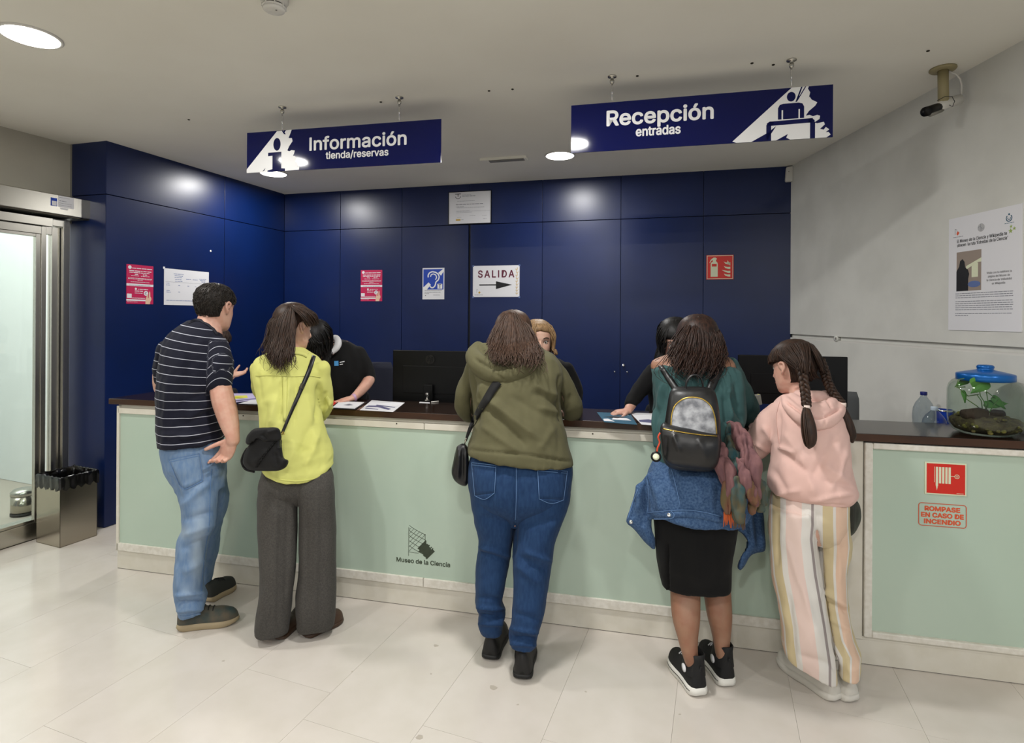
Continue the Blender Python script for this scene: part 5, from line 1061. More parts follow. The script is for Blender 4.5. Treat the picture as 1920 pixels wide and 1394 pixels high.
rs1 = [(604, 688, 2.98, 15), (607, 718, 3.0, 15), (610, 746, 3.03, 14), (610, 768, 3.06, 13), (600, 781, 3.12, 12), (570, 782, 3.17, 11)]; ls1 = [(484, 690, 3.0, 14), (485, 715, 3.04, 13), (492, 740, 3.1, 12), (530, 768, 3.17, 11), (580, 770, 3.12, 9)]
HM = headM(551, 614, 3.03, .238, 33, 10)
b = head_mb(HM); tubepx(b, [(545, 668, 3.0, 17), (546, 645, 3.02, 17)]); rowsloft(b, bl[:-3], k=.82); rowsloft(b, pel, k=.8); rowsloft(b, ll_, k=.6); rowsloft(b, rl_, k=.6); tubepx(b, rs1, k=.75); tubepx(b, ls1, k=.75)
hand(b, at(598, 745, 3.045), (.12, -.35, -1), (.9, -.3, .1), .17, (12, 14, 16, 20), -1, .05, rad=1.0); hand(b, at(566, 782, 3.17), (-1, .1, .1), (0, 0, 1), .17)
w = person('woman in a lime yellow blouse and wide grey trousers', b, .006, 'skin_light', foot)
q = haircap(HM, .06, back=-.30, side=.12, front=.16, n=56)
ghair(q, [[(532, 580, 3.0), (508, 602, 2.97), (503, 625, 2.95), (497, 645, 2.92), (493, 656, 2.90)], [(538, 576, 2.97), (518, 602, 2.93), (511, 635, 2.90), (506, 662, 2.86), (508, 680, 2.84)], [(543, 573, 2.95), (530, 605, 2.90), (523, 640, 2.87), (518, 668, 2.83), (518, 692, 2.81)], [(547, 573, 2.95), (543, 605, 2.90), (536, 640, 2.87), (530, 665, 2.83), (525, 692, 2.81)], [(550, 574, 2.95), (554, 605, 2.91), (549, 640, 2.88), (547, 665, 2.84), (550, 684, 2.83)]], 560, .0025, 3.4, 2.2, 2, short=.68)
ghair(q, [[(536, 580, 2.98), (512, 605, 2.94), (504, 635, 2.91), (498, 665, 2.86), (500, 690, 2.83)], [(545, 575, 2.95), (533, 610, 2.90), (526, 645, 2.86), (520, 675, 2.82), (522, 702, 2.80)], [(550, 575, 2.95), (552, 610, 2.91), (546, 645, 2.87), (550, 672, 2.83), (553, 694, 2.81)]], 100, .0018, 6, 6, 3, short=.75)
ghair(q, [[(545, 575, 2.94), (560, 588, 2.91), (570, 600, 2.92), (575, 608, 2.935), (578, 614, 2.95)], [(547, 573, 2.96), (566, 580, 2.94), (580, 591, 2.95), (587, 602, 2.98), (590, 611, 3.0)], [(547, 572, 2.99), (570, 577, 2.99), (587, 587, 3.01), (593, 598, 3.03), (595, 608, 3.05)]], 160, .0026, 2, .8, 4, short=.85)
hair = obj('hair', q, 'hair_brown', w, True); q = MB(); c = at(531, 601, 2.9); q.obox(c, (.012, 0, -.018), (.009, 0, .006), (0, .03, 0)); obj('hair_clip', q, 'plastic_grey', hair, bevel=.001); eyes(HM, w)
q = MB(); rowsloft(q, bl); tubepx(q, rs1); tubepx(q, ls1)
def tail(me):
    co, nm = co_no(me); px = topx(co); hem = 862 + 32 * np.sqrt(np.clip(1 - ((px[:, 0] - 556) / 74) ** 2, 0, 1)); k = np.clip((px[:, 1] - 845) / 62, 0, 1); co[:, 2] += (908 - hem) * k * co[:, 1] / F; setco(me, co)
blouse, bv = cloth('blouse', w, q, 'lime', .0078, 3, [(543, 712, 535, 800, 5, .007), (530, 712, 524, 790, 4, -.005), (556, 712, 552, 800, 4, -.005), (598, 720, 594, 790, 5, -.012), (520, 745, 505, 800, 10, .006), (500, 760, 492, 840, 7, -.005), (575, 745, 590, 830, 9, .006), (590, 790, 560, 850, 10, -.006), (600, 810, 575, 880, 9, .006), (555, 830, 540, 895, 10, .006), (527, 820, 515, 885, 9, -.006), (612, 735, 606, 765, 5, -.005), (604, 778, 622, 752, 4, .006), (484, 700, 490, 750, 5, -.004)], .003, 21, nsc=(12, 12, 7), post=tail)
obj('yoke_seam', strip(bv, [(479, 705), (510, 704), (545, 706), (580, 705), (601, 708)], 1.6, .0035, 2.9, .003), 'lime', w, True); obj('back_pleat', patch(bv, [(530, 707), (539, 707), (536, 790), (531, 790)], 3, 10, .005, 2.9, .005), 'lime', w, True)
obj('collar', strip(bv, [(529, 664), (548, 660), (566, 662), (577, 667)], 9, .006, 2.95, .006), 'lime', w, True); obj('shirt_hem', strip(bv, [(515, 898), (556, 903), (590, 898)], 2.2, .003, 2.85, .002), 'lime', w, True); obj('sleeve_cuff', strip(bv, [(611, 745), (618, 755), (621, 768)], 8, .004, 3.0, .003), 'lime', w, True)
q = MB(); rowsloft(q, pel); q1 = MB(); rowsloft(q1, [(880, 492, 552, 2.87, .10)] + ll_, ex=3.2); q2 = MB(); rowsloft(q2, [(880, 562, 620, 2.88, .10)] + rl_, ex=3.2)
tr, bv2 = cloth('trousers', w, [q, q1, q2], 'trouser_grey', .0085, 3, [(520, 920, 512, 1190, 6, .006), (595, 920, 590, 1180, 6, .006), (500, 930, 525, 960, 8, -.004), (540, 940, 535, 1150, 8, -.005), (573, 940, 575, 1150, 8, -.005), (495, 1100, 490, 1185, 6, .004)], .0016, 5)
shoe(w, g(517, 1203), g(517, 1203) + Vector((.06, .25, 0)), .095, ('shoe_brown', 'shoe_brown'), .022, .05, laces=False); shoe(w, g(569, 1197), g(569, 1197) + Vector((.14, .17, 0)), .095, ('shoe_brown', 'shoe_brown'), .022, .05, laces=False)
# her shoulder bag
bagY = 2.66
q = blobpx([(480, 812), (505, 806), (526, 812), (529, 840), (533, 860), (541, 864), (536, 876), (522, 883), (500, 884), (478, 884), (463, 881), (454, 868), (457, 852), (465, 838)], bagY, .085); me = folds(remesh(q, .005, 3), [(475, 870, 500, 845, 6, .004), (515, 850, 520, 875, 5, -.004)], .002, 3)
bag = tag(link('shoulder_bag', me, 'bag_black', None, True), 'black fabric shoulder bag with chain trim on the woman in yellow', 'bag'); bvb = bvh_of(me)
q = blobpx([(460, 830), (463, 817), (476, 806), (500, 801), (521, 802), (528, 812), (528, 826), (512, 829), (496, 829), (484, 822), (472, 825), (466, 834)], bagY - .028, .06); obj('flap', folds(remesh(q, .004, 3), [(500, 812, 520, 806, 4, .005), (490, 815, 500, 826, 4, -.005)], .002, 9), 'bag_black', bag, True)
q = MB()
for i in range(26):
    s = i / 25; x, y = 525 - 44 * s - 3 * math.sin(s * 3), 819 + 58 * s; p = hit(bvb, x, y, bagY - .05); p = p + (EYEV - p).normalized() * .006; q.ball(p, (.006, .004, .0035) if i % 2 else (.0035, .004, .006), 6, 4)
tag(obj('chain', q, M['black_plastic'], bag, True), kind='stuff'); q = MB(); 
for x, y in cr([(463, 842), (457, 852), (453, 866), (460, 880), (476, 885)], 7): q.ball(at(x, y, bagY), .006, 6, 4)
tag(obj('chain_trim', q, M['black_plastic'], bag, True), kind='stuff')
obj('leather_tag', patch(bvb, [(521, 826), (529, 826), (528, 841), (520, 841)], 2, 3, .006, bagY, .003), 'leather_black', bag); 
sb = obj('strap', strip(bv, [(529, 813, 5.5), (540, 787, 6), (553, 757, 7), (567, 725, 8), (579, 697, 8.5), (586, 676, 8), (589, 667, 7)], 8, .009, 2.8, .003), 'leather_black', bag, True)
q = patch(bv, [(564, 719), (573, 722), (569, 731), (560, 728)], 2, 2, .013, 2.8, .004); obj('buckle', q, 'steel_dark', sb); q = MB(); q.tube([at(528, 815, 2.7), at(531, 809, 2.72), at(533, 815, 2.7), at(528, 815, 2.7)], .0018, 6); obj('ring', q, 'gold', bag, True)

# ------------------------------------------------------------------ 3  woman in the olive hoodie
foot = g(945, 1255); foot.z = 0
ho = [(645, 925, 1005, 2.90, .08), (656, 897, 1024, 2.87, .115), (672, 882, 1044, 2.84, .15), (705, 880, 1056, 2.80, .17), (735, 884, 1053, 2.77, .175), (765, 888, 1052, 2.74, .18), (795, 889, 1056, 2.71, .185), (820, 884, 1063, 2.69, .19), (836, 880, 1069, 2.67, .19, 12), (850, 877, 1074, 2.66, .187, 18), (859, 877, 1075, 2.655, .186, 20), (860, 877, 1075, 2.655, .186, 20)]
la = [(902, 668, 2.86, 20), (889, 705, 2.86, 21), (878, 735, 2.87, 21), (873, 763, 2.90, 19.5), (885, 776, 2.97, 16), (930, 777, 3.05, 14)]; ra = [(1026, 678, 2.84, 20), (1045, 706, 2.85, 21), (1062, 738, 2.86, 20.5), (1073, 768, 2.89, 20), (1060, 778, 2.96, 16), (1012, 779, 3.04, 14)]
pel = [(845, 890, 1062, 2.66, .14), (862, 882, 1069, 2.655, .16), (885, 877, 1073, 2.65, .18), (930, 882, 1068, 2.64, .175), (960, 900, 1045, 2.635, .12), (985, 925, 1010, 2.63, .06)]
ll_ = [(938, 882, 973, 2.65, .14), (980, 890, 968, 2.65, .13), (1011, 897, 963, 2.65, .12), (1060, 892, 955, 2.64, .11), (1108, 891, 945, 2.63, .10), (1131, 889, 943, 2.63, .095), (1148, 897, 949, 2.62, .09), (1166, 895, 943, 2.62, .085), (1180, 900, 943, 2.62, .075), (1181, 900, 943, 2.62, .075)]
rl_ = [(938, 968, 1069, 2.63, .14), (980, 966, 1053, 2.61, .135), (1018, 961, 1040, 2.59, .12), (1056, 960, 1036, 2.57, .11), (1102, 963, 1028, 2.55, .10), (1140, 961, 1022, 2.53, .095), (1166, 959, 1017, 2.52, .09), (1188, 954, 1010, 2.51, .082), (1206, 956, 1006, 2.5, .075), (1207, 956, 1006, 2.5, .075)]
HM = headM(962, 632, 2.93, .245, 6, 24)
b = head_mb(HM); tubepx(b, [(962, 690, 2.86, 24), (962, 665, 2.9, 22)]); rowsloft(b, ho, k=.84); rowsloft(b, pel, k=.8); rowsloft(b, ll_, k=.68); rowsloft(b, rl_, k=.68); tubepx(b, la, k=.62); tubepx(b, ra, k=.62)
hand(b, at(932, 776, 3.06), (.9, .4, -.1), (0, 0, 1), .175); hand(b, at(1010, 778, 3.05), (-.9, .4, -.1), (0, 0, 1), .175, thumb=-1)
w = person('woman in an olive green hooded sweatshirt and dark blue jeans', b, .0065, 'skin_light', foot)
q = haircap(HM, .06, back=-.36, side=-.12, front=.22, n=56)
ghair(q, [[(948, 588, 2.92), (929, 612, 2.88), (921, 632, 2.84), (917, 646, 2.80), (911, 656, 2.77)], [(952, 586, 2.88), (936, 615, 2.83), (928, 640, 2.79), (925, 660, 2.72), (929, 678, 2.62)], [(956, 584, 2.86), (946, 615, 2.80), (939, 645, 2.77), (936, 664, 2.67), (942, 682, 2.60)], [(960, 584, 2.86), (960, 615, 2.79), (962, 642, 2.76), (964, 660, 2.69), (970, 676, 2.62)], [(964, 585, 2.87), (975, 615, 2.81), (982, 642, 2.77), (987, 666, 2.67), (993, 692, 2.60)], [(968, 587, 2.89), (987, 615, 2.83), (997, 640, 2.79), (1003, 664, 2.70), (1007, 690, 2.62)], [(970, 590, 2.92), (992, 612, 2.88), (1001, 632, 2.85), (1009, 648, 2.80), (1013, 656, 2.77)]], 660, .0024, 3.4, 2.8, 12, short=.66)
ghair(q, [[(950, 588, 2.88), (932, 612, 2.84), (924, 636, 2.80), (918, 660, 2.72), (926, 690, 2.62)], [(957, 586, 2.85), (945, 618, 2.79), (940, 650, 2.74), (944, 674, 2.63), (954, 690, 2.585)], [(964, 586, 2.86), (976, 618, 2.80), (984, 648, 2.75), (992, 676, 2.63), (1000, 704, 2.59)], [(969, 590, 2.90), (992, 615, 2.86), (1003, 640, 2.80), (1010, 668, 2.70), (1012, 700, 2.60)]], 110, .0019, 6, 7, 13, short=.8)
obj('hair', q, 'hair_chest', w, True); eyes(HM, w)
q = MB(); rowsloft(q, ho); tubepx(q, la, n=20); tubepx(q, ra, n=20)
hd_, bv = cloth('hoodie', w, q, 'olive', .0085, 3, [(915, 750, 1010, 825, 9, .012), (912, 765, 985, 835, 7, -.010), (905, 800, 975, 850, 8, .007), (900, 740, 893, 800, 5, -.008), (1000, 722, 1046, 745, 8, .008), (1000, 735, 1050, 760, 7, -.007), (1010, 765, 1052, 775, 8, .006), (1050, 705, 1052, 790, 5, -.014), (885, 705, 889, 795, 5, -.014), (905, 720, 895, 760, 6, .006), (1040, 800, 1010, 845, 10, .006), (960, 745, 1040, 790, 9, -.005), (880, 844, 985, 853, 3.5, -.006), (985, 853, 1070, 866, 3.5, -.006), (885, 725, 880, 760, 5, -.004), (1070, 740, 1062, 770, 5, -.005)], .0028, 31)
q = MB(); tubepx(q, [(898, 650, 2.83, 11), (888, 666, 2.78, 15), (902, 688, 2.70, 20), (935, 704, 2.66, 19), (972, 698, 2.67, 20), (1000, 680, 2.72, 17), (1010, 660, 2.8, 12)], n=18); tubepx(q, [(908, 655, 2.82, 14), (930, 678, 2.74, 18), (960, 684, 2.72, 18), (988, 668, 2.76, 15)], n=18); tubepx(q, [(925, 660, 2.84, 16), (960, 668, 2.8, 18), (990, 660, 2.82, 14)])
hood, bvh_ = cloth('hood', w, q, 'olive', .007, 4, [(890, 672, 925, 690, 4, -.012), (925, 692, 975, 682, 5, -.012), (975, 682, 1000, 662, 4, -.008), (930, 700, 945, 715, 3, -.004), (955, 690, 968, 712, 2, -.004)], .002, 33)
q = MB(); rowsloft(q, pel); q1 = MB(); rowsloft(q1, [(900, 882, 968, 2.65, .155)] + ll_); q2 = MB(); rowsloft(q2, [(900, 968, 1070, 2.64, .155)] + rl_)
jn, bvj = cloth('jeans', w, [q, q1, q2], 'denim_mid', .0078, 3, [(968, 880, 966, 985, 4, -.007), (966, 985, 962, 1040, 5, -.008), (895, 1025, 960, 1045, 5, .008), (895, 1035, 955, 1055, 4, -.007), (985, 1035, 1035, 1055, 6, .008), (975, 1045, 1030, 1075, 6, -.006), (970, 1060, 1010, 1095, 7, .005), (892, 1140, 948, 1143, 4, .009), (895, 1155, 946, 1158, 4, -.010), (897, 1170, 944, 1170, 4, .008), (955, 1180, 1010, 1188, 4, .009), (955, 1195, 1010, 1200, 4, -.009), (955, 1208, 1006, 1210, 4, .008), (900, 970, 960, 985, 8, -.005), (975, 985, 1050, 975, 7, -.005), (895, 1120, 945, 1125, 5, -.005), (965, 1150, 1018, 1165, 6, -.005)], .002, 37)
for P_ in ([(884, 868), (930, 873), (927, 925), (890, 930)], [(1008, 879), (1064, 884), (1057, 938), (1011, 936)]):
    pk = obj('back_pocket', patch(bvj, P_, 8, 8, .005, 2.5, .004), 'denim_mid', w, True); tl, tr_, br, bl_ = P_; mid = ((br[0] + bl_[0]) / 2, max(br[1], bl_[1]) + 7)
    obj('pocket_point', patch(bvj, [bl_, br, (mid[0] + 6, mid[1]), (mid[0] - 6, mid[1])], 6, 3, .005, 2.5, .004), 'denim_mid', pk, True)
    for L_ in ([tl, tr_], [tr_, br], [br, mid, bl_], [bl_, tl], [(tl[0], tl[1] + 4), (tr_[0], tr_[1] + 4)]): obj('pocket_seam', strip(bvj, L_, 1.1, .0062, 2.5, .001), 'stitch_blue', pk, True)
obj('back_seam', strip(bvj, [(968, 874), (968, 930), (966, 980)], 1.3, .002, 2.5, .001), 'stitch_blue', w, True)
for h_, s_ in ((g(918, 1241), .02), (g(979, 1278), -.0)): shoe(w, h_, h_ + Vector((s_ + .03, .255, 0)), .105, ('shoe_black', 'shoe_black'), .028, .105, 'ankle_boot', laces=False)
q = blobpx([(856, 838), (868, 831), (877, 838), (879, 870), (877, 908), (866, 911), (852, 900), (847, 884), (852, 858)], 2.66, .09); me = folds(remesh(q, .005, 3), [(862, 845, 858, 900, 3, .005), (868, 840, 866, 900, 3, -.005), (872, 850, 873, 900, 2, .004)], .002, 4)
bg = tag(link('shoulder_bag', me, 'leather_black', None, True), 'small black pouch bag at the hip of the woman in the olive hoodie', 'bag')
obj('strap', strip(bv, [(873, 828, 4), (880, 808, 7), (893, 780, 11), (910, 752, 14), (925, 728, 15.5), (934, 716, 16)], 14, .010, 2.62, .003), 'bag_black', bg, True); q = MB(); q.tube([at(871, 834, 2.6), at(874, 822, 2.58)], .003, 6); obj('strap_hook', q, 'steel', bg, True)

# ------------------------------------------------------------------ 4  woman with the backpack
foot = g(1325, 1300); foot.z = 0
tp = [(683, 1224, 1376, 2.69, .10), (695, 1217, 1388, 2.67, .13), (716, 1221, 1394, 2.64, .14), (745, 1226, 1398, 2.61, .15), (776, 1224, 1400, 2.59, .155), (800, 1223, 1394, 2.57, .155), (836, 1227, 1388, 2.55, .15), (874, 1226, 1385, 2.53, .15)]
ra = [(1362, 688, 2.68, 24), (1378, 716, 2.68, 22), (1390, 745, 2.70, 24), (1402, 769, 2.73, 23), (1395, 788, 2.80, 17), (1350, 786, 2.88, 13)]; la = [(1238, 708, 2.68, 17), (1241, 740, 2.72, 17), (1240, 768, 2.78, 16), (1245, 785, 2.84, 14), (1280, 784, 2.9, 12)]
sk = [(872, 1226, 1386, 2.52, .16), (925, 1220, 1390, 2.50, .165), (1000, 1226, 1379, 2.5, .16), (1040, 1229, 1372, 2.5, .15), (1075, 1234, 1371, 2.5, .125), (1098, 1241, 1371, 2.495, .11, -10), (1099, 1241, 1371, 2.495, .11, -10)]
lg = [(1070, 1258, 1311, 2.51, .055), (1100, 1256, 1313, 2.50, .06), (1155, 1259, 1313, 2.455, .066), (1193, 1269, 1309, 2.43, .056), (1225, 1278, 1309, 2.41, .044), (1250, 1286, 1313, 2.415, .034), (1264, 1290, 1313, 2.42, .03)]; rg = [(1070, 1316, 1368, 2.53, .055), (1100, 1317, 1370, 2.53, .06), (1150, 1324, 1373, 2.50, .066), (1185, 1333, 1371, 2.49, .055), (1215, 1339, 1368, 2.47, .044), (1236, 1342, 1368, 2.47, .034), (1252, 1345, 1366, 2.475, .03)]
HM = headM(1307, 643, 2.74, .24, 2, 14)
b = head_mb(HM); tubepx(b, [(1307, 700, 2.68, 22), (1307, 672, 2.71, 20)]); rowsloft(b, [(655, 1282, 1334, 2.72, .06), (668, 1240, 1366, 2.71, .085), (680, 1219, 1378, 2.69, .10), (700, 1219, 1380, 2.67, .11)] + tp[2:], k=1, n=32) if False else rowsloft(b, [(657, 1282, 1334, 2.72, .06), (668, 1245, 1364, 2.71, .08), (679, 1221, 1376, 2.69, .095), (694, 1218.5, 1380, 2.68, .11)]); rowsloft(b, tp, k=.84); rowsloft(b, sk, k=.82); rowsloft(b, lg); rowsloft(b, rg); tubepx(b, ra, k=.7); tubepx(b, la, k=.7)
hand(b, at(1352, 786, 2.88), (-.8, .5, -.1), (0, 0, 1), .17, thumb=-1); hand(b, at(1278, 784, 2.9), (.8, .5, -.1), (0, 0, 1), .17)
w = person('woman with dark wavy hair in a teal top and black skirt', b, .0062, 'skin_tan', foot)
q = haircap(HM, .07, back=-.36, side=-.12, front=.22, n=56)
ghair(q, [[(1298, 600, 2.74), (1276, 620, 2.70), (1264, 642, 2.67), (1257, 660, 2.63), (1251, 678, 2.60)], [(1303, 596, 2.71), (1284, 625, 2.65), (1274, 650, 2.62), (1272, 677, 2.56), (1278, 702, 2.50)], [(1308, 594, 2.70), (1300, 625, 2.63), (1296, 655, 2.60), (1295, 684, 2.53), (1299, 706, 2.48)], [(1312, 594, 2.70), (1318, 625, 2.63), (1320, 655, 2.60), (1321, 680, 2.53), (1322, 704, 2.48)], [(1316, 596, 2.71), (1336, 623, 2.65), (1343, 650, 2.62), (1345, 676, 2.56), (1341, 702, 2.50)], [(1320, 600, 2.74), (1348, 620, 2.70), (1356, 642, 2.67), (1360, 660, 2.63), (1358, 680, 2.60)]], 660, .0024, 3.4, 5.0, 22, short=.62)
ghair(q, [[(1302, 598, 2.70), (1280, 628, 2.64), (1268, 660, 2.60), (1262, 690, 2.54), (1270, 716, 2.48)], [(1310, 596, 2.69), (1306, 630, 2.63), (1304, 662, 2.58), (1306, 690, 2.50), (1312, 718, 2.46)], [(1318, 598, 2.70), (1340, 628, 2.64), (1350, 660, 2.60), (1352, 688, 2.54), (1346, 712, 2.49)]], 120, .0019, 8, 9, 23, short=.75)
obj('hair', q, 'hair_wavy', w, True); eyes(HM, w)
q = MB(); rowsloft(q, [(672, 1250, 1362, 2.705, .09), (682, 1229, 1374, 2.69, .108), (705, 1230, 1378, 2.665, .12), (730, 1235, 1380, 2.64, .12)]); obj('camisole', remesh(q, .008, 3), 'black_knit', w, True)
q = MB(); rowsloft(q, tp); tubepx(q, ra, n=20); tubepx(q, la, n=18); tubepx(q, [(1236, 775, 2.62, 14), (1233, 800, 2.56, 12), (1234, 835, 2.53, 9)])
tpo, bv = cloth('teal_top', w, q, 'teal_knit', .0085, 3, [(1222, 696, 1280, 692, 4, .005), (1370, 740, 1395, 790, 6, -.012), (1366, 725, 1372, 790, 6, .010), (1360, 740, 1362, 800, 5, -.008), (1240, 720, 1232, 770, 5, .007), (1250, 725, 1238, 775, 5, -.008), (1232, 760, 1228, 830, 5, -.007), (1385, 690, 1400, 740, 7, .005), (1378, 720, 1390, 770, 5, -.006), (1240, 790, 1236, 860, 4, .007), (1365, 800, 1380, 850, 6, .006), (1290, 700, 1290, 730, 9, -.004)], .003, 41)
q = MB(); rowsloft(q, sk, ex=2.8); skirt, bvs = cloth('skirt', w, q, 'black_knit', .0085, 3, [(1252, 1020, 1251, 1115, 2.5, -.012), (1300, 985, 1310, 1110, 14, .005), (1340, 990, 1345, 1100, 10, -.004)], .0015, 43)
jk = [(866, 1226, 1386, 2.515, .165), (882, 1217, 1394, 2.50, .185), (910, 1205, 1402, 2.485, .19), (940, 1204, 1402, 2.48, .19), (961, 1208, 1398, 2.475, .19, 10), (962, 1208, 1398, 2.475, .19, 10)]
q = MB(); rowsloft(q, jk); blobpx([(1218, 884), (1196, 915), (1184, 945), (1174, 978), (1186, 990), (1204, 1010), (1227, 1033), (1229, 1014), (1221, 990), (1226, 940)], 2.47, .06, q); blobpx([(1372, 925), (1405, 930), (1430, 955), (1434, 1000), (1437, 1034), (1413, 1040), (1388, 1069), (1386, 1056), (1404, 1025), (1390, 1000), (1362, 984)], 2.50, .06, q)
jkt, bvk = cloth('denim_jacket', w, q, 'denim_jacket', .0075, 2, [(1208, 900, 1214, 970, 5, -.012), (1200, 905, 1195, 960, 6, .008), (1190, 935, 1183, 975, 4, -.006), (1225, 890, 1240, 960, 9, .006), (1262, 885, 1275, 945, 6, -.004), (1300, 890, 1320, 950, 12, .006), (1350, 900, 1345, 965, 9, -.006), (1400, 945, 1412, 1030, 6, .010), (1415, 950, 1425, 1025, 5, -.010), (1395, 985, 1408, 1020, 4, -.008), (1205, 985, 1222, 1020, 4, .007), (1270, 900, 1340, 930, 10, .004)], .003, 45, label='blue denim jacket tied round the waist')
obj('waistband', strip(bvk, [(1214, 969), (1245, 966), (1285, 964), (1320, 968), (1352, 976)], 13, .004, 2.3, .004), 'denim_jacket', jkt, True)
for L_ in ([(1214, 962), (1245, 959), (1285, 957), (1320, 961), (1352, 969)], [(1259, 880), (1268, 915), (1275, 948)], [(1258, 959), (1264, 966), (1258, 973), (1226, 974)], [(1196, 918), (1186, 944), (1177, 974)], [(1213, 890), (1216, 930), (1214, 962)]): obj('seam', strip(bvk, L_, 1.3, .0062 if L_[0][1] > 955 else .0025, 2.3, .001), 'stitch_blue', jkt, True)
for x, y in ((1254.5, 966), (1183, 979)):
    p = hit(bvk, x, y, 2.3); d = (EYEV - p).normalized(); q = MB(); q.lathe(p + d * .004, [(.0085, 0), (.0085, .003), (.006, .004), (.003, .003), (0, .003)], 14, axis=d); obj('button', q, 'chrome', jkt, True)
for hl, to in ((g(1313, 1310), g(1266, 1246)), (g(1366, 1292), g(1322, 1232))):
    d = (to - hl).normalized(); S = shoe(w, hl, hl + d * .255, .10, ('canvas_black', 'sole_white'), .042, .10, 'sneaker', high=.02, laces='white_cotton')
    l = Vector((d.y, -d.x, 0)); 
    R = []
    for z, k, sh in ((.075, .056, .062), (.11, .050, .058), (.14, .047, .056), (.165, .048, .052), (.166, .043, .052), (.13, .040, .055)):
        R.append([hl + d * (sh + k * 1.15 * math.cos(2 * math.pi * j / 24)) + l * k * .82 * math.sin(2 * math.pi * j / 24) + Z * (z + .012 * math.cos(2 * math.pi * j / 24) ** 2) for j in range(24)])
    q = MB(); q.rings(R, False); obj('ankle_collar', q, 'canvas_black', S, True)
    q = MB(); ol = [(t, s) for t in np.linspace(0, 1, 16) for s in (1,)]
    pr = lambda t: np.interp(t, [0, .04, .14, .3, .45, .6, .75, .87, .95, 1], [.20, .36, .43, .41, .42, .48, .5, .44, .3, .1]) * .10 * 1.04
    q.tube([hl + d * .255 * t + l * s * pr(t) + Z * .024 for s, ts_ in ((-1, np.linspace(1, 0, 16)), (1, np.linspace(0, 1, 16))) for t in ts_], .0016, 5); obj('sole_line', q, 'black_print', S, True)
    q = MB(); pc_ = hl + d * .055 - l * .0455 + Z * .10; q.lathe(pc_, [(.017, 0), (.017, .004), (0, .005)], 18, axis=-l); obj('ankle_patch', q, 'white_cotton', S, True)
    q = MB(); q.tube([hl + d * .004 + Z * (.05 + .03 * k) for k in range(3)] + [hl - d * .006 + Z * .135], .004, 6); obj('heel_tab', q, 'canvas_black', S, True)
# backpack, without any printed figure on its panel
q = MB(); rowsloft(q, [(727, 1268, 1331, 2.385, .035), (734, 1257, 1340, 2.37, .05), (758, 1250, 1346, 2.355, .06), (800, 1244, 1350, 2.34, .07), (840, 1239, 1350, 2.335, .072), (866, 1243, 1346, 2.335, .068), (879, 1254, 1336, 2.345, .05)], ex=3); me = folds(remesh(q, .006, 4), [], .0015, 3)
bp = tag(link('backpack', me, 'leather_black', None, True), 'small black leather backpack with grey front panel on the woman in teal', 'backpack'); bvp = bvh_of(me)
P_ = cr([(1258, 806), (1259, 780), (1266, 760), (1282, 748), (1300, 745), (1318, 749), (1333, 762), (1341, 785), (1344, 815)], 4); top = []; 
q = MB(); rowsP = []
for j in range(13):
    v = j / 12; row = []
    for p in P_:
        base = np.array([1258 + (p[0] - 1258), 806 + (p[0] - 1258) * .11]); pt = p[:2] * (1 - v) + base * v; h = hit(bvp, pt[0], pt[1], 2.3); d = (EYEV - h).normalized(); row.append(h + d * .003)
    rowsP.append(row)
n_ = len(P_); q.add([p for r_ in rowsP for p in r_], [(j * n_ + i, (j + 1) * n_ + i, (j + 1) * n_ + i + 1, j * n_ + i + 1) for j in range(12) for i in range(n_ - 1)]); obj('front_panel', q, 'panel_print', bp, True)
obj('zip', strip(bvp, [tuple(p[:2]) for p in P_[::4]], 2.2, .006, 2.3, .003), 'gold', bp, True)
q = MB(); rowsloft(q, [(803, 1243, 1346, 2.30, .035, 14), (812, 1237, 1349, 2.285, .05, 12), (835, 1238, 1349, 2.275, .058), (862, 1243, 1346, 2.28, .052), (876, 1256, 1337, 2.295, .035)], ex=3); me = folds(remesh(q, .005, 3), [(1262, 815, 1275, 850, 5, .005), (1250, 820, 1246, 860, 4, -.004), (1310, 825, 1325, 865, 8, .004)], .0012, 6); pkt = link('front_pocket', me, 'leather_black', bp, True); bvq = bvh_of(me)
obj('zip', strip(bvq, [(1242, 804), (1275, 810), (1310, 815), (1345, 818)], 2, .003, 2.25, .003), 'gold', pkt, True); q = MB(); q.tube([at(1262, 808, 2.235), at(1264, 816, 2.23)], .003, 6); obj('zip_pull', q, 'chrome', pkt, True)
q = MB(); q.tube([at(x, y, Y) for x, y, Y in cr([(1285, 733, 2.36), (1288, 714, 2.36), (1299, 704, 2.36), (1311, 706, 2.36), (1317, 718, 2.36), (1318, 733, 2.36)], 4)], .0075, 8, flat=.5); obj('carry_handle', q, 'leather_black', bp, True)
obj('shoulder_strap', strip(bv, [(1270, 733, 14), (1258, 716, 12), (1245, 697, 10), (1236, 682, 9), (1232, 674, 9)], 12, .012, 2.55, .006), 'leather_black', bp, True); obj('shoulder_strap', strip(bv, [(1330, 735, 15), (1338, 715, 17), (1347, 695, 17), (1355, 680, 15), (1358, 672, 14)], 16, .012, 2.55, .006), 'leather_black', bp, True)
q = MB(); q.tube([at(x, y, 2.25) for x, y in cr([(1238, 812), (1234, 820), (1237, 830), (1233, 840), (1232, 847)], 3)], .0035, 6); kc = tag(obj('keychain', q, 'cord_red', smooth=True), 'red cord keychain with dark round charm hanging from the backpack', 'keychain'); c = at(1230, 857, 2.25); dd = (EYEV - c).normalized(); q = MB(); q.lathe(c, [(.0, -.003), (.021, -.003), (.021, .003), (.015, .004), (0, .004)], 20, axis=dd); obj('charm', q, 'black_plastic', kc, True); q = MB(); q.lathe(c + dd * .004, [(.013, 0), (.013, .001), (0, .001)], 16, axis=dd); obj('charm_face', q, 'glow_print', kc, True)
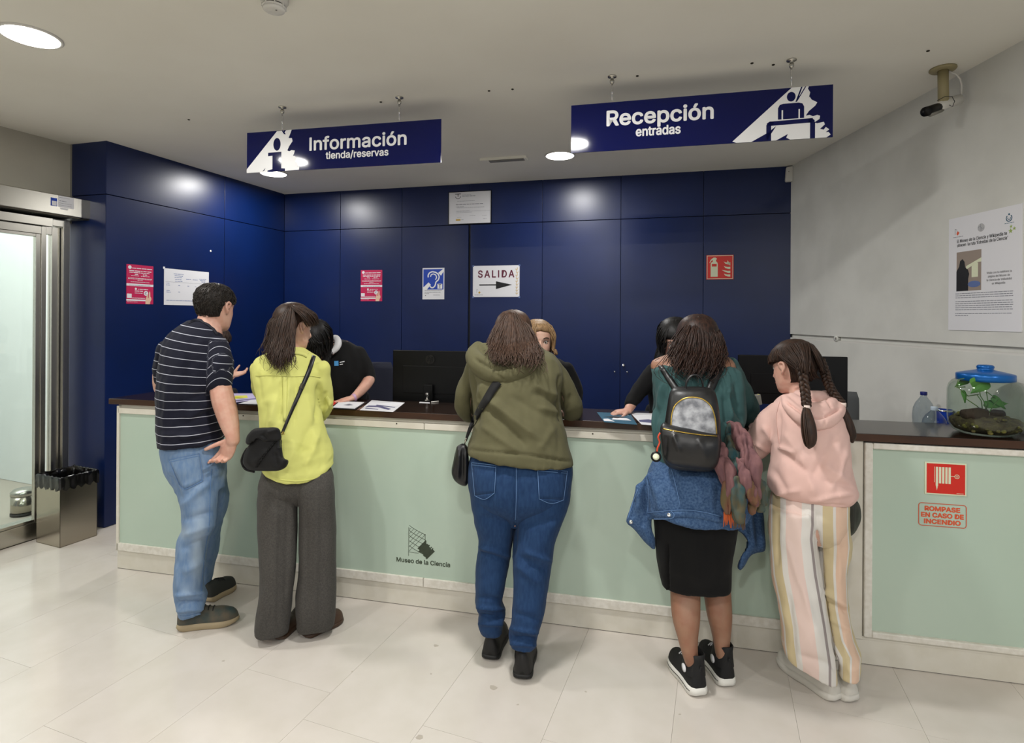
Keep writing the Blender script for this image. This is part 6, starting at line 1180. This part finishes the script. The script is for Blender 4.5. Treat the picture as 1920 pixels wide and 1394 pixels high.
# scarf hanging from the backpack
sc = tag(empty('scarf', at(1385, 990, 2.4)), 'mauve and teal fringed scarf hanging beside the backpack', 'scarf')
def fold_(pts, m, seed, flat=.55, name='fold'):
    pts = [(x, y, Y - .02 - .115 * min(1, max(0, (y - 800) / 80)), r) for x, y, Y, r in pts]; q = MB(); tubepx(q, pts, 4, n=16, flat=None); me = remesh(q, .005, 1); folds(me, [], .009, (44, 44, 5), seed); obj(name, me, m, sc, True)
fold_([(1347, 822, 2.42, 6), (1352, 845, 2.40, 9), (1358, 872, 2.39, 12), (1364, 900, 2.38, 13), (1372, 930, 2.38, 10)], 'scarf_mauve', 1); fold_([(1366, 792, 2.44, 8), (1382, 808, 2.42, 14), (1394, 830, 2.40, 17), (1404, 862, 2.39, 16), (1412, 895, 2.39, 13), (1418, 925, 2.40, 9)], 'scarf_mauve', 2); fold_([(1366, 800, 2.45, 8), (1371, 830, 2.43, 10), (1378, 862, 2.42, 11), (1384, 890, 2.41, 9)], 'scarf_teal', 3); fold_([(1384, 862, 2.39, 8), (1394, 890, 2.37, 11), (1402, 915, 2.37, 12), (1414, 936, 2.38, 11)], 'scarf_mauve', 4)
fold_([(1366, 905, 2.38, 9), (1366, 930, 2.37, 11), (1366, 955, 2.37, 9), (1366, 965, 2.37, 8)], 'scarf_olive', 5); fold_([(1378, 895, 2.37, 8), (1384, 925, 2.36, 12), (1386, 955, 2.36, 11), (1386, 970, 2.36, 10)], 'scarf_teal', 6); fold_([(1398, 900, 2.37, 8), (1410, 925, 2.36, 12), (1420, 945, 2.37, 10), (1414, 955, 2.38, 6)], 'scarf_olive', 7); fold_([(1404, 885, 2.40, 8), (1418, 910, 2.41, 10), (1427, 935, 2.41, 9), (1422, 953, 2.40, 6)], 'scarf_teal', 8)
rs_ = random.Random(7)
for x0, x1, y0, m in ((1358, 1376, 964, 'fringe_orange'), (1377, 1397, 968, 'scarf_olive')):
    for k in range(9):
        x = x0 + (x1 - x0) * k / 8; q = MB(); q.tube([at(x, y0 - 4, 2.245), at(x + rs_.uniform(-1, 1), y0 + 10, 2.245), at(x + rs_.uniform(-2, 2), y0 + rs_.uniform(20, 27), 2.25)], [.0028, .0026, .0014], 5); obj('tassel', q, m, sc, True)
# ------------------------------------------------------------------ 5  girl in pink
foot = g(1560, 1305); foot.z = 0
sw = [(740, 1480, 1560, 2.50, .07), (749, 1460, 1570, 2.49, .10), (765, 1446, 1580, 2.47, .125), (790, 1445, 1586, 2.45, .14), (820, 1446, 1591, 2.43, .145), (850, 1446, 1594, 2.42, .145), (880, 1441, 1598, 2.41, .15), (902, 1434, 1604, 2.40, .15), (919, 1434, 1605, 2.40, .145), (930, 1445, 1596, 2.40, .132, 4), (931, 1446, 1595, 2.40, .13, 4)]
la = [(1458, 772, 2.5, 20), (1441, 799, 2.52, 25), (1426, 825, 2.55, 24), (1416, 842, 2.575, 22.5)]; fa = [(1428, 840, 2.58, 15), (1414, 822, 2.66, 12), (1424, 792, 2.76, 10), (1440, 788, 2.82, 9)]; ra = [(1570, 772, 2.5, 17), (1576, 800, 2.54, 18), (1568, 822, 2.6, 16), (1545, 798, 2.72, 12), (1530, 792, 2.80, 10)]
pel = [(915, 1452, 1586, 2.40, .11), (935, 1444, 1592, 2.40, .122), (960, 1441, 1592, 2.40, .13), (990, 1450, 1585, 2.395, .10), (1020, 1490, 1570, 2.39, .04)]
ll_ = [(985, 1440, 1536, 2.39, .12), (1012, 1440, 1533, 2.39, .12), (1078, 1445, 1541, 2.37, .12), (1131, 1456, 1550, 2.36, .12), (1177, 1464, 1558, 2.36, .125), (1210, 1466, 1563, 2.36, .11), (1235, 1469, 1567, 2.35, .09, 18), (1251, 1471, 1569, 2.35, .08, 32), (1252, 1471, 1569, 2.35, .08, 32)]
rl_ = [(985, 1530, 1593, 2.40, .11), (1028, 1530, 1596, 2.42, .10), (1078, 1533, 1590, 2.42, .10), (1144, 1540, 1592, 2.42, .10), (1203, 1552, 1603, 2.39, .105), (1235, 1571, 1616, 2.35, .095), (1262, 1572, 1614, 2.34, .08, 6), (1263, 1572, 1614, 2.34, .08, 6)]
HM = headM(1487, 689, 2.53, .228, -26, 10)
b = head_mb(HM, .97); tubepx(b, [(1500, 755, 2.48, 18), (1498, 735, 2.5, 17), (1496, 715, 2.51, 17)]); rowsloft(b, sw, k=.84); rowsloft(b, pel, k=.86); rowsloft(b, ll_[:-1], k=.55); rowsloft(b, rl_, k=.6); tubepx(b, la, k=.6); tubepx(b, fa, k=.95); tubepx(b, ra, k=.7)
hand(b, at(1438, 788, 2.82), (.6, .6, -.05), (0, 0, 1), .155); hand(b, at(1532, 792, 2.8), (-.8, .5, -.05), (0, 0, 1), .155, thumb=-1)
w = person('girl with two braids in a pink sweatshirt and pastel striped trousers', b, .0058, 'skin_girl', foot)
q = haircap(HM, .055, back=-.34, side=.12, front=.12, n=64, bump=.002)
locks(q, HM, 240, (1.75, 4.2), lambda p: 0, .0028, (.052, .066), (-.1, .49), lambda p: -.30, 31); locks(q, HM, 90, (-.7, 1.0), lambda p: 0, .0026, (.055, .075), (.2, .49), lambda p: .10, 32); locks(q, HM, 90, (4.4, 5.6), lambda p: 0, .0028, (.05, .065), (.15, .49), lambda p: .13, 33); locks(q, HM, 60, (.9, 1.8), lambda p: 0, .0028, (.05, .065), (.1, .49), lambda p: .05, 36)
hair = obj('hair', q, 'hair_braid', w, True); q = MB()
ghair(q, [[(1458, 664, 2.48), (1466, 674, 2.455), (1477, 682, 2.43), (1489, 690, 2.41), (1501, 700, 2.385)], [(1474, 649, 2.47), (1482, 659, 2.43), (1491, 670, 2.405), (1499, 682, 2.385), (1505, 700, 2.37)], [(1498, 641, 2.46), (1504, 654, 2.41), (1508, 668, 2.385), (1509, 682, 2.37), (1509, 700, 2.36)], [(1514, 643, 2.45), (1516, 658, 2.41), (1515, 672, 2.39), (1513, 686, 2.375), (1511, 702, 2.365)]], 170, .0024, 2, .4, 34, tip=.7, short=.9)
ghair(q, [[(1512, 642, 2.46), (1523, 658, 2.42), (1531, 672, 2.405), (1538, 686, 2.41), (1546, 700, 2.42)], [(1524, 646, 2.47), (1532, 657, 2.44), (1538, 668, 2.43), (1542, 682, 2.43), (1547, 698, 2.43)]], 90, .0024, 2, .4, 35, tip=.7, short=.9); ghair(q, [[(1510, 660, 2.41), (1508, 675, 2.40), (1506, 690, 2.40), (1504, 702, 2.405), (1508, 712, 2.41)], [(1518, 662, 2.405), (1522, 678, 2.40), (1526, 692, 2.41), (1532, 704, 2.42), (1540, 712, 2.43)]], 90, .0024, 2, .4, 37, short=.8)
obj('parted_hair', q, 'hair_braid', hair, True)
eyes(HM, w)
for path, tie, tail in (([(1483, 668, 2.425), (1495, 679, 2.405), (1503, 698, 2.38), (1508, 722, 2.345), (1511, 745, 2.31), (1512, 762, 2.295)], (1512, 763.5, 2.295), [(1512, 764, 2.295, 5), (1513, 780, 2.28, 10), (1516, 802, 2.265, 13), (1518, 822, 2.255, 12.5), (1518, 834, 2.25, 9), (1517, 840, 2.25, 3)]), ([(1538, 676, 2.46), (1546, 697, 2.44), (1552, 717, 2.42), (1562, 737, 2.40), (1578, 757, 2.38)], (1579, 759, 2.375), [(1579, 760, 2.375, 4.5), (1584, 778, 2.37, 8), (1591, 800, 2.36, 10), (1596, 818, 2.355, 9), (1598, 829, 2.355, 3)])):
    q = MB(); braid(path, .017, .0155, q); br_ = obj('braid', q, 'hair_braid', hair, True); q = MB(); tubepx(q, tail, 4, n=18); rs_ = random.Random(2)
    T = cr(tail, 3)
    for k in range(46):
        a = rs_.uniform(0, 6.28); P = []
        for x, y, Y, r in T: c = at(x, y, Y); vw = (EYEV - c).normalized(); P.append(c + (Vector((1, 0, 0)) * math.cos(a) + vw * math.sin(a)) * r * Y / F * .98)
        L_ = rs_.randint(len(P) - 5, len(P)); q.tube(P[:L_], [.0026] * (L_ - 2) + [.0018, .0006], 5)
    obj('braid_tail', q, 'hair_braid', hair, True); c = at(*tie); q = MB(); q.tube([c + Vector((.0, 0, .008)), c - Vector((0, 0, .008))], .0155, 12); t_ = obj('hair_tie', q, 'hair_tie', hair, True)
q = MB(); rowsloft(q, sw); tubepx(q, la, n=22); tubepx(q, fa, k=1.15); tubepx(q, ra, n=18)
swt, bv = cloth('sweatshirt', w, q, 'pinkish', .008, 3, [(1462, 772, 1456, 842, 5, -.005), (1470, 812, 1500, 850, 10, .006), (1458, 838, 1490, 850, 5, .008), (1465, 850, 1520, 890, 8, -.007), (1500, 850, 1530, 930, 10, .006), (1530, 860, 1590, 905, 9, .006), (1575, 810, 1520, 900, 10, -.006), (1590, 840, 1560, 920, 8, .006), (1440, 930, 1500, 920, 6, .006), (1520, 940, 1600, 925, 5, .006), (1545, 900, 1600, 915, 5, -.005), (1430, 800, 1450, 830, 6, .006), (1412, 830, 1440, 848, 4, .005), (1450, 880, 1480, 930, 8, -.005), (1440, 944, 1590, 950, 3, -.004)], .003, 51)
obj('cuff_seam', strip(bv, [(1406, 818), (1414, 836), (1424, 860)], 1.6, .003, 2.5, .003), 'pinkish', w, True); obj('shoulder_seam', strip(bv, [(1462, 752), (1455, 780), (1458, 820), (1462, 840)], 1.4, .003, 2.4, .002), 'pinkish', w, True)
q = MB(); tubepx(q, [(1470, 746, 2.46, 8), (1484, 765, 2.38, 13), (1510, 785, 2.33, 17), (1538, 792, 2.315, 17), (1562, 780, 2.34, 15), (1574, 762, 2.39, 11), (1570, 748, 2.45, 7)], n=18); tubepx(q, [(1484, 744, 2.45, 9), (1506, 764, 2.37, 15), (1532, 771, 2.345, 16), (1556, 760, 2.37, 13), (1562, 746, 2.44, 8)], n=18); tubepx(q, [(1495, 742, 2.46, 12), (1530, 748, 2.42, 16), (1555, 742, 2.46, 10)])
hood, bvh_ = cloth('hood', w, q, 'pinkish', .0065, 4, [(1472, 752, 1510, 778, 3, -.010), (1510, 778, 1545, 782, 4, -.011), (1545, 782, 1576, 766, 3, -.009), (1549, 785, 1546, 803, 2, -.003), (1548, 747, 1560, 766, 2, -.006)], .0018, 53)
def trst(me):
    co, nm = co_no(me); px = topx(co); lr = {}
    def interp(rows): 
        a = np.array([r[:5] for r in rows]); return [np.interp(px[:, 1], a[:, 0], a[:, k]) for k in (1, 2, 3)]
    Lx0, Lx1, LY = interp(ll_); Rx0, Rx1, RY = interp(rl_); px_ = px[:, 0]
    isR = px_ > (Lx1 + Rx0) / 2; u = np.where(isR, (px_ - (Rx0 + Rx1) / 2) / (Rx1 - Rx0) * 2, (px_ - (Lx0 + Lx1) / 2) / (Lx1 - Lx0) * 2); u = np.arcsin(np.clip(u, -.98, .98)) / math.pi
    w_ = np.where(isR, .72, .80) * u + np.where(isR, .93, .44); back = (nm[:, 1] > .25); setattr_pt(me, 'stripe', np.where(back, .3 - w_, w_) + 2)
q = MB(); rowsloft(q, pel); q1 = MB(); rowsloft(q1, [(950, 1442, 1530, 2.39, .12)] + ll_, ex=2.6); q2 = MB(); rowsloft(q2, [(950, 1535, 1592, 2.40, .11)] + rl_, ex=2.6)
tr, bvt = cloth('trousers', w, [q, q1, q2], 'striped', .0075, 3, [(1533, 1000, 1545, 1120, 4, -.010), (1545, 1120, 1565, 1260, 4, -.010), (1530, 960, 1533, 1010, 5, -.006), (1475, 1010, 1500, 1100, 8, .006), (1500, 1090, 1535, 1200, 8, .006), (1480, 1120, 1490, 1240, 8, -.006), (1540, 1105, 1590, 1140, 5, .009), (1548, 1130, 1592, 1150, 4, -.008), (1555, 1160, 1598, 1185, 5, .006), (1570, 1000, 1575, 1090, 7, .005), (1460, 960, 1458, 1060, 6, -.005), (1510, 960, 1530, 1000, 6, .005), (1500, 1230, 1565, 1250, 8, -.004), (1580, 1190, 1595, 1270, 6, .006)], .0025, 55, post=trst)
shoe(w, g(1571, 1318), g(1460, 1240), .10, ('shoe_white', 'shoe_white'), .034, .06, 'sneaker', toe_h=.045, laces='shoe_white'); shoe(w, g(1602, 1320), g(1514, 1254), .10, ('shoe_white', 'shoe_white'), .034, .06, 'sneaker', toe_h=.045, laces='shoe_white')
q = blobpx([(1572, 930), (1595, 934), (1608, 942), (1613, 965), (1607, 992), (1592, 1008), (1574, 1000), (1565, 965)], 2.52, .09); me = folds(remesh(q, .006, 3), [(1600, 945, 1598, 1000, 4, .005)], .003, 8); M['dark_green_bag'] = mat('dark_green_bag', (44, 46, 38), .6, bump=(60, .3, .002)); tag(link('hip_bag', me, 'dark_green_bag', None, True), 'dark grey green bag behind the right hip of the girl in pink', 'bag')

# ------------------------------------------------------------------ 6  clerk behind the striped-shirt man, hand held out
def clerk(label, HMx, rows, arms, skin, foot, extra, zt=.95):
    b = head_mb(HMx); rowsloft(b, rows, k=.84)
    for a in arms: tubepx(b, a, k=.72)
    extra(b); staff_legs(b, foot[0], foot[1], zt)
    p = person(label, b, .0062, skin, Vector((foot[0], foot[1], 0))); q = MB(); rowsloft(q, rows)
    for a in arms: tubepx(q, a)
    sw_, bv = cloth('sweater', p, q, 'black_knit', .009, 4, [], .003, 3); q = MB(); q.lathe((foot[0], foot[1] + .01, 0), [(.15, zt + .12), (.17, zt), (.16, zt - .12)], 20); staff_legs(q, foot[0], foot[1], zt); me = remesh(q, .012, 3); co, nm = co_no(me); setco(me, co + nm * .012); link('trousers', me, 'black_knit', p, True)
    for s in (-1, 1): c = Vector((foot[0] + s * .09, foot[1] + .06, 0)); shoe(p, c, c + Vector((0, -.25, 0)), .09, ('shoe_black', 'shoe_black'), .02, .06, laces=False)
    return p, bv
HM = headM(402, 643, 3.88, .232, 102, 10)
def ex(b): tubepx(b, [(396, 690, 3.9, 16), (398, 665, 3.9, 15)]); tubepx(b, [(405, 722, 3.78, 9), (422, 712, 3.74, 8.5), (434, 704, 3.72, 8)]); hand(b, at(432, 704.5, 3.72), (.95, -.1, .18), (.15, .35, -1), .158, (6, 10, 12, 14), -1, .05, 5, tdir=(.5, .2, .85), rad=.95)
p, bv = clerk('clerk with short brown hair and outstretched hand behind the counter', HM, [(682, 375, 420, 3.92, .07), (692, 352, 440, 3.92, .10), (720, 345, 436, 3.9, .12), (760, 348, 430, 3.88, .12), (800, 350, 428, 3.88, .12)], [[(426, 700, 3.9, 14), (418, 722, 3.86, 12), (406, 724, 3.8, 11)], [(358, 700, 3.9, 14), (350, 730, 3.88, 12), (365, 745, 3.75, 10)]], 'skin_light', (at(395, 700, 3.92).x, 3.93), ex)
q = haircap(HM, .06, back=-.34, side=-.1, front=.2); locks(q, HM, 160, (1.5, 5.2), lambda p: .02, .004, (.05, .09), (.1, .49), -.2, 61); locks(q, HM, 60, (-.9, 1.3), lambda p: 0, .004, (.05, .08), (.2, .49), .1, 62); obj('hair', q, 'hair_brown', p, True); eyes(HM, p)

# ------------------------------------------------------------------ 7  clerk bending over the counter
HM = headM(590, 640, 3.52, .242, 196, 42)
def ex(b): tubepx(b, [(628, 660, 3.68, 15), (612, 655, 3.6, 15), (600, 648, 3.55, 15)]); tubepx(b, [(692, 712, 3.66, 11), (686, 722, 3.62, 10.5), (674, 736, 3.55, 9), (662, 747, 3.49, 7)]); hand(b, at(663, 747, 3.49), (-.75, -.6, -.12), (0, 0, 1), .165, (8, 8, 8, 8), 1)
p, bv = clerk('clerk in a black sweater with white collar bending over papers', HM, [(640, 618, 655, 3.74, .07), (652, 606, 674, 3.74, .11), (680, 592, 688, 3.71, .135), (712, 592, 690, 3.69, .14), (752, 600, 688, 3.70, .14), (800, 605, 688, 3.74, .14)], [[(668, 664, 3.74, 18), (684, 690, 3.71, 17), (692, 712, 3.67, 13.5)], [(605, 670, 3.68, 16), (594, 705, 3.62, 14), (600, 735, 3.54, 11), (612, 748, 3.48, 9)]], 'skin_pink', (at(640, 700, 3.75).x, 3.82), ex)
q = haircap(HM, .07, back=-.34, side=-.18, front=.22); locks(q, HM, 300, (.75, 5.5), lambda p: .075, .0042, (.06, .12), (.0, .49), -.28, 71, .004, (0, -.02, 0)); locks(q, HM, 150, (-1.0, 1.0), lambda p: .09, .0042, (.07, .13), (.2, .49), .12, 72, .004); obj('hair', q, 'hair_black', p, True); eyes(HM, p)
q = MB(); tubepx(q, [(622, 634, 3.60, 4), (630, 634, 3.61, 6), (634, 644, 3.585, 7), (628, 656, 3.565, 6), (614, 666, 3.55, 3.5)], n=12); tubepx(q, [(600, 664, 3.55, 2.5), (608, 667, 3.545, 2.8), (614, 667, 3.55, 2.5)], n=8); obj('shirt_collar', remesh(q, .004, 2), 'white_cotton', p, True)
bd = obj('sweater_badge', patch(bv, [(626.5, 677.5), (634.5, 677), (635, 686), (627, 686.5)], 3, 3, .004, 3.55, .003), mat('badge_blue', (64, 146, 204), .5), p); obj('badge_print', strip(bv, [(637, 680), (646, 678)], 1.6, .004, 3.55, .002), 'paper', bd); obj('badge_print', strip(bv, [(637, 684), (643, 683)], 1.4, .004, 3.55, .002), 'paper', bd)
q = MB(); c = at(661.5, 747, 3.49); q.tube([c + Vector((.012, .01, .004)), c], .026, 14); obj('bracelet', q, mat('bracelet', (186, 150, 180), .4), p, True)

# ------------------------------------------------------------------ 8  blonde clerk
HM = headM(1008, 641, 3.42, .245, 172, 4)
def ex(b): tubepx(b, [(1010, 690, 3.46, 17), (1009, 668, 3.44, 16)]); hand(b, at(1040, 770, 3.2), (-.7, -.6, -.1), (0, 0, 1), .165)
p, bv = clerk('blonde clerk in black facing the woman in the olive hoodie', HM, [(670, 988, 1032, 3.47, .07), (679, 965, 1062, 3.46, .10), (700, 955, 1072, 3.45, .12), (740, 956, 1070, 3.43, .125), (790, 958, 1068, 3.42, .13)], [[(1060, 692, 3.45, 17), (1073, 720, 3.43, 16), (1078, 748, 3.38, 15), (1066, 765, 3.3, 12), (1044, 770, 3.22, 9)], [(965, 692, 3.45, 17), (955, 725, 3.43, 15), (965, 760, 3.3, 12)]], 'skin_light', (at(1012, 700, 3.48).x, 3.5), ex)
q = haircap(HM, .06, back=-.34, side=-.16, front=.30); locks(q, HM, 240, (.9, 5.4), lambda p: .035, .0045, (.06, .12), (.1, .49), -.16, 81, .004, (0, 0, 0), .5); locks(q, HM, 26, (.3, .95), lambda p: 0, .0045, (.05, .09), (.3, .49), lambda p: .30 - .25 * abs(p), 82); obj('hair', q, 'hair_blond', p, True); eyes(HM, p)
q = MB(); q.ball(HM @ Vector((-.365, .0, -.13)), .006, 8, 6); obj('earring', q, 'chrome', p, True)

# ------------------------------------------------------------------ 9  dark-haired clerk behind the backpack woman
HM = headM(1266, 640, 3.2, .24, 186, 22)
def ex(b): tubepx(b, [(1268, 690, 3.26, 17), (1267, 668, 3.23, 16)]); tubepx(b, [(1184, 758, 3.12, 10), (1178, 769, 3.07, 8)]); hand(b, at(1179, 772, 3.06), (-.85, -.1, -.05), (0, -.1, 1), .15, (16, 18, 20, 22), -1)
p, bv = clerk('dark-haired clerk in black facing the woman with the backpack', HM, [(676, 1245, 1292, 3.28, .07), (686, 1222, 1316, 3.27, .105), (712, 1214, 1322, 3.26, .12), (750, 1216, 1320, 3.24, .125), (800, 1218, 1318, 3.24, .13)], [[(1228, 698, 3.26, 18), (1208, 722, 3.22, 17), (1190, 746, 3.16, 14), (1180, 760, 3.1, 11)], [(1312, 698, 3.26, 17), (1318, 730, 3.2, 15), (1310, 760, 3.08, 12)]], 'skin_pink', (at(1268, 700, 3.28).x, 3.32), ex)
q = haircap(HM, .06, back=-.34, side=-.16, front=.22); locks(q, HM, 260, (.8, 5.5), lambda p: .12, .0042, (.06, .11), (.0, .49), -.2, 91, .003, (0, 0, 0), .15); obj('hair', q, 'hair_black', p, True); eyes(HM, p)
